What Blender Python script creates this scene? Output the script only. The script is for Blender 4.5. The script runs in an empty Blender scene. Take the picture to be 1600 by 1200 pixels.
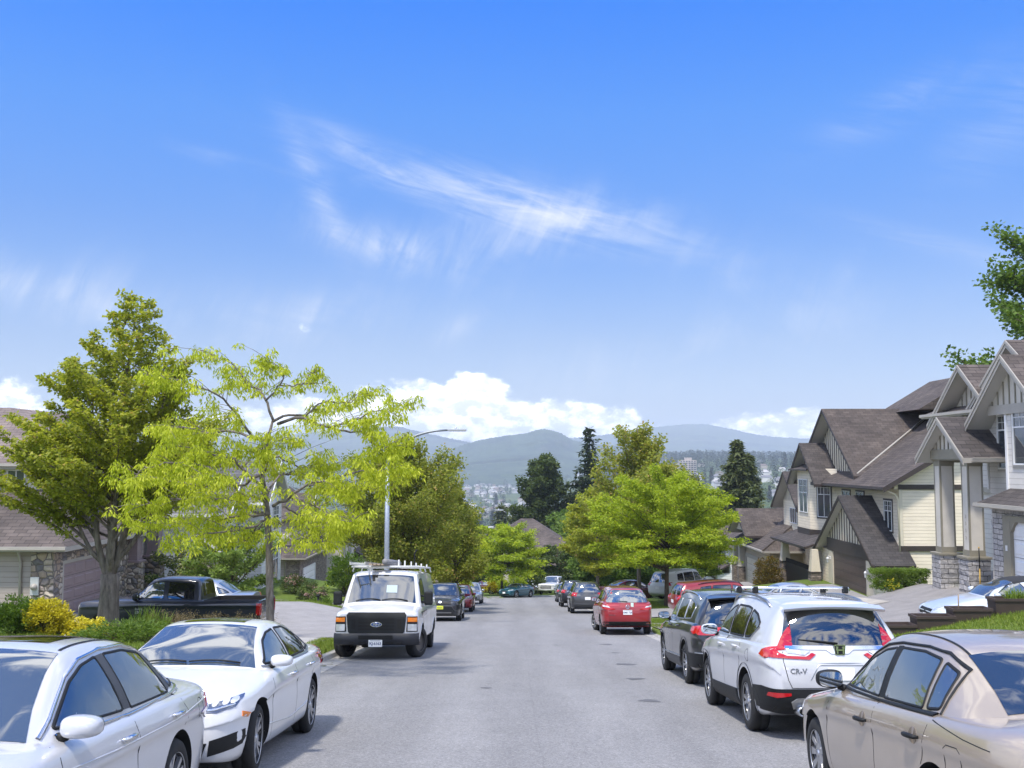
import bpy, bmesh, math, random
import numpy as np
from mathutils import Vector, Matrix
from mathutils.bvhtree import BVHTree
R = math.radians
random.seed(7)
S = bpy.context.scene
COL = S.collection
# ------------------------------------------------------------------ camera
CAM_H = 1.89
SLOPE = .1127                                   # the street falls 11 % away from the camera
PITCH = math.atan(120/1600); YAW = math.atan(5/1600)
cam_d = bpy.data.cameras.new("camera"); cam = bpy.data.objects.new("camera", cam_d); COL.objects.link(cam)
cam_d.sensor_width = 36; cam_d.lens = 36; cam_d.clip_start = .1; cam_d.clip_end = 60000
cam.location = (0, 0, CAM_H); cam.rotation_euler = (R(90)+PITCH, 0, YAW)
S.camera = cam
# ------------------------------------------------------------------ sky and sun
SUN_EL, SUN_AZ = 64, 208                        # azimuth clockwise from +Y (205 = behind the camera, a little to the left)
W = bpy.data.worlds.new("World"); S.world = W; W.use_nodes = True
nt = W.node_tree; nt.nodes.clear()
def N(t, **k):
    n = nt.nodes.new(t)
    for a, b in k.items(): setattr(n, a, b)
    return n
def LK(a, b): nt.links.new(a, b)
def mth(op, a, b=None, c=None, clamp=False):
    n = N('ShaderNodeMath', operation=op); n.use_clamp = clamp
    for i, v in enumerate((a, b, c)):
        if v is None: continue
        if isinstance(v, (int, float)): n.inputs[i].default_value = v
        else: LK(v, n.inputs[i])
    return n.outputs[0]
out = N('ShaderNodeOutputWorld'); bg = N('ShaderNodeBackground')
sky = N('ShaderNodeTexSky', sky_type='NISHITA'); sky.sun_disc = False
sky.sun_elevation = R(SUN_EL); sky.sun_rotation = R(SUN_AZ); sky.altitude = 100; sky.air_density = 1.0; sky.dust_density = .6; sky.ozone_density = 3.0
bg.inputs[1].default_value = .19
hs = N('ShaderNodeHueSaturation'); hs.inputs['Saturation'].default_value = 1.22; hs.inputs['Value'].default_value = 1.0
LK(sky.outputs[0], hs.inputs['Color'])
tc = N('ShaderNodeTexCoord'); sep = N('ShaderNodeSeparateXYZ'); LK(tc.outputs['Generated'], sep.inputs[0])
dx, dy, dz = sep.outputs
# gnomonic layer coordinates for high cloud, azimuth / elevation for the cumulus banks
zc = mth('ADD', mth('MAXIMUM', dz, 0), .10)
cx, cy = mth('DIVIDE', dx, zc), mth('DIVIDE', dy, zc)
def comb(a, b, c=0.):
    n = N('ShaderNodeCombineXYZ')
    for i, v in enumerate((a, b, c)):
        if isinstance(v, (int, float)): n.inputs[i].default_value = v
        else: LK(v, n.inputs[i])
    return n.outputs[0]
def noise(vec, scale, detail=5, rough=.55, dist=0., dim='3D'):
    n = N('ShaderNodeTexNoise'); n.inputs['Scale'].default_value = scale; n.inputs['Detail'].default_value = detail
    n.inputs['Roughness'].default_value = rough; n.inputs['Distortion'].default_value = dist
    LK(vec, n.inputs['Vector']); return n.outputs[0]
def smooth(v, a, b):
    n = N('ShaderNodeMapRange', interpolation_type='SMOOTHSTEP'); n.inputs[1].default_value = a; n.inputs[2].default_value = b
    LK(v, n.inputs[0]); return n.outputs[0]
az = mth('ARCTAN2', dx, dy); el = mth('ARCSINE', dz)
def blob(a0, e0, sa, se, amp=1.):               # a soft patch of the sky round a direction (degrees)
    a = mth('DIVIDE', mth('SUBTRACT', az, R(a0)), R(sa)); e = mth('DIVIDE', mth('SUBTRACT', el, R(e0)), R(se))
    r2 = mth('ADD', mth('MULTIPLY', a, a), mth('MULTIPLY', e, e))
    return mth('MULTIPLY', mth('EXPONENT', mth('MULTIPLY', r2, -1.)), amp)
def add(*v):
    r = v[0]
    for x in v[1:]: r = mth('ADD', r, x)
    return r
# cirrus: fine fibres drawn out along two directions inside long slanting patches
def rblob(a0, e0, la, lw, ang, amp=1.):          # patch la long, lw wide (degrees), its long axis tilted by ang
    A, E = mth('SUBTRACT', az, R(a0)), mth('SUBTRACT', el, R(e0)); cc, ss = math.cos(R(ang)), math.sin(R(ang))
    u = mth('DIVIDE', mth('ADD', mth('MULTIPLY', A, cc), mth('MULTIPLY', E, ss)), R(la)); v = mth('DIVIDE', mth('SUBTRACT', mth('MULTIPLY', E, cc), mth('MULTIPLY', A, ss)), R(lw))
    return mth('MULTIPLY', mth('EXPONENT', mth('MULTIPLY', mth('ADD', mth('MULTIPLY', u, u), mth('MULTIPLY', v, v)), -1.)), amp)
def fibre(ang, sl, sw, z, dist=.6):
    cc, ss = math.cos(R(ang)), math.sin(R(ang)); u = mth('ADD', mth('MULTIPLY', az, cc), mth('MULTIPLY', el, ss)); v = mth('SUBTRACT', mth('MULTIPLY', el, cc), mth('MULTIPLY', az, ss))
    return noise(comb(mth('MULTIPLY', u, sl), mth('MULTIPLY', v, sw), z), 1., 9, .62, dist)
f1, f2, big = fibre(-16, 9, 62, 3.1), fibre(66, 10, 40, 7.7), noise(comb(mth('MULTIPLY', az, 9.), mth('MULTIPLY', el, 14.), 5.5), 1., 6, .6, .4)
band1 = add(rblob(0., 14.3, 8.4, 1.2, -14, .95), rblob(-8., 16.4, 3.0, .6, -28, .6), rblob(-11.0, 14.5, 3.6, .7, -62, .62), rblob(-15.5, 15.9, 2.6, .35, -10, .4), rblob(24, 10.6, 6, .5, -20, .35), rblob(21, 18.3, 4, 1.0, 20, .30), rblob(27, 17.5, 4, 1.6, 35, .32))
band2 = add(rblob(-7.5, 11.8, 4.6, 1.0, -16, .85), rblob(-.5, 12.4, 5.0, 1.6, 8, .55), rblob(4.8, 13.6, 3.6, 1.4, 0, .5), rblob(13, 9.8, 5, 1.6, -22, .34), rblob(-25, 8.6, 4.0, 1.0, -14, .8), rblob(-22.5, 9.3, 1.6, 1.2, 40, .5), rblob(-12, 7.8, 9, 1.5, 2, .42), rblob(8, 5.6, 10, 1.6, 12, .42), rblob(-3.0, 7.6, 1.7, .5, 38, .42), rblob(18.4, 10.2, 1.0, .9, 50, .3), rblob(-11.4, 8.0, 1.3, .8, 20, .5))
cir = mth('ADD', mth('MULTIPLY', band1, smooth(f1, .30, .74)), mth('MULTIPLY', band2, mth('MULTIPLY', smooth(f2, .24, .78), smooth(big, .30, .62))))
cir = mth('MULTIPLY', cir, smooth(big, .22, .55))
# cumulus banks low over the far hills
cuv = comb(mth('MULTIPLY', az, 30.), mth('MULTIPLY', el, 44.), 2.2)
cn = noise(cuv, 1.0, 10, .60, .15); cs = noise(comb(mth('MULTIPLY', az, 55.), mth('ADD', mth('MULTIPLY', el, 80.), .35), 2.2), 1., 8, .6)
bank = add(blob(-3.0, 2.3, 3.0, 1.9, 1.1), blob(-2.4, 3.9, 1.6, .9, .85), blob(-6.8, 2.7, 2.4, 1.4, 1.0), blob(-11., 2.6, 3.0, 1.2, .9), blob(-16., 2.4, 3.0, 1.1, .7), blob(1.4, 2.0, 2.4, 1.3, 1.0), blob(4.6, 2.1, 2.2, 1.15, 1.0), blob(7.5, 1.6, 2.0, .6, .7), blob(13.4, 1.7, 2.6, 1.0, 1.0), blob(16., 1.9, 1.6, .9, .8), blob(-28, 2.4, 4.0, 1.9, 1.0), blob(-11.6, 7.4, 1.4, 1.0, .26), blob(-3.2, 7.2, 1.4, .7, .2), blob(30, 2, 5, 1.6, .9), blob(17.5, 4.2, 1.6, .6, .3))
cum = smooth(mth('ADD', mth('MULTIPLY', bank, .84), mth('MULTIPLY', mth('MULTIPLY', mth('SUBTRACT', cn, .5), 1.9), smooth(bank, .02, .4))), .30, .72)
# broken cloud over the rest of the sky (behind and above the camera): the car windows mirror it
hn = noise(comb(cx, cy, 9.1), 2.6, 9, .60, .6)
back = smooth(mth('ADD', mth('MULTIPLY', dy, -1.), mth('MULTIPLY', dz, 1.5)), -.19, .06)
back = mth('MAXIMUM', back, smooth(mth('ABSOLUTE', az), R(28.5), R(38)))
brk = mth('MULTIPLY', smooth(hn, .45, .60), back)
veil = mth('MULTIPLY', smooth(mth('MULTIPLY', el, -1.), -R(14), -R(1.0)), .22)
cloudcol = N('ShaderNodeMix', data_type='RGBA'); cloudcol.inputs['A'].default_value = (3.7, 3.8, 4.1, 1); cloudcol.inputs['B'].default_value = (8.0, 8.0, 8.0, 1)
LK(smooth(cs, .40, .62), cloudcol.inputs['Factor'])
def over(base, fac, colour=None, sock=None):
    m = N('ShaderNodeMix', data_type='RGBA'); m.clamp_factor = True
    LK(fac, m.inputs['Factor']); LK(base, m.inputs['A'])
    if sock: LK(sock, m.inputs['B'])
    else: m.inputs['B'].default_value = colour
    return m.outputs['Result']
tint = N('ShaderNodeValToRGB'); LK(mth('DIVIDE', el, R(90), None, True), tint.inputs[0]); te = tint.color_ramp.elements
TINT = [(0.0, (0.316, 0.32, 0.379)), (0.033, (0.3, 0.296, 0.371)), (0.073, (0.3, 0.304, 0.387)), (0.14, (0.261, 0.348, 0.498)), (0.21, (0.19, 0.419, 0.648)), (0.283, (0.0, 0.395, 0.806)), (0.36, (0.0, 0.427, 0.869)), (0.52, (0.42, 0.6, 0.84))]
while len(te) < len(TINT): te.new(.5)
for e_, (p_, c_) in zip(te, TINT): e_.position = p_; e_.color = (*c_, 1)
deep = N('ShaderNodeMix', data_type='RGBA', blend_type='MULTIPLY'); deep.inputs['Factor'].default_value = 1.; LK(hs.outputs[0], deep.inputs['A']); LK(tint.outputs[0], deep.inputs['B'])
c = over(deep.outputs['Result'], veil, (2.5, 2.65, 3.0, 1))
c = over(c, mth('MULTIPLY', cir, .85, None, True), (2.55, 2.7, 3.0, 1))
c = over(c, mth('MULTIPLY', brk, .9), (7.0, 7.0, 7.15, 1))
c = over(c, cum, sock=cloudcol.outputs['Result'])
LK(c, bg.inputs[0]); LK(bg.outputs[0], out.inputs[0])
sl = bpy.data.lights.new("sun", 'SUN'); sl.energy = 2.8; sl.angle = R(5.); sl.color = (1, .94, .86)
sun = bpy.data.objects.new("sun", sl); COL.objects.link(sun)
sd = Vector((math.sin(R(SUN_AZ))*math.cos(R(SUN_EL)), math.cos(R(SUN_AZ))*math.cos(R(SUN_EL)), math.sin(R(SUN_EL))))
sun.rotation_euler = sd.to_track_quat('Z', 'Y').to_euler(); sun.location = sd*60
S.view_settings.view_transform = 'Standard'; S.view_settings.look = 'None'; S.view_settings.gamma = 1
S.view_settings.use_curve_mapping = False; S.view_settings.exposure = .88
try:
    S.cycles.max_bounces = 6; S.cycles.transparent_max_bounces = 6; S.cycles.volume_bounces = 0; S.cycles.use_adaptive_sampling = True; S.cycles.use_denoising = True
except Exception: pass
# ------------------------------------------------------------------ helpers
def tag(o, label=None, cat=None, group=None, kind=None):
    if label: o['label'] = label
    if cat: o['category'] = cat
    if group: o['group'] = group
    if kind: o['kind'] = kind
    return o
def empty(name, loc=(0, 0, 0), rz=0., label=None, cat=None, group=None):
    o = bpy.data.objects.new(name, None); COL.objects.link(o); o.location = loc; o.rotation_euler = (0, 0, rz); o.empty_display_size = .3
    return tag(o, label, cat, group)
def copy_tree(o, parent=None):
    c = o.copy(); COL.objects.link(c)
    if parent: c.parent = parent
    for ch in list(o.children): copy_tree(ch, c)
    return c
def lin(r, g, b):
    f = lambda c: (c/255/12.92) if c/255 <= .04045 else ((c/255+.055)/1.055)**2.4
    return (f(r), f(g), f(b), 1)
class MB:
    """collects faces (with material slots) and links them as one mesh object"""
    def __init__(s): s.v = []; s.f = []; s.m = []; s.s = []
    def add(s, vs, fs, m=0, smooth=False):
        n = len(s.v); s.v.extend([tuple(p) for p in vs]); s.f.extend([tuple(i+n for i in f) for f in fs]); s.m.extend([m]*len(fs)); s.s.extend([smooth]*len(fs)); return s
    def box(s, x0, x1, y0, y1, z0, z1, m=0):
        v = [(x, y, z) for z in (z0, z1) for y in (y0, y1) for x in (x0, x1)]
        return s.add(v, [(0, 2, 3, 1), (4, 5, 7, 6), (0, 1, 5, 4), (2, 6, 7, 3), (0, 4, 6, 2), (1, 3, 7, 5)], m)
    def bbox(s, x0, x1, y0, y1, z0, z1, b=.01, m=0):
        """a box with chamfered edges"""
        bm = bmesh.new(); bmesh.ops.create_cube(bm, size=1.)
        for v in bm.verts: v.co = Vector(((x0+x1)/2+v.co.x*(x1-x0), (y0+y1)/2+v.co.y*(y1-y0), (z0+z1)/2+v.co.z*(z1-z0)))
        bmesh.ops.bevel(bm, geom=bm.edges[:], offset=b, segments=2, affect='EDGES', profile=.6)
        return s.bm(bm, m, False)
    def bm(s, bm, m=0, smooth=False):
        bm.verts.ensure_lookup_table(); bm.verts.index_update()
        s.add([v.co[:] for v in bm.verts], [[v.index for v in f.verts] for f in bm.faces], m, smooth); bm.free(); return s
    def prism(s, poly, d, m=0):
        """extrude a 3-D polygon along vector d"""
        n = len(poly); d = Vector(d); p = [Vector(q) for q in poly]
        return s.add([q[:] for q in p]+[(q+d)[:] for q in p], [tuple(range(n))[::-1], tuple(range(n, 2*n))]+[(i, (i+1) % n, (i+1) % n+n, i+n) for i in range(n)], m)
    def tube(s, pts, rad, seg=8, m=0, cap=True):
        pts = [Vector(p) for p in pts]; k = len(pts)
        if isinstance(rad, (int, float)): rad = [rad]*k
        vs = []; prev = None
        for i, p in enumerate(pts):
            t = (pts[min(i+1, k-1)]-pts[max(i-1, 0)]); t = t.normalized() if t.length > 1e-9 else Vector((0, 0, 1))
            a = (prev-t*prev.dot(t)) if prev is not None else t.orthogonal()
            if a.length < 1e-6: a = t.orthogonal()
            a.normalize(); prev = a; b = t.cross(a)
            for j in range(seg):
                w = 2*math.pi*j/seg; vs.append((p+(a*math.cos(w)+b*math.sin(w))*rad[i])[:])
        fs = [(i*seg+j, i*seg+(j+1) % seg, (i+1)*seg+(j+1) % seg, (i+1)*seg+j) for i in range(k-1) for j in range(seg)]
        if cap: fs += [tuple(range(seg))[::-1], tuple(range((k-1)*seg, k*seg))]
        return s.add(vs, fs, m, True)
    def grid(s, P, m=0, smooth=True, flip=False):
        a, b = len(P), len(P[0]); vs = [p for r in P for p in r]
        fs = [(i*b+j, i*b+j+1, (i+1)*b+j+1, (i+1)*b+j) for i in range(a-1) for j in range(b-1)]
        if flip: fs = [f[::-1] for f in fs]
        return s.add(vs, fs, m, smooth)
    def lathe(s, prof, seg=32, axis='y', c=(0, 0, 0), m=0, closed=False):
        vs = []; k = len(prof)
        for r, h in prof:
            for j in range(seg):
                w = 2*math.pi*j/seg; a, b = r*math.cos(w), r*math.sin(w)
                p = {'y': (a, h, b), 'z': (a, b, h), 'x': (h, a, b)}[axis]; vs.append((p[0]+c[0], p[1]+c[1], p[2]+c[2]))
        fs = [(i*seg+j, i*seg+(j+1) % seg, ((i+1) % k)*seg+(j+1) % seg, ((i+1) % k)*seg+j) for i in range(k if closed else k-1) for j in range(seg)]
        return s.add(vs, fs, m, True)
    def build(s, name, mats, parent=None, uv=True, recalc=False, sharp=None, loc=None):
        me = bpy.data.meshes.new(name); me.from_pydata(s.v, [], s.f)
        mats = mats if isinstance(mats, (list, tuple)) else [mats]
        for x in mats: me.materials.append(x)
        if s.f:
            me.polygons.foreach_set('material_index', s.m); me.polygons.foreach_set('use_smooth', s.s)
        if recalc:
            bm = bmesh.new(); bm.from_mesh(me); bmesh.ops.recalc_face_normals(bm, faces=bm.faces[:]); bm.to_mesh(me); bm.free()
        if uv: metre_uv(me)
        me.update()
        if sharp: me.set_sharp_from_angle(angle=R(sharp))
        o = bpy.data.objects.new(name, me); COL.objects.link(o)
        if parent: o.parent = parent
        if loc: o.location = loc
        return o
def metre_uv(me):
    """planar UVs in metres, u level and v up the slope of each face"""
    ul = me.uv_layers.new(name='uv').data; co = me.vertices
    for p in me.polygons:
        n = p.normal; k = max(range(3), key=lambda i: abs(n[i]))
        if abs(n[k]) > .90 and k < 2: n = Vector([math.copysign(1, n[i]) if i == k else 0 for i in range(3)])
        if abs(n.z) > .96: a, b = Vector((1, 0, 0)), Vector((0, 1, 0))
        else:
            a = Vector((-n.y, n.x, 0)).normalized(); b = n.cross(a)
            if b.z < 0: b = -b
        for li in p.loop_indices:
            q = co[me.loops[li].vertex_index].co; ul[li].uv = (q.dot(a), q.dot(b))
# ------------------------------------------------------------------ materials
class Mat:
    def __init__(s, name):
        s.m = bpy.data.materials.new(name); s.m.use_nodes = True; s.t = s.m.node_tree; s.b = s.t.nodes['Principled BSDF']; s.o = s.t.nodes['Material Output']
    def n(s, t, **k):
        x = s.t.nodes.new(t)
        for a, b in k.items(): setattr(x, a, b)
        return x
    def l(s, a, b): s.t.links.new(a, b)
    def set(s, **k):
        for a, b in k.items(): s.b.inputs[a.replace('_', ' ')].default_value = b
        return s
    def co(s, kind='Object', scale=(1, 1, 1)):
        c = s.n('ShaderNodeTexCoord'); mp = s.n('ShaderNodeMapping'); mp.inputs['Scale'].default_value = scale
        s.l(c.outputs[kind], mp.inputs[0]); return mp.outputs[0]
    def noise(s, vec, scale, detail=4, rough=.55, dist=0):
        x = s.n('ShaderNodeTexNoise'); s.l(vec, x.inputs['Vector']); x.inputs['Scale'].default_value = scale; x.inputs['Detail'].default_value = detail; x.inputs['Roughness'].default_value = rough; x.inputs['Distortion'].default_value = dist
        return x.outputs[0]
    def ramp(s, fac, *stops):
        r = s.n('ShaderNodeValToRGB'); e = r.color_ramp.elements
        while len(e) < len(stops): e.new(.5)
        for x, (p, c) in zip(e, stops): x.position = p; x.color = c if len(c) == 4 else (*c, 1)
        s.l(fac, r.inputs[0]); return r.outputs[0]
    def mix(s, fac, a, b, mode='MIX'):
        x = s.n('ShaderNodeMix', data_type='RGBA', blend_type=mode)
        for sock, v in ((x.inputs['Factor'], fac), (x.inputs['A'], a), (x.inputs['B'], b)):
            if isinstance(v, (int, float, tuple)): sock.default_value = v
            else: s.l(v, sock)
        return x.outputs['Result']
    def math(s, op, a, b=0.):
        x = s.n('ShaderNodeMath', operation=op)
        for i, v in enumerate((a, b)):
            if isinstance(v, (int, float)): x.inputs[i].default_value = v
            else: s.l(v, x.inputs[i])
        return x.outputs[0]
    def bump(s, h, strength=.5, dist=.01):
        x = s.n('ShaderNodeBump'); x.inputs['Strength'].default_value = strength; x.inputs['Distance'].default_value = dist
        s.l(h, x.inputs['Height']); s.l(x.outputs[0], s.b.inputs['Normal']); return x
    def col(s, sock): s.l(sock, s.b.inputs['Base Color']); return s
MATS = {}
def pm(name, col, rough=.5, metal=0., var=0., vs=3., bump=0., bs=40., coat=0., ior=1.5, **k):
    """plain principled material with a soft colour variation and grain"""
    if name in MATS: return MATS[name]
    a = Mat(name); a.set(Base_Color=col, Roughness=rough, Metallic=metal, IOR=ior)
    if coat: a.set(Coat_Weight=coat, Coat_Roughness=.03)
    if k: a.set(**k)
    v = a.co()
    if var:
        nz = a.noise(v, vs, 5, .6); dk = tuple(c*(1-var) for c in col[:3])+(1,); lt = tuple(min(1, c*(1+var)) for c in col[:3])+(1,)
        a.col(a.ramp(nz, (.3, dk), (.7, lt)))
    if bump: a.bump(a.noise(v, bs, 3), bump, .01)
    MATS[name] = a.m; return a.m
def siding(name, col, pitch=.19, var=.08):
    a = Mat(name); a.set(Roughness=.55); uv = a.co('UV'); sp = a.n('ShaderNodeSeparateXYZ'); a.l(uv, sp.inputs[0])
    saw = a.math('FRACT', a.math('DIVIDE', sp.outputs[1], pitch))
    a.bump(a.math('MULTIPLY', saw, -1.), 1., .016)
    nz = a.noise(a.co('Object', (.6, .6, 2.)), 1.5, 5)
    c = a.ramp(nz, (.3, tuple(x*(1-var) for x in col[:3])+(1,)), (.7, tuple(x*(1+var) for x in col[:3])+(1,)))
    lap_shade = a.ramp(saw, (0., (.50, .47, .44, 1)), (.12, (1, 1, 1, 1)))  # shade line at the foot of each lap, put into the colour
    a.col(a.mix(1., c, lap_shade, 'MULTIPLY')); return a.m
def shingle(name, c1, c2, c3, row=.23, width=.46):
    a = Mat(name); a.set(Roughness=.88); uv = a.co('UV')
    def brick(sx):
        b = a.n('ShaderNodeTexBrick'); a.l(uv, b.inputs[0]); b.inputs['Scale'].default_value = 1.; b.inputs['Row Height'].default_value = row; b.inputs['Brick Width'].default_value = width*sx
        b.inputs['Mortar Size'].default_value = .012; b.inputs['Mortar Smooth'].default_value = .3; b.offset = .5
        b.inputs['Color1'].default_value = (*c1[:3], 1); b.inputs['Color2'].default_value = (*c2[:3], 1); b.inputs['Mortar'].default_value = tuple(x*.40 for x in c1[:3])+(1,); b.inputs['Bias'].default_value = .0
        return b
    b = brick(1.)
    nz = a.noise(a.co('Object'), .55, 6, .6); fine = a.noise(a.co('UV'), 60, 2)
    st = a.noise(a.co('UV', (2.2, .25, 1)), 1., 4)
    w = a.ramp(nz, (.35, (.72, .70, .70, 1)), (.68, (1.18, 1.16, 1.14, 1)))
    w2 = a.ramp(fine, (.3, (.8, .8, .8, 1)), (.7, (1.2, 1.2, 1.2, 1)))
    w3 = a.ramp(st, (.40, (1, 1, 1, 1)), (.75, tuple(c3[:3])+(1,)))
    a.col(a.mix(.55, a.mix(1., a.mix(1., b.outputs[0], w, 'MULTIPLY'), w2, 'MULTIPLY'), w3, 'MULTIPLY'))
    sp = a.n('ShaderNodeSeparateXYZ'); a.l(uv, sp.inputs[0])
    saw = a.math('MULTIPLY', a.math('FRACT', a.math('DIVIDE', sp.outputs[1], row)), -1.)
    a.bump(a.math('ADD', a.math('ADD', saw, a.math('MULTIPLY', b.outputs[1], -.5)), a.math('MULTIPLY', fine, .3)), .8, .012); return a.m
def stone(name, cols, scale=(1, 1, 1), mortar=(.22, .20, .18), gap=.05, round_=True):
    a = Mat(name); a.set(Roughness=.85); v = a.co('Object', scale)
    vd = a.n('ShaderNodeTexVoronoi', feature='DISTANCE_TO_EDGE'); vc = a.n('ShaderNodeTexVoronoi', feature='F1')
    for x in (vd, vc): a.l(v, x.inputs['Vector']); x.inputs['Scale'].default_value = 1.; x.inputs['Randomness'].default_value = .85
    sp = a.n('ShaderNodeSeparateColor'); a.l(vc.outputs['Color'], sp.inputs[0])
    k = len(cols); c = a.ramp(sp.outputs[0], *[((i+.0)/k, x) for i, x in enumerate(cols)])
    nz = a.noise(a.co('Object'), 9, 5); c = a.mix(.35, c, a.ramp(nz, (.3, (.5, .5, .5, 1)), (.7, (1.3, 1.3, 1.3, 1))), 'MULTIPLY')
    e = a.ramp(vd.outputs['Distance'], (gap*.5, (0, 0, 0, 1)), (gap*1.6, (1, 1, 1, 1)))
    a.col(a.mix(e, (*mortar, 1), c)); h = a.ramp(vd.outputs['Distance'], (0, (0, 0, 0, 1)), (.28, (1, 1, 1, 1)))
    a.bump(a.math('ADD', h, a.math('MULTIPLY', nz, .3)), 1., .06); return a.m
def leafmat(name, c0, c1, c2, trans=.45, accent=None):
    """leaf colour varies leaf by leaf (attribute 'tint'); thin leaves let light through"""
    a = Mat(name); at = a.n('ShaderNodeAttribute'); at.attribute_name = 'tint'
    st = [(.0, c0), (.5, c1), (.92, c2)]
    if accent: st.append((1., accent))
    c = a.ramp(at.outputs['Fac'], *st); a.col(c); a.set(Roughness=.55, Specular_IOR_Level=.25)
    tr = a.n('ShaderNodeBsdfTranslucent'); tr2 = a.mix(1., c, (1.25, 1.25, .55, 1), 'MULTIPLY'); a.l(tr2, tr.inputs[0])
    mx = a.n('ShaderNodeMixShader'); mx.inputs[0].default_value = trans; a.l(a.b.outputs[0], mx.inputs[1]); a.l(tr.outputs[0], mx.inputs[2]); a.l(mx.outputs[0], a.o.inputs[0]); return a.m
def text_mesh(s, size, depth=.004, spacing=1., shear=0., bold=0.):
    cu = bpy.data.curves.new('lettering', 'FONT'); cu.body = s; cu.size = size; cu.extrude = depth/2; cu.align_x = 'CENTER'; cu.align_y = 'CENTER'; cu.space_character = spacing; cu.shear = shear; cu.offset = bold
    cu.resolution_u = 2
    o = bpy.data.objects.new('lettering', cu); COL.objects.link(o); dg = bpy.context.evaluated_depsgraph_get(); dg.update()
    me = bpy.data.meshes.new_from_object(o.evaluated_get(dg)); bpy.data.objects.remove(o); bpy.data.curves.remove(cu)
    vs = [v.co.copy() for v in me.vertices]; fs = [tuple(p.vertices) for p in me.polygons]; bpy.data.meshes.remove(me); return vs, fs
def pchip(pts, xs):
    p = sorted(pts); X = np.array([q[0] for q in p], float); Y = np.array([q[1] for q in p], float)
    if len(X) == 1: return np.full(len(xs), Y[0])
    h = np.diff(X); d = np.diff(Y)/h; m = np.zeros(len(X))
    for i in range(1, len(X)-1):
        if d[i-1]*d[i] > 0: w1 = 2*h[i]+h[i-1]; w2 = h[i]+2*h[i-1]; m[i] = (w1+w2)/(w1/d[i-1]+w2/d[i])
    m[0], m[-1] = d[0], d[-1]
    xs = np.clip(np.asarray(xs, float), X[0], X[-1]); i = np.clip(np.searchsorted(X, xs, 'right')-1, 0, len(h)-1); t = (xs-X[i])/h[i]
    return (2*t**3-3*t**2+1)*Y[i]+(t**3-2*t**2+t)*h[i]*m[i]+(-2*t**3+3*t**2)*Y[i+1]+(t**3-t**2)*h[i]*m[i+1]
def catmull(P, n):
    """resample a polyline smoothly (centripetal-free Catmull-Rom, even in index)"""
    P = np.asarray(P, float); k = len(P); ext = np.vstack([2*P[0]-P[1], P, 2*P[-1]-P[-2]]); o = []
    for t in np.linspace(0, k-1, n):
        i = min(int(t), k-2); f = t-i; a, b, c, d = ext[i:i+4]
        o.append(.5*((2*b)+(c-a)*f+(2*a-5*b+4*c-d)*f*f+(3*b-a-3*c+d)*f**3))
    return np.array(o)
def round_poly(p, r=.04, seg=4):
    o = []; k = len(p); p = [Vector(q) for q in p]
    for i in range(k):
        a, b, c = p[i-1], p[i], p[(i+1) % k]; u = (a-b); v = (c-b); q = min(r, u.length*.45, v.length*.45)
        s, e = b+u.normalized()*q, b+v.normalized()*q
        for j in range(seg+1):
            t = j/seg; o.append(((1-t)**2*s+2*t*(1-t)*b+t*t*e)[:])
    return o
def zroad(y): return -SLOPE*y
def glass_mat(name, col=(.012, .016, .020, 1), ior=2.1, rough=.02):
    a = Mat(name); a.set(Base_Color=col, Roughness=rough, IOR=ior, Coat_Weight=.5, Coat_Roughness=.01); MATS[name] = a.m; return a.m
# ------------------------------------------------------------------ ground: street, kerbs, pavements, drives, lawns, valley, mountains
def sstep(a, b, t):
    t = max(0., min(1., (t-a)/(b-a))); return t*t*(3-2*t)
XL, XR = -4.3, 4.75                              # kerb lines
ARC_C, ARC_Y, ARC_R = 20.2, 88., 20.             # the street bends away to +X past ARC_Y
def street(t, off):
    """point at distance t along the street, off metres to the +X side of its middle (0.22)"""
    if t <= ARC_Y: return (.22+off, t)
    a = min((t-ARC_Y)/ARC_R, R(78)); r = ARC_R-off; x, y = ARC_C-r*math.cos(a), ARC_Y+r*math.sin(a); e = (t-ARC_Y)-a*ARC_R
    if e > 0: x += e*math.sin(a); y += e*math.cos(a)
    return (x, y)
def pads(x, y):
    """levelled ground in front of the garages: (height, weight)"""
    o = []
    def pad(x0, x1, y0, y1, z, b=1.6):
        w = sstep(x0-b, x0, x)*(1-sstep(x1, x1+b, x))*sstep(y0-b, y0, y)*(1-sstep(y1, y1+b, y))
        if w > 0: o.append((z, w))
    t = max(0, min(1, (x-5)/10.7))**1.85; zr = zroad(y)+.12
    pad(5.2, 34, 24.6, 40.6, zr*(1-t)+(-2.2-max(0, y-31)*.075)*t, 1.3)                     # grey house, drive
    t = max(0, min(1, (x-5)/14)); pad(5.2, 40, 47, 68, zr*(1-t)+(-5.75-(max(0, y-62))*.02+max(0, 57-y)*.02)*t, 2.)
    pad(5.2, 40, 76, 86, zr*(1-t)+(-8.15)*t, 2.)
    t = max(0, min(1, (-4.6-x)/4.)); pad(-40, -4.6, 31.5, 43.4, zr*(1-t)+(-3.82-(y-33)*.012)*t, 2.2)
    t = max(0, min(1, (-4.6-x)/10.)); pad(-40, -4.6, 48.5, 70, zr*(1-t)+(-5.9)*t, 2.2)
    pad(-40, -4.6, 76, 90, zr*(1-t)+(-8.7)*t, 2.2)
    return o
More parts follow.
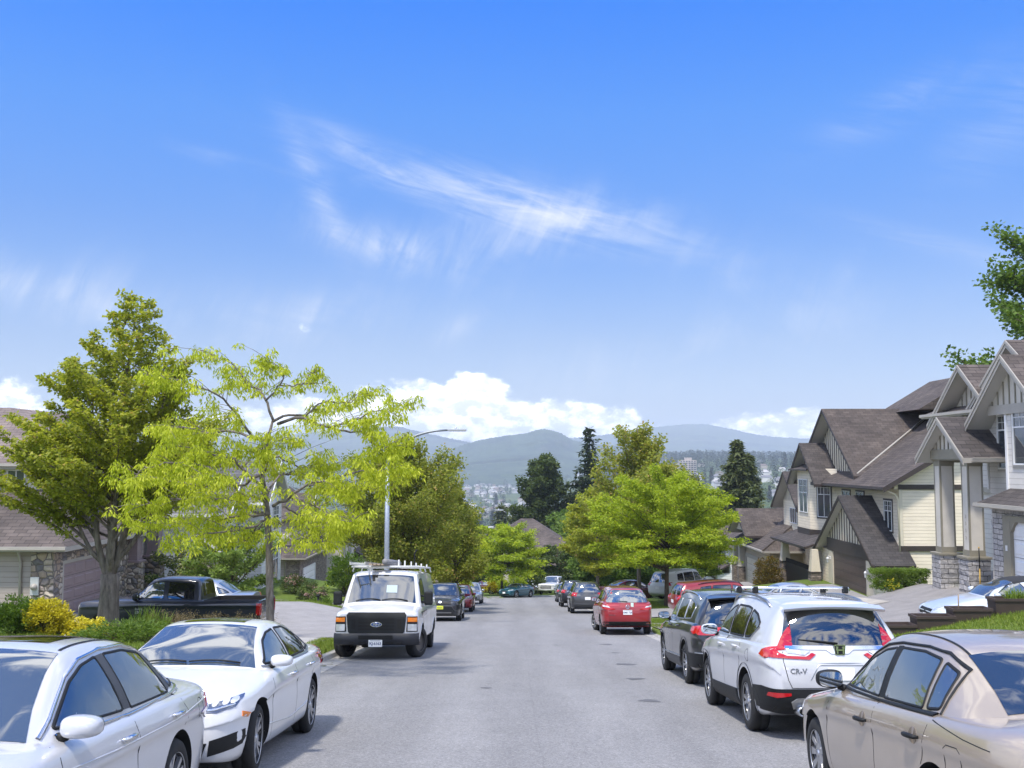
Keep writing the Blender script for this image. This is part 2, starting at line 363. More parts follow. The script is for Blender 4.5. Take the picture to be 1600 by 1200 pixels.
def zt(x, y):
    """height of the ground anywhere near the street"""
    if y <= ARC_Y: off = x-.22; r = zroad(y)
    else:
        off = ARC_R-math.hypot(ARC_C-x, y-ARC_Y) if x < ARC_C else ARC_R-(y-ARC_Y)
        r = zroad(y) if y < 130 else zroad(130)-(y-130)*.10
    d = max(off-(XR-.22), (XL-.22)-off)                                               # distance out from the kerb
    if d <= 0: return r-.12
    rt = off > 0
    z = r-.12+.25*sstep(0, .12, d)
    e = max(0, d-.3)
    if rt and y < ARC_Y: z += (.165*min(e, 11)*(1-sstep(24, 40, y)) + .05*min(e, 12)*sstep(24, 40, y))
    elif not rt: z += .055*min(e, 7)*(1-sstep(28, 34, y))+.02*min(e, 8)*sstep(28, 34, y)*(1-sstep(40, 44, y))
    for h, w in pads(x, y): z = z*(1-w)+h*w
    return z
def gmat(name, c0, c1, c2):
    a = Mat(name); a.set(Roughness=.9, Specular_IOR_Level=.2); v = a.co(); n1 = a.noise(v, .35, 6, .65); n2 = a.noise(v, 9, 4, .7); n3 = a.noise(v, 55, 2)
    c = a.ramp(n1, (.3, c0), (.55, c1), (.75, c2)); c = a.mix(.6, c, a.ramp(n2, (.3, (.6, .6, .6, 1)), (.7, (1.35, 1.35, 1.3, 1))), 'MULTIPLY'); c = a.mix(.6, c, a.ramp(n3, (.3, (.6, .6, .6, 1)), (.7, (1.4, 1.4, 1.4, 1))), 'MULTIPLY')
    a.col(c); a.bump(a.math('ADD', n3, n2), .7, .04); return a.m
GRASSM = gmat('lawn_grass', (.085, .125, .022), (.115, .165, .026), (.17, .19, .05))
def amat():
    a = Mat('asphalt'); a.set(Roughness=.86, Specular_IOR_Level=.3); v = a.co(); f0 = a.noise(v, 190, 2, .7); f1_ = a.noise(v, 42, 3, .8); f = a.math('ADD', a.math('MULTIPLY', f0, .55), a.math('MULTIPLY', f1_, .45)); m = a.noise(v, 1.1, 6, .6); s = a.noise(a.co('Object', (1.6, .12, 1)), 1., 5, .6)
    c = a.ramp(f, (.30, (.085, .084, .084, 1)), (.5, (.205, .202, .20, 1)), (.70, (.40, .395, .39, 1)))
    c = a.mix(.8, c, a.ramp(m, (.3, (.94, .94, .94, 1)), (.7, (1.06, 1.06, 1.06, 1))), 'MULTIPLY'); c = a.mix(.8, c, a.ramp(s, (.3, (.88, .88, .88, 1)), (.7, (1.10, 1.10, 1.10, 1))), 'MULTIPLY')
    # hairline cracks
    vo = a.n('ShaderNodeTexVoronoi', feature='DISTANCE_TO_EDGE'); w = a.n('ShaderNodeVectorMath', operation='ADD'); nz = a.n('ShaderNodeTexNoise'); nz.inputs['Scale'].default_value = .8; nz.inputs['Detail'].default_value = 5; a.l(v, nz.inputs['Vector']); a.l(v, w.inputs[0]); a.l(nz.outputs['Color'], w.inputs[1]); a.l(w.outputs[0], vo.inputs['Vector']); vo.inputs['Scale'].default_value = .16
    cr = a.ramp(vo.outputs['Distance'], (.0008, (.74, .74, .74, 1)), (.0018, (1, 1, 1, 1))); msk = a.noise(v, .16, 2)
    c = a.mix(a.ramp(msk, (.60, (0, 0, 0, 1)), (.66, (1, 1, 1, 1))), c, a.mix(1., c, cr, 'MULTIPLY'))
    xp = a.n('ShaderNodeSeparateXYZ'); a.l(v, xp.inputs[0]); lane = a.math('COSINE', a.math('MULTIPLY', a.math('ADD', xp.outputs[0], -.25), 3.3)); wob = a.noise(a.co('Object', (.6, .05, 1)), 1., 4)
    c = a.mix(.8, c, a.ramp(a.math('ADD', a.math('MULTIPLY', lane, .5), wob), (.1, (1.05, 1.05, 1.05, 1)), (.95, (.93, .93, .93, 1))), 'MULTIPLY')
    jt = a.math('ABSOLUTE', a.math('ADD', xp.outputs[0], a.math('ADD', a.math('MULTIPLY', a.noise(v, .5, 4), .10), -.32))); c = a.mix(1., c, a.ramp(jt, (.004, (.93, .93, .93, 1)), (.014, (1, 1, 1, 1))), 'MULTIPLY')
    sp = a.n('ShaderNodeTexVoronoi', feature='F1'); a.l(v, sp.inputs['Vector']); sp.inputs['Scale'].default_value = 38.; sc_ = a.n('ShaderNodeSeparateColor'); a.l(sp.outputs['Color'], sc_.inputs[0]); c = a.mix(.5, c, a.ramp(sc_.outputs[0], (.0, (.72, .72, .72, 1)), (.5, (1, 1, 1, 1)), (1., (1.34, 1.33, 1.31, 1))), 'MULTIPLY')
    a.col(c); a.bump(f, .55, .006); return a.m
ASPH = amat()
def cmat(name, c, joint=1.5, agg=.3, var=.14):
    a = Mat(name); a.set(Roughness=.85, Specular_IOR_Level=.3); v = a.co(); f = a.noise(v, 120, 2, .6); m = a.noise(v, 1.3, 6, .65)
    k = a.mix(1., a.ramp(m, (.3, tuple(x*(1-var) for x in c)+(1,)), (.7, tuple(x*(1+var) for x in c)+(1,))), a.ramp(f, (.25, (1-agg,)*3+(1,)), (.75, (1+agg,)*3+(1,))), 'MULTIPLY')
    uv = a.co('UV', (1/joint, 1/joint, 1)); sp = a.n('ShaderNodeSeparateXYZ'); a.l(uv, sp.inputs[0])
    if joint < 50:
        j = a.math('MINIMUM', a.math('FRACT', sp.outputs[0]), a.math('FRACT', sp.outputs[1])); k = a.mix(1., k, a.ramp(j, (.004/joint*1.5, (.45, .45, .45, 1)), (.016/joint*1.5, (1, 1, 1, 1))), 'MULTIPLY')
    a.col(k); a.bump(f, .35, .005); return a.m
CONC = cmat('pavement_concrete', (.36, .345, .325), 1.5, .14)
KERBM = cmat('kerb_concrete', (.33, .32, .30), 3.0, .2)
DRIVE = cmat('exposed_aggregate_drive', (.235, .222, .212), 3.4, .42)
DRIVE2 = cmat('light_concrete_drive', (.38, .35, .30), 3.1, .16)
DRIVE3 = cmat('washed_grey_drive', (.26, .25, .245), 99, .3)
def sheet(name, mat, xs, ys, f, lift=0.):
    P = [[(x, y, f(x, y)+lift) for x in xs] for y in ys]; mb = MB(); mb.grid(P, 0, True); o = mb.build(name, mat); o['kind'] = 'structure'; return o
def frange(a, b, st): return list(np.arange(a, b+st*.5, st))
xs = sorted(set([round(v, 3) for v in frange(-70, -12, 2.)+frange(-12, -4.8, .4)+frange(-4.75, -4.1, .1)+frange(-4, 4.4, 1.2)+frange(4.5, 5.2, .1)+frange(5.4, 22, .45)+frange(22, 90, 2.)]))
ys = frange(-24, 3, 1.5)+frange(3.5, 110, .5)+frange(111, 190, 2.)
sheet('lawn_ground', GRASSM, xs, ys, zt)
# the street: one strip along its bend
ts = frange(-24, 88, 4)+frange(89, 116, 1)+[120, 140, 170]
mb = MB(); mb.grid([[(*street(t, o), zroad(min(street(t, o)[1], 130))) for o in np.linspace(XL-.22, XR-.22, 7)] for t in ts][::1], 0, True)
tag(mb.build('street', ASPH), kind='structure')
DRV_L = [(33., 40.), (47.5, 57.), (78, 86)]; DRV_R = [(27., 36.), (43.5, 57.), (74., 84.)]
def drop(y, gaps):
    return max([sstep(a-1.2, a, y)*(1-sstep(b, b+1.2, y)) for a, b in gaps])
for nm, o0, sg, gaps in (('kerb', XL-.22, -1, DRV_L), ('kerb', XR-.22, 1, DRV_R)):
    mb = MB(); rows = []
    for t in frange(-24, 88, .8)+frange(89, 116, 1)+[120, 140, 170]:
        hh = .125*(1-.8*drop(t, gaps)); row = []
        for d, h in ((-.42, .006), (-.02, .012), (0., .02), (.035, hh*.9), (.06, hh), (.19, hh+.006), (.20, hh-.25)):
            x, y = street(t, o0+sg*d); row.append((x, y, zroad(min(y, 130))+h))
        rows.append(row)
    mb.grid(rows, 0, False, flip=sg < 0); tag(mb.build(nm, KERBM), kind='structure')
# pavement beside the kerb-side grass strip
def strip(name, mat, o0, o1, t0, t1, lift):
    mb = MB(); mb.grid([[(*(p := street(t, o)), zt(*p)+lift) for o in np.linspace(o0, o1, 5)] for t in frange(t0, t1, .5)], 0, True); return tag(mb.build(name, mat), kind='structure')
strip('pavement', CONC, -6.9, -5.45, -20, 88, .022)
def drive(name, mat, x0, x1, y0, y1, flare=.0, lift=.035, shift=(0, 0, 1)):
    mb = MB(); P = []
    for x in frange(x0, x1, .4):
        k = max(0, 1-abs(x-(x0 if abs(x0) < abs(x1) else x1))/2.2)*flare; e = shift[0]*sstep(shift[1], shift[2], x); P.append([(x, y0-k+(y1-y0+2*k)*f+e, zt(x, y0-k+(y1-y0+2*k)*f+e)+lift) for f in np.linspace(0, 1, 18)])
    mb.grid(P, 0, True); return tag(mb.build(name, mat), kind='structure')
drive('driveway', DRIVE, 4.98, 15.7, 24.9, 40.2, .0)
drive('driveway', DRIVE2, 8.6, 13.4, 37.1, 40.6, .0, .05)
drive('driveway', DRIVE3, 4.98, 19.6, 45.2, 56.2, .4, .035, (8.4, 9., 17.5))
drive('driveway', DRIVE3, 4.98, 19.6, 75, 86, .4)
drive('driveway', DRIVE3, -16.8, -4.55, 32.4, 42.8, .4)
drive('driveway', DRIVE3, -15.6, -4.55, 48.0, 58.6, .4)
drive('driveway', DRIVE3, -17.2, -4.55, 78.5, 86, .4)
# small dark oil spots and a utility patch on the street
OIL = pm('oil_stain', (.11, .108, .108, 1), .7, var=.3, vs=6)
def on(px, py, h=0.):
    """where the sight line of a photo point meets the street plane"""
    a, b = (px-800)/1600., (600-py)/1600.; yy, z = math.cos(PITCH)-b*math.sin(PITCH), math.sin(PITCH)+b*math.cos(PITCH)
    x = math.cos(YAW)*a-math.sin(YAW)*yy; y = math.sin(YAW)*a+math.cos(YAW)*yy; t = (CAM_H-h)/(-z-SLOPE*y); return (x*t, y*t, CAM_H+z*t)
for px, py, r in ((976, 1038, .22), (948, 1007, .18), (993, 1061, .17), (1016, 1095, .16), (962, 1020, .12), (870, 1008, .1), (760, 1075, .09)):
    x, y, z = on(px, py); mb = MB(); k = 18; q = [(x+r*math.cos(a)*(1+.25*math.sin(3*a+px)), y+r*1.15*math.sin(a)*(1+.2*math.cos(2*a+py))) for a in np.linspace(0, 2*math.pi, k, endpoint=False)]
    mb.add([(a, b, zroad(b)+.004) for a, b in q], [tuple(range(k))]); tag(mb.build('oil_stain', OIL), kind='structure')
# ---- valley floor and mountains
def vnoise(x, y, s=0):
    return (math.sin(x*1.31+s)+math.sin(y*1.73+s*2.1)+math.sin((x+y)*.77+1.3*s)+.6*math.sin(2.3*x-1.7*y+s)+.5*math.sin(3.1*y+2.9*x+2*s))/4.1
def zvalley(x, y):
    r = zroad(130)-(min(y, 760)-130)*.10 if y > 130 else zroad(y)
    k = sstep(-200, 330, x-.06*y); hill = (-22+34*sstep(1500, 3200, y))*k+(-86)*(1-k)
    z = r+(hill-r)*sstep(500, 1500, y); return z+vnoise(x/260, y/300)*6*sstep(900, 1800, y)-(y > 3400)*k*0-sstep(3300, 4600, y)*(hill+88)*k
def vmat():
    a = Mat('valley_ground'); a.set(Roughness=1., Specular_IOR_Level=.1); v = a.co(); n = a.noise(v, .006, 8, .7); m = a.noise(v, .03, 6, .7)
    c = a.ramp(n, (.30, (.030, .048, .022, 1)), (.5, (.055, .085, .030, 1)), (.62, (.12, .14, .06, 1)), (.75, (.05, .07, .03, 1)))
    a.col(a.mix(.7, c, a.ramp(m, (.3, (.5, .5, .5, 1)), (.7, (1.4, 1.4, 1.4, 1))), 'MULTIPLY')); return a.m
VM = vmat()
P = []
for y in [188, 200, 220, 250, 300, 360, 430, 520, 640, 800]+frange(900, 3600, 100)+frange(3800, 8000, 300)+[9000, 10000]:
    P.append([(f*(y*.9+260), y, zvalley(f*(y*.9+260), y)) for f in np.linspace(-1, 1, 61)])
mb = MB(); mb.grid(P, 0, True); tag(mb.build('valley_terrain', VM), kind='structure')
def mmat(name, c0, c1, c2, sc):
    a = Mat(name); a.set(Roughness=1., Specular_IOR_Level=.05); v = a.co(); n = a.noise(v, sc, 9, .68); m = a.noise(v, sc*9, 5, .75); k = a.noise(v, sc*45, 2, .7)
    c = a.ramp(n, (.33, c0), (.52, c1), (.60, c0), (.70, c2)); c = a.mix(.75, c, a.ramp(m, (.3, (.35, .4, .4, 1)), (.7, (1.7, 1.65, 1.55, 1))), 'MULTIPLY')
    a.col(a.mix(a.ramp(k, (.66, (0, 0, 0, 1)), (.70, (.8, .8, .8, 1))), c, (.30, .29, .26, 1))); return a.m
MM1 = mmat('forest_slope', (.012, .026, .020, 1), (.045, .07, .034, 1), (.15, .14, .08, 1), .0028)
MM2 = mmat('forest_slope_far', (.018, .034, .026, 1), (.06, .085, .04, 1), (.15, .15, .09, 1), .0018)
def mountain(D, pts, mat, seed, depth=.34, rough=.035, base=-90., pxs=None):
    """a ridge D metres away whose crest runs through the given sight lines"""
    px = np.array([p[0] for p in pts], float); x = (px-805)/1600*D; h = np.array([(720-p[1])/1600*D+CAM_H for p in pts]); n = 620; X = np.linspace(x[0], x[-1], n); H = pchip(list(zip(x, h)), X)
    rng = np.random.RandomState(seed)
    def fr(n, oct=8):
        o = np.zeros(n)
        for k in range(1, oct): m = max(3, 2**k+1); o += np.interp(np.linspace(0, 1, n), np.linspace(0, 1, m), rng.randn(m))*.62**k
        return o
    TN = rng.rand(n)**2; F = fr(n); span = np.mean(H-base); rows = []
    for i, f in enumerate(np.linspace(0, 1.5, 46)):
        if f <= 1: prof = f**1.15
        else: prof = 1-((f-1)/.5)**1.5
        G = fr(n); edge = math.sin(math.pi*min(f, 1)*.5)
        z = base+(H-base+(F*.5*rough*span*edge))*prof+G*rough*span*(.9*math.sin(math.pi*min(f, 1))+.10*(f > .9))+TN*min(1, f)**3*9*D/9000*(f <= 1); y = D*(1-depth*(1-f))+fr(n, 5)*D*.008*(f not in (0,))
        rows.append([(a*(b/D), b, c) for a, b, c in zip(X, y, z)])
    mb = MB(); mb.grid(rows, 0, True); return tag(mb.build('mountain', mat), kind='structure')
mountain(5200, [(480, 719), (560, 716), (640, 714), (690, 708), (718, 698), (752, 688), (790, 681), (822, 677), (846, 671), (872, 676), (900, 690), (940, 696), (985, 700), (1040, 708), (1120, 714), (1250, 718), (1400, 719)], MM1, 3)
mountain(7500, [(-500, 700), (-100, 690), (100, 683), (260, 686), (400, 684), (480, 677), (560, 671), (615, 667), (650, 674), (690, 683), (725, 690), (780, 700), (860, 709), (960, 716)], MM2, 5)
mountain(9000, [(700, 706), (800, 694), (880, 686), (940, 681), (985, 674), (1030, 668), (1092, 664), (1135, 670), (1180, 680), (1225, 685), (1290, 687), (1400, 684), (1600, 690), (1900, 697)], MM2, 9)
# ---- the air between here and the hills
hz = MB(); hz.box(-9500, 9500, -120, 10900, -99, 350); HZ = bpy.data.materials.new('haze'); HZ.use_nodes = True; t_ = HZ.node_tree; t_.nodes.clear()
ho = t_.nodes.new('ShaderNodeOutputMaterial'); hv = t_.nodes.new('ShaderNodeVolumePrincipled'); hv.inputs['Color'].default_value = (.74, .86, 1, 1); hv.inputs['Density'].default_value = 1.55e-4; hv.inputs['Anisotropy'].default_value = .0
t_.links.new(hv.outputs[0], ho.inputs['Volume']); tag(hz.build('haze', HZ, uv=False), kind='stuff')
# ------------------------------------------------------------------ houses
SH_BROWN = shingle('brown_shingle', (.058, .047, .040), (.092, .076, .066), (1.5, 1.45, 1.42))
SH_DARK = shingle('dark_shingle', (.050, .044, .042), (.082, .072, .068), (1.4, 1.36, 1.34))
SH_BLACK = shingle('black_shingle', (.034, .031, .030), (.056, .051, .049), (1.5, 1.45, 1.4)); SH_MAUVE = shingle('mauve_shingle', (.068, .056, .049), (.108, .090, .080), (1.4, 1.35, 1.33))  # SH_BLACK: darkest shingle tone, used on the garage gable roof
SH_PINK = shingle('sunbleached_shingle', (.18, .145, .13), (.24, .195, .175), (1.1, 1.1, 1.1))
SH_GREY = shingle('grey_shingle', (.085, .085, .092), (.15, .15, .16), (1.4, 1.4, 1.4))
SD_CREAM = siding('cream_siding', (.70, .62, .48)); SD_GREY = siding('pale_grey_siding', (.60, .575, .53)); SD_TAN = siding('tan_siding', (.47, .39, .275)); SD_WHITE = siding('white_siding', (.70, .70, .69)); SD_TAUPE = siding('taupe_siding', (.36, .31, .27)); SD_MAUVE = siding('mauve_siding', (.30, .25, .235))
PT_CREAM = pm('cream_board', (.60, .54, .42, 1), .6, var=.06); PT_BROWN = pm('brown_trim', (.045, .034, .029, 1), .5, var=.15); PT_OLIVE = pm('olive_grey_trim', (.23, .21, .16, 1), .5, var=.08); PT_STONE = pm('greige_trim', (.36, .335, .29, 1), .5, var=.06); PT_WHITE = pm('white_trim', (.72, .72, .71, 1), .45, var=.04); PT_MAUVE = pm('mauve_trim', (.23, .175, .175, 1), .55, var=.08); SOFFIT = pm('soffit', (.50, .48, .45, 1), .6); STUCCO = pm('cream_stucco', (.52, .47, .42, 1), .85, var=.06, bump=.4, bs=60); PANEL = pm('column_panel', (.54, .505, .44, 1), .55, var=.10, vs=1.2)
ST_ROUND = stone('river_stone', [(.20, .155, .11, 1), (.42, .34, .25, 1), (.52, .46, .38, 1), (.26, .225, .20, 1), (.36, .28, .21, 1), (.17, .16, .16, 1)], (3.3, 3.3, 4.6), (.13, .115, .10), .06)
def ledge(name, cols, row, width, mortar, jit=.085):
    """coursed split-face stone: uneven blocks in level courses"""
    a = Mat(name); a.set(Roughness=.88); uv = a.co('UV'); nz = a.n('ShaderNodeTexNoise'); nz.inputs['Scale'].default_value = 3.5; nz.inputs['Detail'].default_value = 3; a.l(uv, nz.inputs['Vector'])
    ad = a.n('ShaderNodeVectorMath', operation='MULTIPLY_ADD'); a.l(nz.outputs['Color'], ad.inputs[0]); ad.inputs[1].default_value = (jit*2.2, jit, 0); a.l(uv, ad.inputs[2])
    def br(rw, wd, c1, c2):
        b = a.n('ShaderNodeTexBrick'); a.l(ad.outputs[0], b.inputs[0]); b.inputs['Scale'].default_value = 1.; b.inputs['Row Height'].default_value = rw; b.inputs['Brick Width'].default_value = wd; b.inputs['Mortar Size'].default_value = .011; b.inputs['Mortar Smooth'].default_value = .5; b.offset = .37; b.squash = 1.6; b.squash_frequency = 3
        b.inputs['Color1'].default_value = c1; b.inputs['Color2'].default_value = c2; b.inputs['Mortar'].default_value = (*mortar, 1); return b
    b = br(row, width, cols[0], cols[1]); n1 = a.noise(a.co('UV', (1/width, 1/row, 1)), 1.1, 1); n2 = a.noise(a.co(), 14, 5, .65)
    c = a.mix(a.ramp(n1, (.40, (0, 0, 0, 1)), (.60, (1, 1, 1, 1))), b.outputs[0], br(row, width, cols[2], cols[3]).outputs[0]); c = a.mix(.6, c, a.ramp(n2, (.3, (.6, .6, .6, 1)), (.7, (1.35, 1.33, 1.3, 1))), 'MULTIPLY'); a.col(c)
    a.bump(a.math('ADD', a.math('MULTIPLY', b.outputs[1], -1.), a.math('MULTIPLY', n2, .8)), 1., .035); return a.m
ST_LEDGE = ledge('grey_ledgestone', [(.24, .235, .235, 1), (.42, .40, .385, 1), (.34, .325, .315, 1), (.50, .475, .45, 1)], .17, .36, (.045, .043, .042))
ST_BROWN = ledge('brown_ledgestone', [(.12, .095, .08, 1), (.26, .21, .175, 1), (.19, .16, .14, 1), (.34, .285, .24, 1)], .10, .34, (.035, .03, .027), .03)
WGLASS = glass_mat('window_glass', (.045, .055, .065, 1), 1.75, .03); BLIND = pm('window_blind', (.45, .46, .47, 1), .7)
class House:
    def __init__(h, name, label, off, loc=None, rot=0, cat='house'):
        h.off = Vector(off); h.root = empty(name, loc or off, R(rot), label, cat)
    def mk(h, name, mb, mats, parent=None, **k):
        mb.v = [(x-h.off.x, y-h.off.y, z-h.off.z) for x, y, z in mb.v]; return mb.build(name, mats, parent or h.root, recalc=k.pop('recalc', True), **k)
    def box(h, name, v0, v1, u0, u1, z0, z1, mat, parent=None, b=0):
        mb = MB(); (mb.bbox(min(v0, v1), max(v0, v1), u0, u1, z0, z1, b) if b else mb.box(min(v0, v1), max(v0, v1), u0, u1, z0, z1)); return h.mk(name, mb, mat, parent)
    def slab(h, mb, q, t=.16):
        """a roof plane: shingles on top, trim on the edges, soffit below"""
        q = [Vector(p) for p in q]; n = (q[1]-q[0]).cross(q[2]-q[0]).normalized()
        if n.z < 0: q = q[::-1]; n = -n
        lo = [p-Vector((0, 0, t)) for p in q]; k = len(q)
        mb.add(q, [tuple(range(k))], 0); mb.add(lo, [tuple(range(k))[::-1]], 2)
        for i in range(k): mb.add([q[i], q[(i+1) % k], lo[(i+1) % k], lo[i]], [(3, 2, 1, 0)], 1)
    def roof_v(h, v0, v1, uc, half, zr, slope, sh, trim, name='roof', t=.17, soff=SOFFIT, cap=True, parent=None):
        """gable roof whose ridge runs into the lot; front edge at v0"""
        mb = MB(); ze = zr-half*slope
        for s in (1, -1): h.slab(mb, [(v0, uc, zr), (v1, uc, zr), (v1, uc+s*half, ze), (v0, uc+s*half, ze)], t)
        o = h.mk(name, mb, [sh, trim, soff], parent)
        # barge boards stepped forward of the roof edge
        mb = MB()
        for s in (1, -1):
            e = Vector((0, s*half, -half*slope)); d = e.normalized(); dn = Vector((0, 0, -1))
            for dv, a0, a1 in ((-.03, .02, .24), (-.055, -.02, .10)):
                P = [Vector((v0+dv, uc, zr))+dn*a0, Vector((v0+dv, uc, zr))+e+dn*a0, Vector((v0+dv, uc, zr))+e+dn*a1, Vector((v0+dv, uc, zr))+dn*a1]; mb.prism(P, (.032, 0, 0))
        h.mk('barge_board', mb, trim, o)
        if cap:
            mb = MB(); mb.prism([(v0-.02, uc-.14, zr-.14*slope+.012), (v0-.02, uc, zr+.03), (v0-.02, uc+.14, zr-.14*slope+.012)], (v1-v0, 0, 0)); h.mk('ridge_cap', mb, sh, o)
        return o
    def gable(h, v, uc, half, z0, zr, slope, mat, bat=None, step=.42, beam=None, bh=.3, th=.12):
        """triangular gable wall with battens and, if asked, a beam along its foot"""
        mb = MB(); hw = min(half, (zr-z0)/slope); mb.prism([(v, uc-hw, z0), (v, uc+hw, z0), (v, uc, z0+hw*slope)], (th, 0, 0))
        if bat:
            k = int(hw/step)
            for i in range(-k, k+1):
                u = uc+i*step+.0; z1 = z0+(hw-abs(i*step))*slope
                if z1-z0 > .12: mb.box(v-.03, v, u-.035, u+.035, z0, z1, 1)
        g = h.mk('gable_wall', mb, [mat, bat or mat])
        if beam: h.box('gable_beam', v-.07, v+.02, uc-hw-.05, uc+hw+.05, z0-bh, z0+.02, beam, g)
        return g
    def window(h, o, a, w, hh, n, cols=2, rows=1, split=.62, frame=PT_WHITE, casing=None, cw=.10, glass=None, upper=True):
        """o lower corner, a unit vector along the sill, n outward"""
        o = Vector(o); a = Vector(a); n = Vector(n); z = Vector((0, 0, 1))
        def bar(mb, x0, x1, z0, z1, d0, d1):
            mb.prism([o+a*x0+z*z0+n*d0, o+a*x1+z*z0+n*d0, o+a*x1+z*z1+n*d0, o+a*x0+z*z1+n*d0], n*(d1-d0))
        mb = MB(); bar(mb, 0, w, 0, hh, .006, .022); win = h.mk('window', mb, glass or WGLASS)
        f = MB(); t = .055
        for x0, x1, z0, z1 in ((0, t, 0, hh), (w-t, w, 0, hh), (t, w-t, 0, t), (t, w-t, hh-t, hh)): bar(f, x0, x1, z0, z1, .004, .06)
        for i in range(1, cols): bar(f, w*i/cols-.022, w*i/cols+.022, t, hh-t, .004, .05)
        if rows > 1: bar(f, t, w-t, hh*split-.025, hh*split+.025, .004, .052)
        if upper and rows > 1:
            bar(f, t, w-t, hh*(split+(1-split)/2)-.010, hh*(split+(1-split)/2)+.010, .004, .036)
            for i in range(cols*2): 
                if i % 2: bar(f, w*i/(cols*2)-.009, w*i/(cols*2)+.009, hh*split, hh-t, .004, .036)
        h.mk('window_frame', f, frame, win)
        if casing:
            c = MB()
            for x0, x1, z0, z1 in ((-cw, 0, -cw, hh+cw), (w, w+cw, -cw, hh+cw), (0, w, -cw, 0), (0, w, hh, hh+cw)): bar(c, x0, x1, z0, z1, .0, .035)
            h.mk('window_casing', c, casing, win)
        return win
    def garage(h, v, u0, u1, z0, z1, mat, cols=8, rows=4, frame=None, fw=.16, raised=True):
        """sectional door facing the street (towards -v)"""
        mb = MB(); mb.box(v, v+.05, u0, u1, z0, z1); d = h.mk('garage_door', mb, mat); p = MB(); W_ = (u1-u0)/cols; H_ = (z1-z0)/rows
        for r in range(rows):
            for c in range(cols):
                a0, a1 = u0+c*W_+W_*.10, u0+(c+1)*W_-W_*.10; b0, b1 = z0+r*H_+H_*.16, z0+(r+1)*H_-H_*.16
                if raised:
                    p.add([(v-.002, a0, b0), (v-.002, a1, b0), (v-.002, a1, b1), (v-.002, a0, b1), (v-.022, a0+.05, b0+.04), (v-.022, a1-.05, b0+.04), (v-.022, a1-.05, b1-.04), (v-.022, a0+.05, b1-.04)], [(4, 5, 6, 7), (0, 1, 5, 4), (1, 2, 6, 5), (2, 3, 7, 6), (3, 0, 4, 7)])
                else: p.box(v-.012, v-.001, a0, a1, b0, b0+.02)
        h.mk('door_panel', p, mat, d); s = MB()
        for r in range(1, rows): s.box(v-.006, v-.001, u0, u1, z0+r*H_-.006, z0+r*H_+.006)
        h.mk('panel_joint', s, LINEM, d)
        if frame:
            f = MB(); f.box(v-.07, v+.02, u0-fw, u0, z0, z1+fw); f.box(v-.07, v+.02, u1, u1+fw, z0, z1+fw); f.box(v-.07, v+.02, u0, u1, z1, z1+fw); h.mk('door_frame', f, frame, d)
        return d
    def gutter(h, p0, p1, mat, r=.075):
        p0, p1 = Vector(p0), Vector(p1); d = (p1-p0).normalized(); s = d.cross(Vector((0, 0, 1))).normalized()
        prof = [(-.06, .0), (-.065, -.10), (-.03, -.125), (.05, -.125), (.075, -.03), (.09, 0.), (.08, .012), (-.06, .012)]
        mb = MB(); mb.prism([p0+s*a+Vector((0, 0, b)) for a, b in prof], p1-p0); return h.mk('gutter', mb, mat)
    def spout(h, pts, mat, r=.045):
        mb = MB(); mb.tube(pts, r, 8); return h.mk('downspout', mb, mat)
    def lantern(h, v, u, z, mat=None):
        mb = MB(); mb.box(v-.03, v, u-.06, u+.06, z-.02, z+.16); mb.tube([(v-.03, u, z+.10), (v-.12, u, z+.20), (v-.17, u, z+.12)], .014, 6)
        mb.lathe([(.0, .12), (.05, .10), (.10, .02), (.085, .0), (.055, -.22), (.04, -.25), (0, -.27)], 8, 'z', (v-.17, u, z)); return h.mk('wall_lamp', mb, mat or PT_WHITE)
    def pillar(h, v, u, z0, zs, z1, w, col, stone_, trim, taper=1., pw=.78):
        """stone pedestal with a framed timber shaft on it"""
        mb = MB(); rng = random.Random(int(u*10)); z = z0-.6; k = 0
        bm = bmesh.new(); bmesh.ops.create_cube(bm, size=1.)
        for q in bm.verts: q.co = Vector((v+q.co.x*pw, u+q.co.y*pw, (z0-.6+zs)/2+q.co.z*(zs-z0+.6)))
        bmesh.ops.subdivide_edges(bm, edges=bm.edges[:], cuts=11, use_grid_fill=True)
        for q in bm.verts: q.co.x += vnoise_(q.co.x*7, q.co.y*7, q.co.z*9)*.022; q.co.y += vnoise_(q.co.y*7+3, q.co.x*7, q.co.z*9)*.022
        mb.bm(bm); pl = h.mk('pillar', mb, stone_); h.box('pillar_cap', v-pw*.56, v+pw*.56, u-pw*.56, u+pw*.56, zs, zs+.09, trim, pl, .015)
        s = MB(); w0, w1 = w/2, w/2*taper; q0 = [(v+a*w0, u+b*w0, zs+.09) for a, b in ((-1, -1), (1, -1), (1, 1), (-1, 1))]; q1 = [(v+a*w1, u+b*w1, z1) for a, b in ((-1, -1), (1, -1), (1, 1), (-1, 1))]
        s.add(q0+q1, [(0, 3, 2, 1), (4, 5, 6, 7), (0, 1, 5, 4), (1, 2, 6, 5), (2, 3, 7, 6), (3, 0, 4, 7)]); sh = h.mk('pillar_shaft', s, col, pl)
        if taper == 1.:
            t = MB(); e = .06
            for a, b in ((-1, -1), (1, -1), (1, 1), (-1, 1)): cx, cy = v+a*(w0-e/2+.012), u+b*(w0-e/2+.012); t.box(cx-e/2, cx+e/2, cy-e/2, cy+e/2, zs+.09, z1)
            for za, zb in ((zs+.09, zs+.30), (z1-.22, z1)): t.box(v-w0-.02, v+w0+.02, u-w0-.02, u+w0+.02, za, zb)
            h.mk('pillar_trim', t, trim, sh)
        return pl
def vnoise_(x, y, z): return math.sin(x*1.7+z*2.3)*.5+math.sin(y*2.1-z*1.9+1)*.3+math.sin(z*3.7+x)*.2
LINEM = pm('joint_dark', (.06, .055, .05, 1), .8)  # dark tone of the strips along the garage door joints
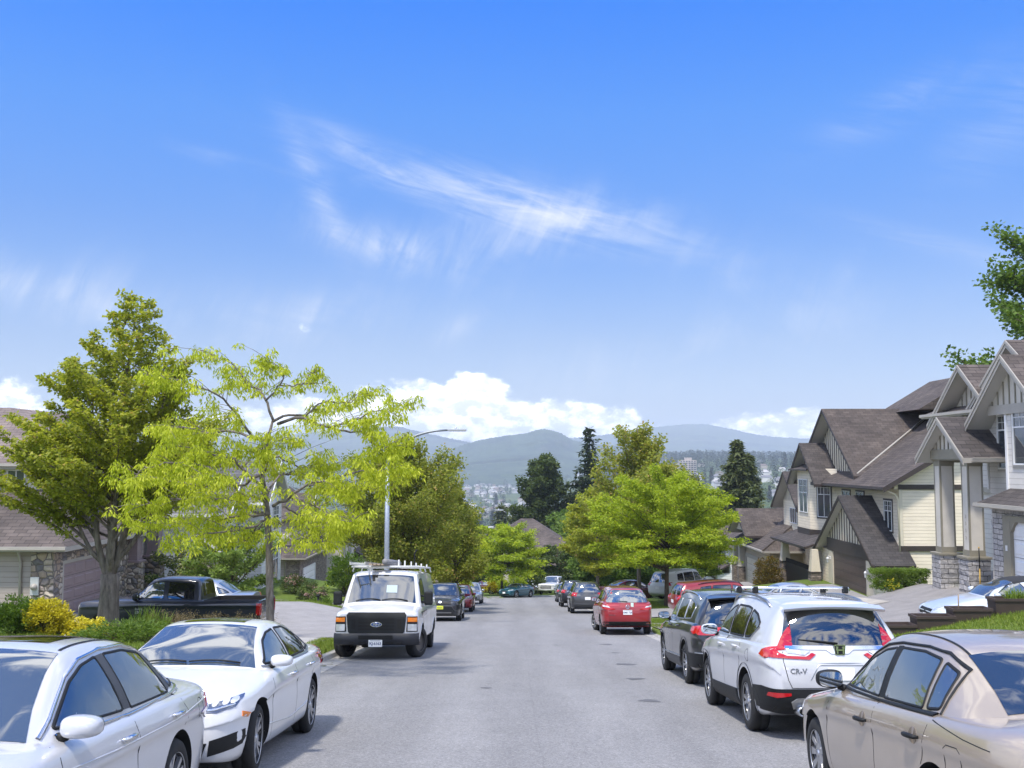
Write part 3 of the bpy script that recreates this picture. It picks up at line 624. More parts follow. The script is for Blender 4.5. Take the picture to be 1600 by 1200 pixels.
# ======== the pale grey house with the tall stone-footed portico (its front plane faces the street)
h = House('house', 'pale grey house with a two-storey portico on stone pedestals and steep gables', (15.7, 34, -2.3))
h.box('wall', 18.6, 30, 26, 42.0, -4.2, 3.75, SD_GREY); h.box('wall', 16.6, 18.6, 26, 36.1, .9, 3.65, SD_GREY); h.box('front_bay', 16.2, 16.6, 26, 33.85, .9, 3.6, SD_GREY)
h.box('garage_wall', 15.72, 18.6, 26, 33.75, -4.2, .40, SD_GREY)
h.box('stone_facing', 15.62, 15.74, 33.0, 33.80, -3.6, .36, ST_LEDGE); h.box('stone_facing', 15.62, 15.74, 26.4, 33.0, .16, .36, ST_LEDGE); h.box('stone_facing', 15.74, 18.5, 33.75, 33.84, -3.6, .36, ST_LEDGE)
h.garage(15.68, 27.2, 32.52, -2.22, -.02, pm('garage_white', (.72, .73, .74, 1), .4, var=.03), 6, 4, None, raised=True)
mb = MB(); mb.box(15.56, 15.70, 32.52, 33.0, -2.6, .16); mb.box(15.56, 15.70, 27.0, 32.52, -.02, .16); mb.prism([(15.57, 32.52, -.02), (15.57, 32.52, -.36), (15.57, 32.19, -.02)], (.12, 0, 0)); h.mk('garage_surround', mb, PT_OLIVE)
h.box('doorbell', 15.53, 15.56, 32.70, 32.79, -.95, -.78, PT_WHITE)
mb = MB(); h.slab(mb, [(15.25, 26, .50), (15.25, 34.15, .50), (16.7, 33.5, 1.25), (16.7, 26, 1.25)], .14); h.slab(mb, [(15.25, 34.15, .50), (16.7, 34.15, .50), (16.7, 33.5, 1.25)], .14); h.mk('roof', mb, [SH_DARK, PT_STONE, SOFFIT])
h.gutter((15.22, 26, .50), (15.22, 34.2, .50), PT_STONE)
h.box('entry_floor', 16.3, 18.6, 33.9, 39.2, -4.0, -2.25, cmat('step_concrete', (.30, .285, .27), 99, .2))
for uu in (37.75, 35.45): h.pillar(15.72, uu, -2.72 if uu > 37 else -2.62, -1.52 if uu > 37 else -1.45, 1.92, .50, PANEL, ST_LEDGE, PT_OLIVE, pw=.76)
h.roof_v(15.05, 16.9, 36.55, 2.05, 3.42, .70, SH_DARK, PT_STONE); h.gable(15.42, 36.55, 1.7, 2.28, 3.28, .70, PANEL, PT_OLIVE, .34, PT_OLIVE, .34)
h.box('portico_beam', 15.43, 15.98, 35.1, 38.1, 1.90, 2.12, PT_OLIVE); h.box('portico_beam', 15.98, 18.6, 37.6, 37.9, 1.85, 2.1, PT_OLIVE)
h.gutter((15.3, 34.46, 1.98), (16.6, 34.46, 1.98), PT_STONE)
for q in ((18.6, 37.3, -1.2, 1.1, 1.9), ): h.window((18.6, q[1], q[2]), (0, 1, 0), q[3], q[4], (-1, 0, 0), 2, 2, .75, casing=PT_OLIVE)
h.window((18.6, 38.6, 1.2), (0, 1, 0), 1.3, 1.5, (-1, 0, 0), 2, 2, .7, casing=PT_OLIVE); h.box('mid_moulding', 18.45, 18.62, 36, 42, .65, .85, PT_STONE); h.box('entry_wall', 16.62, 18.6, 33.85, 36.05, -4, .9, SD_GREY)
mb = MB(); mb.box(18.55, 18.62, 35.75, 36.7, -2.25, -.1); d = h.mk('front_door', mb, pm('door_brown', (.10, .07, .05, 1), .4)); h.box('door_frame', 18.52, 18.62, 35.6, 35.75, -2.25, .05, PT_OLIVE, d)
mb = MB(); mb.tube([(16.54, 35.75+.13*math.cos(a), -.25+.16*math.sin(a)) for a in np.linspace(0, 2*math.pi, 20)], .022, 6); h.mk('door_wreath', mb, PT_WHITE)
h.window((16.6, 34.55, 1.6), (0, 1, 0), .72, 1.85, (-1, 0, 0), 1, 2, .72, casing=PT_STONE, cw=.07)
h.window((16.2, 31.5, 1.75), (0, 1, 0), 1.85, 1.85, (-1, 0, 0), 2, 2, .66, casing=PT_STONE); h.window((16.2, 28., 1.72), (0, 1, 0), 1.85, 1.88, (-1, 0, 0), 2, 2, .66, casing=PT_STONE)
h.box('corner_trim', 16.16, 16.32, 33.78, 33.90, .9, 3.6, PT_WHITE); h.box('corner_trim', 16.56, 16.72, 36.02, 36.14, .9, 3.6, PT_WHITE); h.spout([(16.5, 34.5, 1.9), (16.52, 34.4, 1.5), (16.54, 34.4, .8)], PT_STONE)
h.roof_v(15.75, 24, 33.1, 2.75, 5.30, .78, SH_MAUVE, PT_STONE); h.gable(16.18, 33.1, 2.3, 3.72, 5.13, .78, PANEL, PT_OLIVE, .40, PT_STONE, .30)
h.roof_v(17.05, 26, 35.4, 4.2, 6.05, .68, SH_MAUVE, PT_STONE); h.roof_v(16.8, 26, 38.75, 3.0, 5.50, .72, SH_MAUVE, PT_STONE); h.gable(17.45, 38.75, 2.3, 4.0, 5.27, .72, PANEL, PT_OLIVE, .40)
mb = MB(); h.slab(mb, [(16.75, 36.2, 3.72), (16.75, 42.3, 3.72), (19.5, 41.5, 4.9), (19.5, 36.2, 4.9)], .12); h.slab(mb, [(16.75, 42.3, 3.72), (30.5, 42.3, 3.72), (26, 38.5, 6.4), (21, 38.5, 5.6)], .12); h.slab(mb, [(18.3, 25.4, 3.74), (18.3, 36.3, 3.74), (23.5, 36.3, 6.3), (23.5, 30, 6.3)], .12); h.slab(mb, [(18.3, 25.4, 3.74), (30.6, 25.4, 3.74), (23.5, 30, 6.3)], .12); h.slab(mb, [(30.6, 25.4, 3.74), (30.6, 42.3, 3.74), (26, 38.5, 6.3)], .12); h.slab(mb, [(30.6, 25.4, 3.74), (26, 38.5, 6.3), (23.5, 36.3, 6.3), (23.5, 30, 6.3)], .12); h.mk('roof', mb, [SH_MAUVE, PT_STONE, SOFFIT])
h.gutter((16.75, 36.0, 3.76), (16.75, 42.35, 3.76), PT_STONE); h.gutter((16.3, 34.6, 3.78), (16.3, 36.4, 3.78), PT_STONE)
# numbers standing one under another on the shaft
for i, ch in enumerate('3552'):
    vs, fs = text_mesh(ch, .17, .01, bold=.002); mb = MB(); mb.add([(15.72-.262-v.z, 35.45-v.x, -.02-.24*i+v.y) for v in vs], fs); h.mk('house_number', mb, PT_STONE)
# ======== the beige house below it: brown door, steep garage gable, tall cross gable
h = House('house', 'beige sided house with dark brown trim, brown garage door and tall shingled cross gable', (19.6, 62, -5.8))
h.box('wall', 21.6, 35, 57.9, 75.5, -8, .30, SD_CREAM); h.box('garage_wall', 20.07, 21.6, 57.75, 67.6, -8, -3.75, SD_CREAM)
h.garage(20.03, 59.05, 65.1, -5.90, -3.76, pm('garage_brown', (.085, .060, .052, 1), .45, var=.1), 6, 4, None, raised=False)
mb = MB(); mb.box(19.95, 20.07, 58.4, 66.2, -3.76, -2.98); h.mk('door_header', mb, PT_BROWN); h.box('corner_trim', 19.97, 20.09, 57.72, 59.0, -6.5, -3.76, PT_CREAM); h.box('corner_trim', 19.97, 20.09, 65.15, 66., -6.5, -3.76, PT_CREAM)
h.gable(20.05, 62.4, 5.0, -2.98, -.42, .645, PT_CREAM, PT_BROWN, .48)
h.roof_v(19.6, 22.0, 62.4, 5.6, -.22, .645, SH_BLACK, PT_BROWN); h.gutter((19.7, 56.78, -3.85), (21.95, 56.78, -3.85), PT_BROWN)
h.lantern(19.97, 58.6, -4.45); h.lantern(19.97, 65.6, -4.30)
h.spout([(21.3, 57.3, -4.0), (21.4, 57.5, -4.5), (21.35, 57.7, -4.9), (21.9, 57.75, -5.25)], PT_BROWN, .06)
for z0, z1 in ((-3.16, -2.86), (.28, .56)): h.box('brown_band', 21.5, 35, 57.82, 57.92, z0, z1, PT_BROWN)
h.box('corner_trim', 21.54, 21.72, 57.84, 58.0, -2.86, .28, PT_CREAM)
mb = MB(); mb.prism([(21.3, 57.86, .30), (35, 57.86, .30), (35, 57.86, 1.2), (28.8, 57.86, 5.05), (21.3, 57.86, .72)], (0, .12, 0)); h.mk('gable_wall', mb, SD_CREAM)
mb = MB(); h.slab(mb, [(20.5, 57.25, .42), (20.5, 76, .42), (28.8, 76, 5.25), (28.8, 57.25, 5.25)], .2); h.slab(mb, [(28.8, 57.25, 5.25), (28.8, 76, 5.25), (36.5, 76, .4), (36.5, 57.25, .4)], .2); h.mk('roof', mb, [SH_BROWN, PT_BROWN, SOFFIT])
mb = MB(); mb.prism([(20.47, 57.21, .44), (28.8, 57.21, 5.28), (28.8, 57.21, 4.97), (20.47, 57.21, .13)], (0, .05, 0)); h.mk('barge_board', mb, PT_BROWN)
h.gutter((20.47, 57.2, .38), (20.47, 68.6, .38), PT_BROWN); mb = MB(); mb.tube([(21.3, 64.1, 1.08), (28.9, 70.2, 5.46)], .075, 4); h.mk('valley_flashing', mb, PT_STONE)
h.spout([(20.6, 57.6, .3), (21.3, 57.75, .0), (21.45, 57.80, -.3), (21.5, 57.82, -3.5)], PT_CREAM, .05)
h.window((21.6, 59.1, -2.15), (0, 1, 0), 1.25, 1.75, (-1, 0, 0), 2, 2, .66, casing=PT_BROWN); h.window((21.6, 63.8, -1.25), (0, 1, 0), 1.45, 1.2, (-1, 0, 0), 2, 1, casing=PT_BROWN); h.window((21.6, 66.4, -1.25), (0, 1, 0), 1.6, 1.2, (-1, 0, 0), 2, 1, casing=PT_BROWN)
h.roof_v(21.05, 29.2, 70.25, 6.4, 5.42, .70, SH_BROWN, PT_BROWN); h.gable(21.85, 70.25, 6., .85, 5.15, .70, PT_CREAM, PT_BROWN, .46)
# second gable over the canted bay
h.roof_v(20.05, 23.5, 72.4, 3.5, 3.12, .80, SH_DARK, PT_BROWN); h.gable(20.75, 72.4, 2.6, 1.35, 2.95, .80, PT_CREAM, PT_BROWN, .42)
mb = MB(); mb.prism([(20.45, 71.6, -3.05), (20.45, 74.6, -3.05), (21.65, 75.3, -3.05), (21.65, 69.2, -3.05)], (0, 0, 4.4)); h.mk('bay', mb, SD_CREAM)
mb = MB(); mb.prism([(20.40, 71.58, -3.25), (20.40, 74.65, -3.25), (21.65, 75.4, -3.25), (21.65, 69.05, -3.25)], (0, 0, .42)); h.mk('bay_skirt', mb, PT_BROWN)
h.window((20.45, 72.0, -1.75), (0, 1, 0), 2.1, 2.35, (-1, 0, 0), 2, 2, .60)
a_ = Vector((20.45-21.65, 71.6-69.2, 0)); L_ = a_.length; a_.normalize(); n_ = Vector((-a_.y, a_.x, 0)); h.window(Vector((21.65, 69.2, -1.95))+a_*.62, a_, 1.25, 2.5, n_, 2, 2, .62, casing=PT_BROWN)
mb = MB(); h.slab(mb, [(19.95, 70.6, 1.30), (19.95, 75.2, 1.30), (21.2, 74.5, 1.85), (21.2, 71.2, 1.85)], .1); h.mk('bay_roof', mb, [SH_DARK, PT_BROWN, SOFFIT])
mb = MB(); h.slab(mb, [(18.95, 67.7, -3.75), (18.95, 76.3, -3.75), (21.6, 76.3, -2.85), (21.6, 67.7, -2.85)], .14); h.mk('porch_roof', mb, [SH_DARK, PT_BROWN, SOFFIT]); h.gutter((18.92, 67.6, -3.72), (18.92, 76.4, -3.72), PT_BROWN)
for uu in (67.3, 74.6): h.pillar(19.45, uu, -6.9, -5.35, -3.85, .62, PT_CREAM, ST_BROWN, PT_BROWN, .62, .66)
mb = MB(); mb.box(19.42, 19.48, 67.7, 74.2, -7.0, -5.3)
for i in range(40): mb.box(19.40, 19.50, 67.75+i*.165, 67.79+i*.165, -5.3, -5.02)
h.mk('porch_screen', mb, pm('dark_screen', (.020, .017, .016, 1), .5))
mb = MB(); mb.prism([(26, 66, 5.2), (38, 66, 5.2), (34, 66, 7.6), (30, 66, 7.6)], (0, 8, 0)); h.mk('rear_roof', mb, SH_BROWN)
h.box('utility_meter', 19.5, 19.6, 57.6, 57.75, -9, -8.9, PT_STONE)
# ======== the tan house next down the hill: low hip roof, small dormer gables
h = House('house', 'tan house with a low hipped garage roof, two small gables and a white garage door', (19.5, 84, -8.1))
h.box('wall', 19.5, 33, 79.2, 90.5, -10, -4.95, SD_TAN); h.box('wall', 22.0, 33, 76.4, 90, -10, -3.2, SD_TAN); h.box('dormer_wall', 21.6, 26, 77.3, 83.0, -4.4, -1.2, SD_CREAM)
mb = MB(); P0, P1, P2, P3 = (18.75, 78.5, -4.95), (18.75, 91, -4.95), (23.6, 91, -1.95), (23.6, 82.2, -1.95)
h.slab(mb, [P0, P1, P2, P3], .16); h.slab(mb, [P0, P3, (28, 82.2, -1.95), (33, 78.5, -4.95)], .16); h.mk('roof', mb, [SH_BROWN, PT_STONE, SOFFIT])
h.gutter((18.72, 78.45, -4.93), (18.72, 91, -4.93), PT_STONE); mb = MB(); mb.tube([(18.75, 78.5, -4.93), (23.6, 82.2, -1.93)], .07, 6); h.mk('hip_cap', mb, SH_BROWN)
h.roof_v(18.5, 26, 86.4, 3.3, -2.10, .62, SH_BROWN, PT_BROWN); h.gable(19.0, 86.4, 2.4, -3.9, -2.3, .62, PT_CREAM, PT_STONE, .4)
h.roof_v(20.9, 28, 80.3, 3.9, 1.05, .72, SH_DARK, PT_BROWN); h.gable(21.62, 80.3, 2.9, -1.25, .8, .72, PT_CREAM, PT_STONE, .42)
h.window((21.6, 79.0, -2.95), (0, 1, 0), 2.0, 1.2, (-1, 0, 0), 3, 1)
mb = MB(); h.slab(mb, [(24, 79, -1.6), (24, 92, -1.6), (29, 92, 1.0), (29, 82, 1.0)], .16); h.slab(mb, [(24, 79, -1.6), (29, 82, 1.0), (33, 82, 1.0), (37, 79, -1.6)], .16); h.mk('roof', mb, [SH_MAUVE, PT_BROWN, SOFFIT])
h.garage(19.46, 83.0, 86.9, -8.2, -6.1, pm('garage_cream', (.58, .54, .46, 1), .45), 4, 4, PT_STONE, .3)
for uu in (87.6, 89.8): h.pillar(19.2, uu, -9, -7.0, -4.95, .5, PT_STONE, ST_BROWN, PT_STONE, 1., .7)
mb = MB(); mb.box(20.6, 21.3, 79.02, 79.2, -7.75, -6.7); me_ = h.mk('meter_box', mb, pm('meter_grey', (.33, .34, .34, 1), .5)); mb = MB(); mb.lathe([(0, -.12), (.2, -.10), (.22, 0)], 16, 'y', (20.95, 79.02, -7.15)); h.mk('meter_dial', mb, SOFFIT, me_)
# ---- a plainer builder for the houses seen through the trees (front faces local -v)
def plain_house(label, loc, rot, w=11., d=11., he=5.6, rh=3.2, wall=SD_TAN, sh=SH_BROWN, trim=PT_BROWN, gw=2.6, garage=PT_WHITE, hip=True, stone_=None, wins=True, gable_uc=None):
    h = House('house', label, (0, 0, 0), loc, rot); u0, u1 = -w/2, w/2
    h.box('wall', 0, d, u0, u1, -2.5, he, wall); h.box('garage_wall', -1.2, 0, u0, u0+6.6, -2.5, 2.75, stone_ or wall)
    h.garage(-1.24, u0+.9, u0+5.7, -.05, 2.15, garage, 8, 4, trim, .16)
    mb = MB(); o = .5; r0 = (d/2, u0+d/2-.6 if hip else u0-o, he+rh); r1 = (d/2, u1-d/2+.6 if hip else u1+o, he+rh)
    a, b, c, e = (-o, u0-o, he), (-o, u1+o, he), (d+o, u1+o, he), (d+o, u0-o, he)
    h.slab(mb, [a, b, r1, r0]); h.slab(mb, [c, e, r0, r1])
    if hip: h.slab(mb, [b, c, r1]); h.slab(mb, [e, a, r0])
    h.mk('roof', mb, [sh, trim, SOFFIT])
    if not hip:
        for u in (u0, u1-.1): mb = MB(); mb.prism([(0, u, he), (d, u, he), (d/2, u, he+rh)], (0, .1, 0)); h.mk('gable_wall', mb, wall)
    g = gable_uc if gable_uc is not None else u1-2.8
    h.roof_v(-.9, d/2, g, gw+.5, he+rh*.72, .75, sh, trim); h.gable(-.35, g, gw, he-.05, he+rh*.72-.2, .75, PT_CREAM, trim, .42); h.box('front_bay', -.35, 0, g-gw+.2, g+gw-.2, 2.8, he, wall)
    mb = MB(); h.slab(mb, [(-1.75, u0-.3, 2.75), (-1.75, u0+7., 2.75), (0, u0+7., 3.7), (0, u0-.3, 3.7)]); h.mk('porch_roof', mb, [sh, trim, SOFFIT]); h.gutter((-1.76, u0-.3, 2.75), (-1.76, u0+7, 2.75), trim); h.gutter((-o-.02, u0-o, he), (-o-.02, u1+o, he), trim)
    if wins:
        h.window((-.35, g-.8, 3.5), (0, 1, 0), 1.6, 1.4, (-1, 0, 0), 2, 2, casing=trim); h.window((0, u0+2., 4.0), (0, 1, 0), 1.5, 1.2, (-1, 0, 0), 2, 1, casing=trim); h.window((0, g-.7, .8), (0, 1, 0), 1.4, 1.4, (-1, 0, 0), 2, 1, casing=trim)
        for s, n in ((u0, -1), (u1, 1)): h.window((d*.35, s, 3.6), (1, 0, 0), 1.3, 1.2, (0, n, 0), 2, 1, casing=trim); h.window((d*.65, s, .9), (1, 0, 0), 1.3, 1.2, (0, n, 0), 2, 1, casing=trim)
    mb = MB(); mb.tube([(d*.62, 1., he+rh*.5), (d*.62, 1., he+rh*.92)], .09, 8); h.mk('vent_pipe', mb, PT_STONE)
    return h
plain_house('white sided house with a brown roof behind the street trees, above the boxy white SUV', (20.3, 103.5, -11.5), 0, 11, 11, 5.2, 2.4, SD_WHITE, SH_BROWN, PT_BROWN, gw=2.2)
plain_house('taupe house hidden by street trees, furthest down the slope before the bend', (21, 122, -13.8), 0, 11, 11, 5.2, 2.8, SD_TAUPE, SH_BROWN)
plain_house('half-timbered house with a hipped brown roof beyond the bend, under the cottonwood', (1.6, 136, -14.6), 90, 11.5, 11, 5.0, 3.6, STUCCO, SH_MAUVE, PT_BROWN, gw=2.2, garage=PT_BROWN, gable_uc=4.3)
plain_house('mauve stuccoed house beyond the bend with a brown garage door behind the cone shrubs', (-9.5, 133, -14.2), 90, 12, 11, 4.6, 3.0, SD_MAUVE, SH_BROWN, PT_BROWN, gw=2.4, garage=PT_BROWN)
# ======== across the street: the house with river stone and a mauve garage door
V = lambda X: -X
h = House('house', 'taupe house with river stone corners and a mauve garage door behind the forked tree', (16.8, -40, -3.85), (-16.8, 40, -3.85), 180)
h.box('wall', 17.0, 30, -48, -37.55, -6, -1.35, SD_TAUPE); h.box('garage_wall', 16.82, 17.0, -44.3, -37.5, -6, -1.35, ST_ROUND)
h.box('stone_facing', 16.75, 17.55, -37.55, -37.44, -5, -1.40, ST_ROUND); h.box('stone_facing', 16.70, 16.86, -38.15, -37.42, -5, -1.40, ST_ROUND); h.box('stone_facing', 16.70, 16.86, -45, -43.3, -5, -1.40, ST_ROUND); h.box('stone_facing', 16.70, 16.86, -43.3, -38.15, -1.80, -1.38, ST_ROUND)
h.garage(16.78, -43.1, -38.3, -3.85, -1.92, pm('garage_mauve', (.25, .19, .19, 1), .5, var=.05), 5, 4, PT_STONE, .14)
mb = MB(); A0, A1 = (16.15, -37.0, -1.20), (32, -37.0, -1.20)
h.slab(mb, [A0, A1, (26.5, -43.0, 2.0), (19.2, -41.5, 1.25)], .17); h.slab(mb, [A0, (19.2, -41.5, 1.25), (19.2, -45, 1.25), (16.15, -45.2, -1.20)], .17); h.mk('roof', mb, [SH_MAUVE, PT_STONE, SOFFIT])
h.gutter((16.1, -36.98, -1.20), (32, -36.98, -1.20), PT_STONE); h.spout([(17.9, -37.1, -1.3), (17.95, -37.4, -1.6), (17.95, -37.48, -1.8), (17.95, -37.48, -4.2)], PT_STONE, .05)
mb = MB(); mb.box(17.22, 17.52, -37.42, -37.36, -2.95, -2.3); m_ = h.mk('meter_box', mb, pm('meter_pale', (.46, .48, .46, 1), .5)); mb = MB(); mb.lathe([(0, .14), (.10, .12), (.12, 0)], 16, 'y', (17.37, -37.36, -2.65)); h.mk('meter_dial', mb, PT_STONE, m_)
h.box('wall', 18.2, 30, -52, -40.6, -2, 1.75, STUCCO)
mb = MB(); B0 = (17.6, -40.1, 1.75); h.slab(mb, [B0, (32, -40.1, 1.75), (27, -44.5, 4.2), (22, -44.5, 4.2)], .17); h.slab(mb, [B0, (22, -44.5, 4.2), (22, -52, 4.2), (17.6, -53, 1.75)], .17); h.mk('roof', mb, [SH_PINK, PT_STONE, SOFFIT]); h.gutter((17.55, -40.08, 1.78), (32, -40.08, 1.78), PT_STONE)
h.window((19.35, -40.6, .95), (1, 0, 0), .75, .6, (0, 1, 0), 2, 1)
h.roof_v(17.2, 24, -47.2, 3.4, 2.6, .7, SH_MAUVE, PT_STONE); h.gable(17.8, -47.2, 2.6, .7, 2.4, .7, PT_CREAM, PT_STONE); h.box('porch_wall', 17.6, 18.4, -50.5, -44.5, -4, .8, STUCCO)
for uu in (-44.9, -47.5): h.pillar(16.6, uu, -4.0, -2.5, -.6, .5, PT_MAUVE, ST_ROUND, PT_MAUVE, 1., .74)
h.box('porch_beam', 16.4, 16.8, -48, -44.4, -.6, -.25, PT_MAUVE)
mb = MB(); h.slab(mb, [(16.0, -44.2, -.2), (16.0, -48.6, -.2), (18.4, -48.6, 1.0), (18.4, -44.2, 1.0)], .15); h.mk('porch_roof', mb, [SH_MAUVE, PT_STONE, SOFFIT])
# ======== white house with a grey roof behind the yellow-leaved tree
h = House('house', 'white sided house with a grey shingle roof and tall windows behind the yellow-green tree', (15.6, -62, -6), (-15.6, 62, -6), 180)
h.box('wall', 16.6, 28, -68.2, -55, -8.5, -.9, SD_WHITE); h.box('front_bay', 15.55, 16.6, -68.2, -63.4, -8.5, -.5, SD_WHITE); h.box('garage_wall', 15.8, 16.6, -61, -54.6, -8.5, -3.0, SD_TAUPE)
h.garage(15.76, -60.3, -55.4, -6.0, -3.85, PT_WHITE, 8, 4, PT_WHITE)
mb = MB(); h.slab(mb, [(15.9, -54.2, -.9), (29, -54.2, -.9), (25, -58.5, 2.4), (20, -58.5, 2.4)], .17); h.slab(mb, [(15.9, -54.2, -.9), (20, -58.5, 2.4), (20, -69, 2.4), (15.9, -69, -.9)], .17); h.slab(mb, [(20, -58.5, 2.4), (25, -58.5, 2.4), (25, -69, 2.4), (20, -69, 2.4)], .17); h.mk('roof', mb, [SH_GREY, PT_WHITE, SOFFIT])
mb = MB(); h.slab(mb, [(15.2, -54.0, -2.95), (15.2, -61.6, -2.95), (16.7, -61.6, -1.9), (16.7, -54.0, -1.9)], .15); h.mk('porch_roof', mb, [SH_GREY, PT_WHITE, SOFFIT])
h.roof_v(15.0, 22, -65.8, 3.0, 1.9, .85, SH_GREY, PT_WHITE); h.gable(15.6, -65.8, 2.4, -.5, 1.7, .85, PT_WHITE, None)
h.roof_v(15.5, 22, -58.2, 2.2, .9, .9, SH_GREY, PT_WHITE); h.gable(16.2, -58.2, 1.7, -.9, .7, .9, PT_WHITE, None)
h.window((15.55, -67.6, -5.9), (0, 1, 0), 1.5, 2.4, (-1, 0, 0), 2, 2); h.window((15.55, -67.6, -2.6), (0, 1, 0), 1.5, 1.6, (-1, 0, 0), 2, 2); h.window((16.6, -62.8, -2.9), (0, 1, 0), 1.6, 1.5, (-1, 0, 0), 2, 2); h.window((16.2, -58.9, -1.7), (0, 1, 0), 1.4, 1.3, (-1, 0, 0), 2, 2)
h.box('corner_trim', 15.5, 15.7, -68.28, -68.1, -8, -.5, PT_WHITE)
# ======== the stone-fronted garage further on, its brown roof and dish
h = House('house', 'mauve-brown house with a stone garage front and a satellite dish on its brown roof', (17.3, -84, -8.7), (-17.3, 84, -8.7), 180)
h.box('wall', 17.4, 30, -94, -82.8, -11, -6.0, SD_MAUVE); h.box('stone_facing', 17.24, 17.42, -94.5, -82.75, -10, -6.05, ST_BROWN); h.box('stone_facing', 17.42, 18.3, -82.8, -82.70, -10, -6.05, ST_BROWN); h.garage(17.2, -88.6, -83.9, -8.75, -6.9, PT_WHITE, 8, 4, PT_WHITE, .1)
mb = MB(); h.slab(mb, [(16.7, -82.1, -5.85), (30, -82.1, -5.85), (26, -86.6, -3.2), (21, -86.6, -3.2)], .16); h.slab(mb, [(16.7, -82.1, -5.85), (21, -86.6, -3.2), (21, -95, -3.2), (16.7, -95, -5.85)], .16); h.mk('roof', mb, [SH_BROWN, PT_BROWN, SOFFIT]); h.gutter((16.65, -82.08, -5.85), (30, -82.08, -5.85), PT_OLIVE); h.gutter((16.68, -82.1, -5.85), (16.68, -95, -5.85), PT_OLIVE)
h.spout([(18.4, -82.2, -6), (18.4, -82.6, -6.4), (18.4, -82.65, -9)], PT_OLIVE, .05)
mb = MB(); mb.tube([(18.6, -83.4, -5.0), (18.6, -83.3, -4.4)], .03, 6); mb.lathe([(0, .06), (.2, .03), (.36, -.06), (.37, -.05), (.2, .045)], 20, 'y', (18.6, -83.2, -4.35)); h.mk('satellite_dish', mb, PT_STONE)
h.box('wall', 18.5, 30, -97, -86, -6, -3.0, SD_TAUPE); h.roof_v(17.9, 24, -92.5, 3.2, -1.0, .8, SH_BROWN, PT_WHITE); h.gable(18.6, -92.5, 2.4, -3.0, -1.2, .8, PT_WHITE, None)
mb = MB(); h.slab(mb, [(17.8, -85.6, -3), (31, -85.6, -3), (26, -90, -.2), (22, -90, -.2)], .16); h.slab(mb, [(17.8, -85.6, -3), (22, -90, -.2), (22, -98, -.2), (17.8, -98, -3)], .16); h.mk('roof', mb, [SH_BROWN, PT_BROWN, SOFFIT])
h.box('utility_box', 18.0, 18.25, -82.72, -82.6, -8.4, -7.9, PT_STONE)
plain_house('cream stuccoed house with hipped brown roof past the stone garage, behind the bronze street tree', (-16.8, 107, -11.0), 180, 14, 12, 5.6, 3.0, STUCCO, SH_BROWN, PT_BROWN, stone_=STUCCO)
# ------------------------------------------------------------------ vehicles
BLACKP = pm('black_plastic', (.010, .011, .012, 1), .55, bump=.15, bs=300, Specular_IOR_Level=.3)
GREYP = pm('grey_plastic', (.05, .052, .056, 1), .5, bump=.15, bs=300)
RUBBER = pm('tyre_rubber', (.016, .016, .016, 1), .8, var=.25, vs=14, bump=.2, bs=120)
CHROME = pm('chrome', (.72, .73, .74, 1), .12, 1.)
SATIN = pm('satin_metal', (.42, .43, .44, 1), .32, 1.)
ALLOY = pm('alloy_wheel', (.50, .51, .53, 1), .3, .9)
DALLOY = pm('dark_alloy', (.045, .046, .05, 1), .35, .7)
STEELW = pm('steel_wheel', (.16, .15, .14, 1), .5, .7, var=.3)
REDL = pm('red_lamp_lens', (.42, .006, .010, 1), .08, coat=1.)
DREDL = pm('dark_red_lamp_lens', (.16, .004, .008, 1), .08, coat=1.)
AMBERL = pm('amber_lamp_lens', (.75, .20, .01, 1), .12, coat=1.)
CLEARL = pm('clear_lamp_lens', (.60, .62, .64, 1), .08, .35, coat=1.)
SMOKEL = pm('smoked_lamp_lens', (.10, .12, .17, 1), .06, .3, coat=1.)
WELL = pm('wheel_well', (.008, .008, .008, 1), .9)
PLATEW = pm('plate_white', (.78, .78, .76, 1), .45)
INK = pm('dark_blue_ink', (.02, .035, .12, 1), .5)
BADGEB = pm('badge_blue', (.02, .05, .20, 1), .25, coat=1.)
LINE = pm('shut_line', (.012, .012, .012, 1), .7)
GLASS = glass_mat('tinted_glass', ior=2.6); GLASSD = glass_mat('privacy_glass', (.006, .007, .008, 1), 2.1); GLASSL = glass_mat('clear_car_glass', (.05, .06, .062, 1), 2.9)
def paint(name, col, metal=.0, rough=.32, flake=0.):
    if name in MATS: return MATS[name]
    a = Mat(name); a.set(Base_Color=col, Metallic=metal, Roughness=rough, Coat_Weight=1., Coat_Roughness=.025)
    nz = a.noise(a.co('Object'), 2.2, 6, .65); a.col(a.mix(.5, col, a.ramp(nz, (.35, tuple(c*.93 for c in col[:3])+(1,)), (.7, tuple(min(1, c*1.05) for c in col[:3])+(1,)))))
    MATS[name] = a.m; return a.m
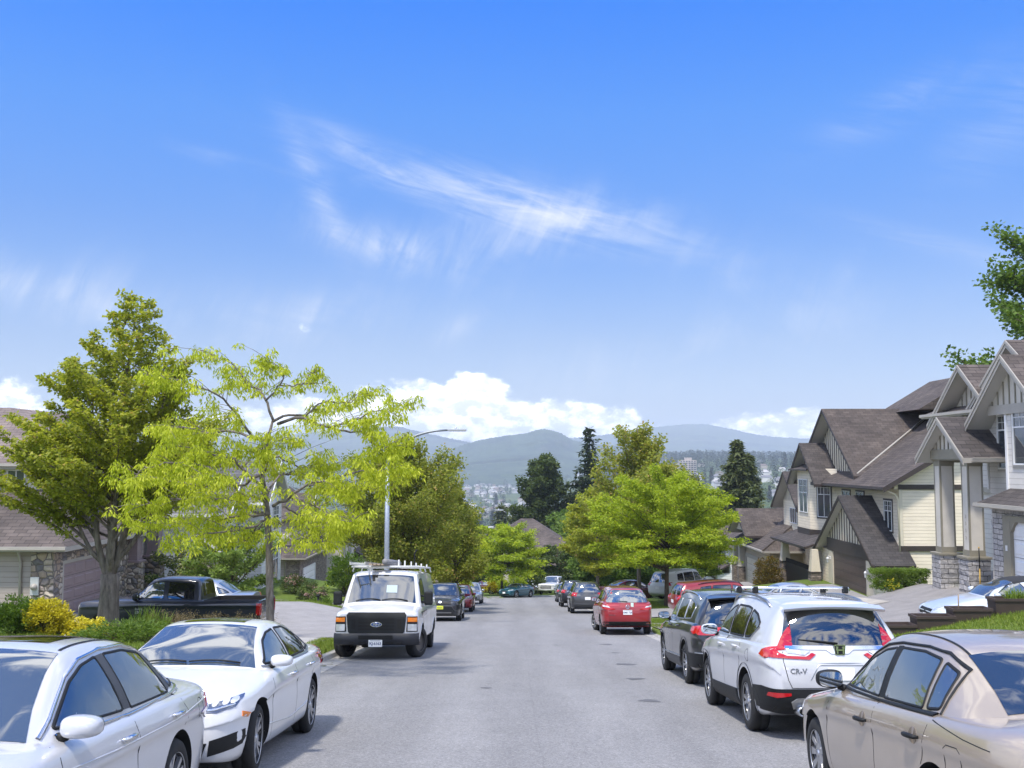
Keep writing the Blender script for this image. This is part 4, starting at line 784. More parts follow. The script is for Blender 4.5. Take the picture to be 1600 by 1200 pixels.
class Car:
    def __init__(c, sp, name, label, cat, loc, heading, group=None):
        """heading: direction of the nose, degrees from +X, anticlockwise; the ground under the car is the street plane"""
        c.sp = sp; c.L, c.W = sp['L'], sp['W']; c.root = empty(name, loc, 0, label, cat, group)
        rz = Matrix.Rotation(R(heading), 4, 'Z')
        n = Vector(sp.get('up', (0, SLOPE, 1))).normalized()      # lean with the street
        f = (rz @ Vector((1, 0, 0))); f = (f-n*f.dot(n)).normalized(); l = n.cross(f)
        m = Matrix((f, l, n)).transposed().to_4x4(); m.translation = Vector(loc); c.root.matrix_world = m
        c.paint = sp['paint']; c.body()
        if not sp.get('nowheels'): c.wheels()
    def X(c, s): return c.L/2-s
    # ---- body shell
    def section(c, w, zb, sh, tp):
        h = sh-zb; cr = c.sp.get('crease', .016)
        P = [(0, zb), (.78*w, zb), (.92*w, zb+.025), (.972*w, zb+.11*min(1, h/.6)), (.995*w, zb+.34*h), (w, zb+.52*h), (w-.004, zb+.70*h), (w+cr, sh-.16*min(1, h/.6)), (.985*w, sh-.07*min(1, h/.6)), (.935*w, sh), (.78*w, sh+(tp-sh)*.50), (.40*w, sh+(tp-sh)*.90), (0, tp)]
        return catmull(P, 44)
    def body(c):
        sp = c.sp; n = sp.get('res', 70)
        t = np.linspace(0, 1, n); s = c.L*(.5-.5*np.cos(np.pi*t))*.55+c.L*t*.45
        w = pchip(sp['plan'], s); zb = pchip(sp['bot'], s); sh = pchip(sp['sho'], s); tp = pchip(sp['top'], s)
        mb = MB(); rows = []
        for i in range(n):
            q = c.section(w[i], zb[i], sh[i], tp[i]); x = c.X(s[i])
            rows.append([(x, y, z) for y, z in q]+[(x, -y, z) for y, z in q[-2:0:-1]])
        k = len(rows[0]); vs = [p for r in rows for p in r]
        fs = [(i*k+j, i*k+(j+1) % k, (i+1)*k+(j+1) % k, (i+1)*k+j) for i in range(n-1) for j in range(k)]
        fs += [tuple(range(k))[::-1], tuple((n-1)*k+j for j in range(k))]
        mb.add(vs, fs, 0, True)
        lo = mb.build('body', [c.paint, WELL, BLACKP], uv=False, recalc=True)
        c.wb = w; c._s = s; c._sh = sh
        cuts = []
        for ss in sp['wheels'][:2]:
            r = sp['wheels'][2]
            for sd in (1, -1):
                cb = MB(); y1 = sd*(c.W/2+.25); y0 = sd*(c.W/2-.34); ra = r+sp.get('arch', .055)
                cb.lathe([(0, min(y0, y1)), (ra, min(y0, y1)), (ra, max(y0, y1)), (0, max(y0, y1))], 48, 'y', (c.X(ss), 0, r+.01), 0); cuts.append(cb.build('cut', [WELL], uv=False, recalc=True))
        if 'bed' in sp:                                            # pickup box
            a, b, z, wi = sp['bed']; cb = MB(); cb.box(c.X(b), c.X(a), -wi, wi, z, 3); cuts.append(cb.build('cut', [WELL], uv=False, recalc=True))
        for cu in cuts:
            md = lo.modifiers.new('b', 'BOOLEAN'); md.operation = 'DIFFERENCE'; md.object = cu; md.solver = 'EXACT'; md.material_mode = 'TRANSFER'
        dg = bpy.context.evaluated_depsgraph_get(); dg.update()
        me = bpy.data.meshes.new_from_object(lo.evaluated_get(dg)); lo.modifiers.clear()
        for cu in cuts: bpy.data.objects.remove(cu)
        bm = bmesh.new(); bm.from_mesh(me)
        c.cabin(bm)
        bm.normal_update(); c.bvh = BVHTree.FromBMesh(bm)
        bm.to_mesh(lo.data); bm.free(); bpy.data.meshes.remove(me)
        for p in lo.data.polygons: p.use_smooth = True
        lo.data.set_sharp_from_angle(angle=R(38)); lo.parent = c.root; c.shell = lo
    # ---- greenhouse: sampled in u (along the silhouette) and v (across)
    def surf(c, u, v):
        """greenhouse top: u index along the silhouette, v -1..1 across"""
        sp = c.sp; sl = sp['sil']; k = len(sl)
        s, z = c._us(u); w = c._uw(u); sw = c._usw(u); cr = c._ucr(u); a = abs(v)
        return Vector((c.X(s+sw*a**2.2), v*w, z-cr*a**2.4-c.dz(u)*max(0, (a-.86)/.14)**2*.030))
    def dz(c, u): return 1.
    def cabin(c, bm):
        sp = c.sp; sl = np.array(sp['sil'], float); k = len(sl); ui = np.arange(k)
        fine = np.linspace(0, k-1, 181); P = catmull(sl[:, :2], 181) if not sp.get('sharp_sil') else np.stack([np.interp(fine, ui, sl[:, 0]), np.interp(fine, ui, sl[:, 1])], 1)
        wv = pchip(list(zip(ui, sl[:, 2])), fine)
        c._us = lambda u: (np.interp(u, fine, P[:, 0]), np.interp(u, fine, P[:, 1])); c._uw = lambda u: np.interp(u, fine, wv)
        swp = sp.get('sweep', [.16]+[.05]*(k-2)+[-.10]); c._usw = lambda u: np.interp(u, ui, swp)
        cr = sp.get('crown', .045); c._ucr = lambda u: cr
        n = 90; us = np.linspace(0, k-1, n); rows = []
        for u in us:
            top = [c.surf(u, v) for v in np.linspace(1, 0, 15)]; rail = top[0]
            s = c.L/2-rail.x; zB = float(np.interp(s, c._s, c._sh))-.05; yB = float(np.interp(s, c._s, c.wb))*sp.get('beltw', .925)
            h = max(rail.z-zB, 0); yR = rail.y; side = []
            for f in (0., .25, .5, .75, .93):
                y = yB+(yR-yB)*f+.030*math.sin(math.pi*f)*min(1, h/.4); side.append(Vector((rail.x, max(y, yR), zB+h*f)))
            row = side+top; rows.append(row+[Vector((p.x, -p.y, p.z)) for p in row[-2::-1]])
        m = len(rows[0]); V = [[bm.verts.new(p) for p in r] for r in rows]
        for i in range(n-1):
            for j in range(m-1):
                try: bm.faces.new((V[i][j], V[i][j+1], V[i+1][j+1], V[i+1][j])).smooth = True
                except ValueError: pass
        for r in (V[0], V[-1]):
            try: bm.faces.new(r)
            except ValueError: pass
        new = [f for f in bm.faces if all(x in _s for x in f.verts)] if (_s := set(x for r in V for x in r)) else []
        bmesh.ops.recalc_face_normals(bm, faces=new)
    def patch(c, name, u0, u1, v0, mat, off=.004, nu=16, nv=24, parent=None, v1=None, border=None):
        """glass laid on the greenhouse between two silhouette stations"""
        v1 = v0 if v1 is None else v1
        def grid(u0, u1, v0, v1, off):
            G = []
            for i in range(nu+1):
                f = i/nu; u = u0+(u1-u0)*f; va = v0+(v1-v0)*f; r = []
                for j in range(nv+1):
                    v = va*(-1+2*j/nv); p = c.surf(u, v); e = 1e-2; du = c.surf(u+e, v)-c.surf(u-e, v); dv = c.surf(u, v+e)-c.surf(u, v-e)
                    nn = dv.cross(du); nn = -nn if nn.z < 0 and abs(nn.z) > 1e-9 else nn; r.append((p+nn.normalized()*off)[:])
                G.append(r)
            return G
        mb = MB(); mb.grid(grid(u0, u1, v0, v1, off))
        return mb.build(name, mat, parent or c.root, uv=False)
    # ---- projected pieces
    def cast(c, mode, a, b):
        if mode == 'side': o, d = (c.X(a), 4, b), (0, -1, 0)
        elif mode == 'front': o, d = (c.L/2+2, a, b), (-1, 0, 0)
        elif mode == 'rear': o, d = (-c.L/2-2, a, b), (1, 0, 0)
        else: o, d = (c.X(a), b, 6), (0, 0, -1)
        h = c.bvh.ray_cast(Vector(o), Vector(d))
        if mode == 'side':
            k = 0
            while (h[0] is None or h[0].y < c.W*.285) and k < 30: k += 1; h = c.bvh.ray_cast(Vector((o[0], 4, b-.008*k)), Vector(d))
        if h[0] is None or (mode in ('front', 'rear') and abs(h[0].x-o[0]) > 2+c.L*.45):
            t = {'side': (c.X(a), c.W/2, b), 'front': (c.L/2, a, b), 'rear': (-c.L/2, a, b), 'top': (c.X(a), b, 1)}[mode]; h = c.bvh.find_nearest(Vector(t))
        p, nn = h[0], h[1]
        if nn.dot(Vector(d)) > 0: nn = -nn
        return p, nn
    def decal(c, mb, mode, poly, off=.004, cell=.07, flip=False, m=0, skirt=True):
        bm = bmesh.new(); f = bm.faces.new([bm.verts.new((p[0], p[1], 0)) for p in poly]); bmesh.ops.triangulate(bm, faces=[f])
        xs = [p[0] for p in poly]; ys = [p[1] for p in poly]
        for ax, lo, hi in ((0, min(xs), max(xs)), (1, min(ys), max(ys))):
            k = int((hi-lo)/cell)
            for i in range(1, k+1):
                t = lo+(hi-lo)*i/(k+1); g = bm.verts[:]+bm.edges[:]+bm.faces[:]
                bmesh.ops.bisect_plane(bm, geom=g, plane_co=(t, 0, 0) if ax == 0 else (0, t, 0), plane_no=(1, 0, 0) if ax == 0 else (0, 1, 0))
        bmesh.ops.triangulate(bm, faces=[f for f in bm.faces if len(f.verts) > 4])
        bm.verts.index_update(); top = []; low = []
        for v in bm.verts:
            p, nn = c.cast(mode, v.co.x, v.co.y); top.append(p+nn*off); low.append(p-nn*.012)
        fs = [[v.index for v in f.verts] for f in bm.faces]; be = [(e.verts[0].index, e.verts[1].index) for e in bm.edges if e.is_boundary]
        sg = -1 if flip else 1
        mb.add([(p.x, p.y*sg, p.z) for p in top], fs, m, True)
        if skirt:
            k = len(top); mb.add([(p.x, p.y*sg, p.z) for p in top+low], [(a, b, b+k, a+k) for a, b in be], m, False)
        bm.free(); return mb
    def stroke(c, mb, mode, pts, w=.008, off=.0015, flip=False, m=0, closed=False, step=.05):
        q = [Vector((*p, 0)) for p in pts]
        if closed: q.append(q[0].copy())
        d = [q[0]]
        for a, b in zip(q, q[1:]):
            k = max(1, int((b-a).length/step)); d += [a.lerp(b, (i+1)/k) for i in range(k)]
        sg = -1 if flip else 1; L = []; Rr = []
        for i, p in enumerate(d):
            a = d[max(i-1, 0)] if not (closed and i == 0) else d[-2]; b = d[min(i+1, len(d)-1)] if not (closed and i == len(d)-1) else d[1]
            t = (b-a).normalized(); nn = Vector((-t.y, t.x, 0))*w/2
            for lst, z in ((L, p+nn), (Rr, p-nn)):
                h, no = c.cast(mode, z.x, z.y); z3 = h+no*off; z4 = h-no*.008; lst.append(((z3.x, z3.y*sg, z3.z), (z4.x, z4.y*sg, z4.z)))
        mb.grid([[l[1], l[0], r[0], r[1]] for l, r in zip(L, Rr)], m, True); return mb
    def part(c, name, mb, mats, parent=None, label=None, **k):
        o = mb.build(name, mats, parent or c.root, uv=False, **k)
        if label: o['label'] = label
        return o
    def both(c, name, mode, poly, mat, off=.004, **k):
        """the same panel on both flanks (or mirrored across the nose / tail), each its own part"""
        r = []
        for fl in (False, True): r.append(c.part(name, c.decal(MB(), mode, poly, off, flip=fl, **k), mat))
        return r
    def sidewin(c, polys, mat, trim=BLACKP, tw=.022, rad=.05, name='side_window'):
        mats = mat if isinstance(mat, list) else [mat]*len(polys)
        for fl in (False, True):
            for i, p in enumerate(polys):
                p = round_poly([(*q, 0) for q in p], rad); p = [(q[0], q[1]) for q in p]
                o = c.part(name, c.decal(MB(), 'side', p, .004, flip=fl, cell=.09), mats[i])
                if trim: c.part('window_trim', c.stroke(MB(), 'side', p, tw, .007, flip=fl, closed=True), trim, o)
    def lines(c, strokes, w=.007):
        mb = MB()
        for fl in (False, True):
            for p in strokes: c.stroke(mb, 'side', p, w, .0012, flip=fl)
        c.engrave(mb)
    def engrave(c, mb, slot=None):
        """panel gaps belong to the shell itself"""
        me = c.shell.data; bm = bmesh.new(); bm.from_mesh(me); k = list(me.materials).index(LINE) if LINE in list(me.materials) else len(me.materials)
        if k == len(me.materials): me.materials.append(LINE)
        vs = [bm.verts.new(v) for v in mb.v]
        for f in mb.f:
            try: q = bm.faces.new([vs[i] for i in f]); q.material_index = k; q.smooth = True
            except ValueError: pass
        bm.to_mesh(me); bm.free()
    def roof_channel(c, u0=2.9, u1=6.4, v=.855, w=.02):
        for sg in (1, -1):
            rows = []
            for u in np.linspace(u0, u1, 30):
                r = []
                for dv in (-1, 1): p = c.surf(u, sg*v)+Vector((0, sg*dv*w/2, 0)); q = c.surf(u, sg*(v+dv*w/2/.6)); r.append((q.x, q.y, q.z+.004))
                rows.append(r)
            mb = MB(); mb.grid(rows); c.part('roof_channel', mb, BLACKP)
    def handles(c, pts, mat, ln=.20):
        for fl in (False, True):
            for s, z in pts:
                p, nn = c.cast('side', s, z); sg = -1 if fl else 1; mb = MB()
                P = [(p.x+ln/2*a, sg*(p.y+nn.y*o), p.z+dz) for a, o, dz in ((1, .0, 0), (.86, .030, .002), (.4, .042, .006), (-.4, .042, .008), (-.86, .030, .006), (-1, .0, .004))]
                mb.tube(P, [.010, .015, .018, .018, .015, .010], 8); mb.v = mb.v[:]
                c.part('door_handle', mb, mat)
    def mirrors(c, s, z, mat, size=(.10, .20, .13), out=.13, cap=BLACKP, arm_z=-.02, up=0.):
        for fl in (False, True):
            sg = -1 if fl else 1; p, nn = c.cast('side', s, z); y = p.y-.02; mb = MB()
            bm = bmesh.new(); bmesh.ops.create_uvsphere(bm, u_segments=20, v_segments=14, radius=1.)
            cx, cy, cz = p.x+.03, y+out, p.z+.055+up
            for v in bm.verts:
                q = v.co; f = lambda t, e: math.copysign(abs(t)**e, t)
                x = f(q.x, .75); yy = f(q.y, .6); zz = f(q.z, .65)
                if x < 0: x *= .35
                taper = 1-.16*max(0, yy)
                v.co = Vector((cx+x*size[0]*1.1, sg*(cy+yy*size[1]/2), cz+zz*size[2]/2*taper))
            mb.bm(bm, 0, True)
            o = c.part('mirror', mb, mat); am = MB(); am.tube([(p.x+.03, sg*(y-.02), p.z+arm_z), (cx+.02, sg*(cy-size[1]*.35), cz-size[2]*.38)], [.035, .028], 8); c.part('mirror_arm', am, cap, o)
            gl = MB(); pts = [(cx-size[0]*.41, sg*(cy+a*size[1]*.45), cz+b*size[2]*.40) for a, b in [(math.copysign(abs(math.cos(t))**.6, math.cos(t)), math.copysign(abs(math.sin(t))**.6, math.sin(t))) for t in np.linspace(0, 2*math.pi, 24, endpoint=False)]]
            gl.prism(pts, (-.006, 0, 0)); c.part('mirror_glass', gl, pm('mirror_glass', (.55, .58, .6, 1), .03, 1.), o)
    def wheels(c):
        sp = c.sp; sf, sr, r, tw = sp['wheels']; rr = sp.get('rim_r', r*.70); ns = sp.get('spokes', 5); mat = sp.get('rim', ALLOY); steer = sp.get('steer', 0)
        for s in (sf, sr):
            for sd in (1, -1):
                mb = MB(); hw = tw/2
                prof = [(rr*.96, -hw+.02), (rr, -hw+.008), (rr+.02, -hw), (r-.035, -hw+.004), (r-.012, -hw+.018), (r, -hw+.042), (r+.002, -.012), (r-.008, -.008), (r-.008, .008), (r+.002, .012), (r, hw-.042), (r-.012, hw-.018), (r-.035, hw-.004), (rr+.02, hw), (rr, hw-.008), (rr*.96, hw-.02), (rr*.93, 0)]
                mb.lathe(prof, 44, 'y', closed=True)
                w = empty('wheel'); w.parent = c.root; w.location = (c.X(s), sd*(c.W/2-hw-sp.get('tuck', .025)), r)
                if sd < 0: w.rotation_euler.z = math.pi
                if s == sf and steer: w.rotation_euler.z += R(steer)
                c.part('tyre', mb, RUBBER, w)
                rm = MB(); k = sp.get('rim_depth', .035); y = hw-k
                rm.lathe([(rr*.93, -hw*.4), (rr*.95, y-.01), (rr*.985, hw-.012), (rr*1.0, hw-.006), (rr*1.0, hw-.02)], 44, 'y', m=0)
                rm.lathe([(rr*.93, -.02), (0, -.03)], 24, 'y', m=1)         # dark brake space behind the spokes
                rm.lathe([(0, y+.022), (rr*.10, y+.022), (rr*.17, y+.012), (rr*.20, y-.02)], 20, 'y', m=0)
                if sp.get('steel'):
                    rm.lathe([(rr*.2, y-.03), (rr*.42, y-.005), (rr*.62, y-.03), (rr*.95, y-.03)], 36, 'y', m=0)
                else:
                    for i in range(ns):
                        a0 = 2*math.pi*i/ns
                        for dv in ((-.14, .14) if sp.get('twin') else (0,)):
                            q = []
                            for rad, wd, yy in ((rr*.14, .16 if not sp.get('twin') else .10, y+.010), (rr*.5, .11 if not sp.get('twin') else .07, y+.004), (rr*.97, .15 if not sp.get('twin') else .085, hw-.018)):
                                a = a0+dv*rad/rr*1.6; wd *= sp.get('spoke_w', 1.)*rr/.22*.55
                                tx, tz = -math.sin(a), math.cos(a); cxx, czz = rad*math.cos(a), rad*math.sin(a)
                                q.append([(cxx-tx*wd/2, yy-.03, czz-tz*wd/2), (cxx-tx*wd*.42, yy, czz-tz*wd*.42), (cxx+tx*wd*.42, yy, czz+tz*wd*.42), (cxx+tx*wd/2, yy-.03, czz+tz*wd/2)])
                            rm.grid(q, 0, False)
                c.part('rim', rm, [mat, WELL], w)
    def arches(c, w=.05, mat=BLACKP, off=.008):
        sp = c.sp; r = sp['wheels'][2]; ra = r+sp.get('arch', .055)+w*.42
        for s in sp['wheels'][:2]:
            for fl in (False, True):
                pts = [(s+ra*math.cos(a), r+.01+ra*math.sin(a)) for a in np.linspace(R(-18), R(198), 26)]
                c.part('wheel_arch', c.stroke(MB(), 'side', pts, w, off, flip=fl), mat)
    def text(c, name, mode, txt, a, b, size, mat, parent=None, spacing=1., flip=False, shear=0., bold=0.):
        vs, fs = text_mesh(txt, size, .004, spacing, shear, bold); mb = MB(); q = []
        for v in vs:
            if mode == 'rear': p, nn = c.cast('rear', a-v.x, b+v.y)          # seen from behind, +y is to the left
            elif mode == 'front': p, nn = c.cast('front', a+v.x, b+v.y)
            else: p, nn = c.cast('side', a+v.x, b+v.y)                        # car's left flank, read from outside
            q.append((p+nn*(.004+v.z))[:])
        mb.add(q, fs); return c.part(name, mb, mat, parent)
    def plate(c, mode, z, txt=None, w=.30, h=.15, off=.012, y=0., mat=None):
        p, nn = c.cast(mode, y, z); sx = 1 if mode == 'front' else -1; x = p.x+sx*off; mb = MB(); mb.bbox(min(x-.004, x+.004), max(x-.004, x+.004), y-w/2, y+w/2, z-h/2, z+h/2, .003); o = c.part('license_plate', mb, mat or PLATEW)
        if txt:
            vs, fs = text_mesh(txt, h*.56, .002, .95, 0, .0015); sy = 1 if mode == 'front' else -1
            mb = MB(); mb.add([(x+sx*(.0055+v.z), y+sy*v.x, z-.012+v.y) for v in vs], fs); c.part('plate_lettering', mb, INK, o)
            fr = MB(); fr.box(x+sx*.004, x+sx*.0052, y-w*.44, y+w*.44, z+h*.33, z+h*.40); c.part('plate_band', fr, INK, o)
        return o
    def rails(c, s0, s1, y=None, mat=CHROME, h=.05, r=.017):
        for sg in (1, -1):
            P = []
            for f in np.linspace(0, 1, 12):
                s = s0+(s1-s0)*f; yy = y or .56; p, nn = c.cast('top', s, yy); e = min(1, min(f, 1-f)/.1); P.append((p.x, sg*yy, p.z+h*math.sin(e*math.pi/2)))
            mb = MB(); mb.tube(P, r, 8); c.part('roof_rail', mb, mat)
    def fin(c, s, mat):
        p, _ = c.cast('top', s, 0); mb = MB()
        mb.grid([[(p.x+.09-.03*a+(-.12-.0*a)*t+.0, sg*.028*(1-a)*(1-abs(2*t-1)**2), p.z-.01+.075*a*(t**.8)) for t in np.linspace(0, 1, 8)] for sg, a in ((1, 0), (1, .5), (1, .85), (1, 1), (-1, 1), (-1, .85), (-1, .5), (-1, 0))]); return c.part('antenna', mb, mat)
    def wiper(c, mode, p0, p1):
        mb = MB(); a, na = c.cast(mode, *p0); b, nb = c.cast(mode, *p1); mb.tube([(a+na*.03)[:], ((a+b)/2+(na+nb)*.022)[:], (b+nb*.012)[:]], [.012, .010, .006], 6); return c.part('wiper', mb, BLACKP)
    def wiper_on_glass(c, u0=.20, u1=.34):
        for a, b in ((.72, .02), (-.02, -.70)):
            mb = MB(); mb.tube([(c.surf(u0+(u1-u0)*f*(1-f)*2.2, a+(b-a)*f)+Vector((.012, 0, .018)))[:] for f in np.linspace(0, 1, 8)], [.010]*3+[.008]*5, 6); c.part('wiper', mb, BLACKP)
# ---------------- families of shapes: s is metres back from the nose
def spec_sedan(L=4.85, W=1.84, H=1.46, fast=0., **k):
    h = W/2; b = .945                                   # belt height
    d = dict(L=L, W=W, wheels=(.95, .95+L*.575, .335, .215), plan=[(0, h*.60), (.05, h*.72), (.18, h*.84), (.45, h*.935), (.95, h*.985), (L*.45, h), (L*.72, h*.99), (L-.5, h*.95), (L-.16, h*.87), (L-.04, h*.76), (L, h*.66)],
             bot=[(0, .34), (.12, .22), (.5, .18), (L-.7, .19), (L-.2, .26), (L, .40)], sho=[(0, .60), (.08, .67), (.30, .735), (.9, .82), (1.5, .905), (2.4, b-.01), (L*.72, b+.025), (L-.45, b+.03), (L-.08, b+.0), (L, .80)],
             top=[(0, .61), (.07, .70), (.3, .80), (.9, .925), (1.35, .985), (2.5, 1.0), (L-.9, 1.04), (L-.35, 1.06), (L-.06, 1.045), (L, .83)],
             sil=[(L*.265, .97, h*.84), (L*.33, 1.155, h*.75), (L*.40, H-.115, h*.665), (L*.455, H-.028, h*.635), (L*.54, H, h*.635), (L*.63, H-.02, h*.63), (L*.705+fast, H-.095, h*.625), (L*.79+fast, 1.20, h*.65), (L*.865+fast*.6, 1.04, h*.68)])
    d.update(k); return d
def spec_suv(L=4.6, W=1.85, H=1.66, rear=.0, **k):
    h = W/2; b = 1.06
    d = dict(L=L, W=W, wheels=(.92, .92+2.67, .35, .23), arch=.065, plan=[(0, h*.62), (.05, h*.75), (.18, h*.87), (.45, h*.95), (.95, h*.99), (L*.45, h), (L*.75, h*.99), (L-.4, h*.96), (L-.14, h*.90), (L-.03, h*.83), (L, h*.76)],
             bot=[(0, .40), (.12, .27), (.5, .22), (L-.7, .23), (L-.2, .32), (L, .46)], sho=[(0, .75), (.08, .84), (.30, .90), (.9, .975), (1.4, 1.03), (2.4, b), (L*.75, b+.03), (L-.3, b+.02), (L-.08, 1.02), (L-.02, .96), (L, .88)],
             top=[(0, .77), (.07, .88), (.3, .955), (.9, 1.06), (1.25, 1.11), (2.5, 1.12), (L-.3, 1.11), (L-.08, 1.04), (L-.02, .98), (L, .90)],
             sil=[(L*.235, 1.09, h*.85), (L*.29, 1.30, h*.77), (L*.345, H-.13, h*.69), (L*.40, H-.03, h*.655), (L*.52, H, h*.655), (L*.70, H-.012, h*.64), (L*.865, H-.055, h*.615), (L*.934, H-.095, h*.615), (L-.125, 1.36, h*.70), (L-.045, 1.10, h*.79), (L+.010, .90, h*.84)],
             sweep=[.16, .14, .10, .06, .04, .0, -.02, -.09, -.10, -.10, -.10])
    d.update(k); return d
# ---- the vehicles in the street
WHITE = paint('white_paint', (.66, .665, .67, 1)); PEARL = paint('pearl_white_paint', (.58, .585, .60, 1), .2); BEIGE = paint('champagne_paint', (.40, .335, .265, 1), .35, .3); BLACK = paint('black_paint', (.006, .0065, .008, 1)); NAVY = paint('black_blue_paint', (.007, .009, .018, 1))
RED = paint('red_paint', (.30, .012, .018, 1), .2); CRIM = paint('crimson_paint', (.24, .008, .016, 1), .2); MAROON = paint('maroon_paint', (.085, .010, .018, 1), .2); SILVER = paint('silver_paint', (.45, .47, .49, 1), .6, .28); GREYC = paint('charcoal_paint', (.055, .058, .062, 1), .4); TEAL = paint('teal_paint', (.015, .10, .14, 1), .3); DGREY = paint('dark_grey_paint', (.028, .030, .034, 1), .4)
def arc(cx, cz, r, a0, a1, n=10): return [(cx+r*math.cos(R(a)), cz+r*math.sin(R(a))) for a in np.linspace(a0, a1, n)]
def put(X, Y, lift=0., z=None): return (X, Y, (zroad(Y) if z is None else z)+lift)
def face(c, hl, gr, fog=None, hmat=CLEARL, gmat_=BLACKP, bump=None, plate=None, txt=None):
    """nose details: head lamps (mirrored), grille, lower intake, plate"""
    for fl in (False, True): c.part('headlight', c.decal(MB(), 'front', hl, .006, flip=fl, cell=.06), hmat)
    c.part('grille', c.decal(MB(), 'front', gr, .005, cell=.08), gmat_)
    if bump: c.part('lower_grille', c.decal(MB(), 'front', bump, .005, cell=.08), gmat_)
    if fog:
        for fl in (False, True): c.part('fog_lamp', c.decal(MB(), 'front', fog, .006, flip=fl), BLACKP)
    if plate: c.plate('front', plate, txt)
def tail(c, lamps, mat=REDL, bump=None, plate=None, txt=None, side=None, bmat=BLACKP):
    for fl in (False, True):
        mb = c.decal(MB(), 'rear', lamps, .010, flip=fl, cell=.028)
        if side: c.decal(mb, 'side', side, .010, flip=fl, cell=.028)
        c.part('taillight', mb, mat)
    if bump: c.part('rear_bumper', c.decal(MB(), 'rear', bump, .010, cell=.08), bmat)
    if plate: c.plate('rear', plate, txt)
# -- 1  white saloon nearest the camera, facing us
sp1 = spec_sedan(4.88, 1.85, 1.475); sp1['sil'] = [(q[0]+.20, q[1], q[2]) for q in sp1['sil']]
c = Car(dict(sp1, paint=PEARL, twin=True, spokes=5), 'sedan', 'pearl white saloon with a chrome window line, parked in front of the white fastback', 'car', put(-3.47, 6.62), -90)
L = c.L
c.patch('windshield', .12, 2.72, .90, GLASSL, v1=.88); c.patch('rear_window', 6.15, 7.75, .86, GLASS)
c.patch('sunroof', 3.35, 4.75, .62, GLASSD, .004)
c.sidewin([[(1.830, 1.005), (2.230, 1.235), (2.470, 1.315), (2.710, 1.352), (2.765, 1.0)], [(2.900, 1.0), (2.845, 1.36), (3.210, 1.362), (3.570, 1.318), (3.740, 1.02)], [(3.850, 1.045), (3.710, 1.295), (3.990, 1.205), (4.240, 1.085)]], GLASS, BLACKP, .016, .03)
for fl in (False, True): c.part('chrome_trim', c.stroke(MB(), 'side', [(1.710, .965), (1.910, 1.085), (2.210, 1.262), (2.470, 1.352), (2.810, 1.392), (3.260, 1.392), (3.610, 1.342), (4.030, 1.222), (4.310, 1.085), (4.270, 1.04), (3.830, 1.005), (2.810, .965), (1.810, .965)], .016, .012, flip=fl), CHROME)
for fl in (False, True): c.part('pillar_trim', c.decal(MB(), 'side', [(2.775, 1.0), (2.715, 1.355), (2.835, 1.365), (2.890, 1.0)], .006, flip=fl), GREYP); 
for fl in (False, True): c.part('pillar_trim', c.decal(MB(), 'side', [(3.750, 1.025), (3.580, 1.32), (3.700, 1.30), (3.840, 1.045)], .006, flip=fl), GREYP)
c.mirrors(1.88, .965, PEARL, (.11, .235, .135), .15); c.handles([(2.60, .845), (3.62, .87)], CHROME, .21)
c.lines([[(1.66, .93), (1.58, .55), (1.60, .26)], [(2.80, .975), (2.84, .6), (2.82, .28)], [(3.80, 1.0), (3.92, .86), (3.78, .66), (3.48, .36)], arc(4.30, .84, .075, 0, 360, 20)], .006)
for fl in (False, True): c.part('crease_line', c.stroke(MB(), 'side', [(1.0, .80), (2.4, .80), (3.6, .83), (4.55, .90)], .010, .004, flip=fl), PEARL)
c.roof_channel()
tail(c, [(.56, .76), (.58, .90), (.84, .91), (.90, .80), (.84, .72)], DREDL, side=[(L-.26, .84), (L-.20, .93), (L-.08, .93), (L-.05, .78), (L-.12, .73)])
face(c, [(.45, .62), (.50, .70), (.86, .76), (.86, .64)], [(-.45, .45), (-.48, .70), (.48, .70), (.45, .45)], bump=[(-.5, .25), (-.5, .36), (.5, .36), (.5, .25)])
c.fin(3.62, PEARL); c.wiper_on_glass()
# -- 2  white saloon behind it
c = Car(dict(spec_sedan(4.63, 1.80, 1.416, .18), paint=WHITE, wheels=(.86, 3.56, .325, .22), rim=ALLOY, twin=True, spokes=5, rim_r=.235, steer=4), 'sedan', 'white fastback saloon with an orange side marker, between pearl saloon and work van', 'car', put(-3.40, 11.72), -90)
L = c.L
c.patch('windshield', .10, 2.72, .91, GLASSL, v1=.89); c.patch('rear_window', 6.1, 7.8, .86, GLASS); c.patch('sunroof', 3.1, 4.3, .60, GLASSD, .004)
c.sidewin([[(1.50, .985), (1.88, 1.20), (2.10, 1.275), (2.36, 1.305), (2.41, .98)], [(2.51, .985), (2.46, 1.31), (2.9, 1.305), (3.24, 1.245), (3.36, 1.0)], [(3.44, 1.01), (3.33, 1.225), (3.62, 1.14), (3.84, 1.05)]], [GLASSL, GLASSD, GLASSD], BLACKP, .022, .03)
for fl in (False, True): c.part('chrome_trim', c.stroke(MB(), 'side', [(1.45, .958), (2.4, .955), (3.4, .98), (3.9, 1.03)], .014, .012, flip=fl), SATIN)
c.mirrors(1.66, .955, WHITE, (.10, .235, .125), .14); c.handles([(2.22, .83), (3.24, .855)], CHROME, .19)
c.lines([[(1.40, .90), (1.32, .60), (1.38, .25)], [(2.45, .96), (2.50, .6), (2.48, .28)], [(3.40, .98), (3.50, .84), (3.38, .62), (3.22, .36)]], .006)
for fl in (False, True): c.part('crease_line', c.stroke(MB(), 'side', [(1.2, .42), (2.2, .36), (3.0, .40), (3.3, .46)], .012, .006, flip=fl), WHITE)
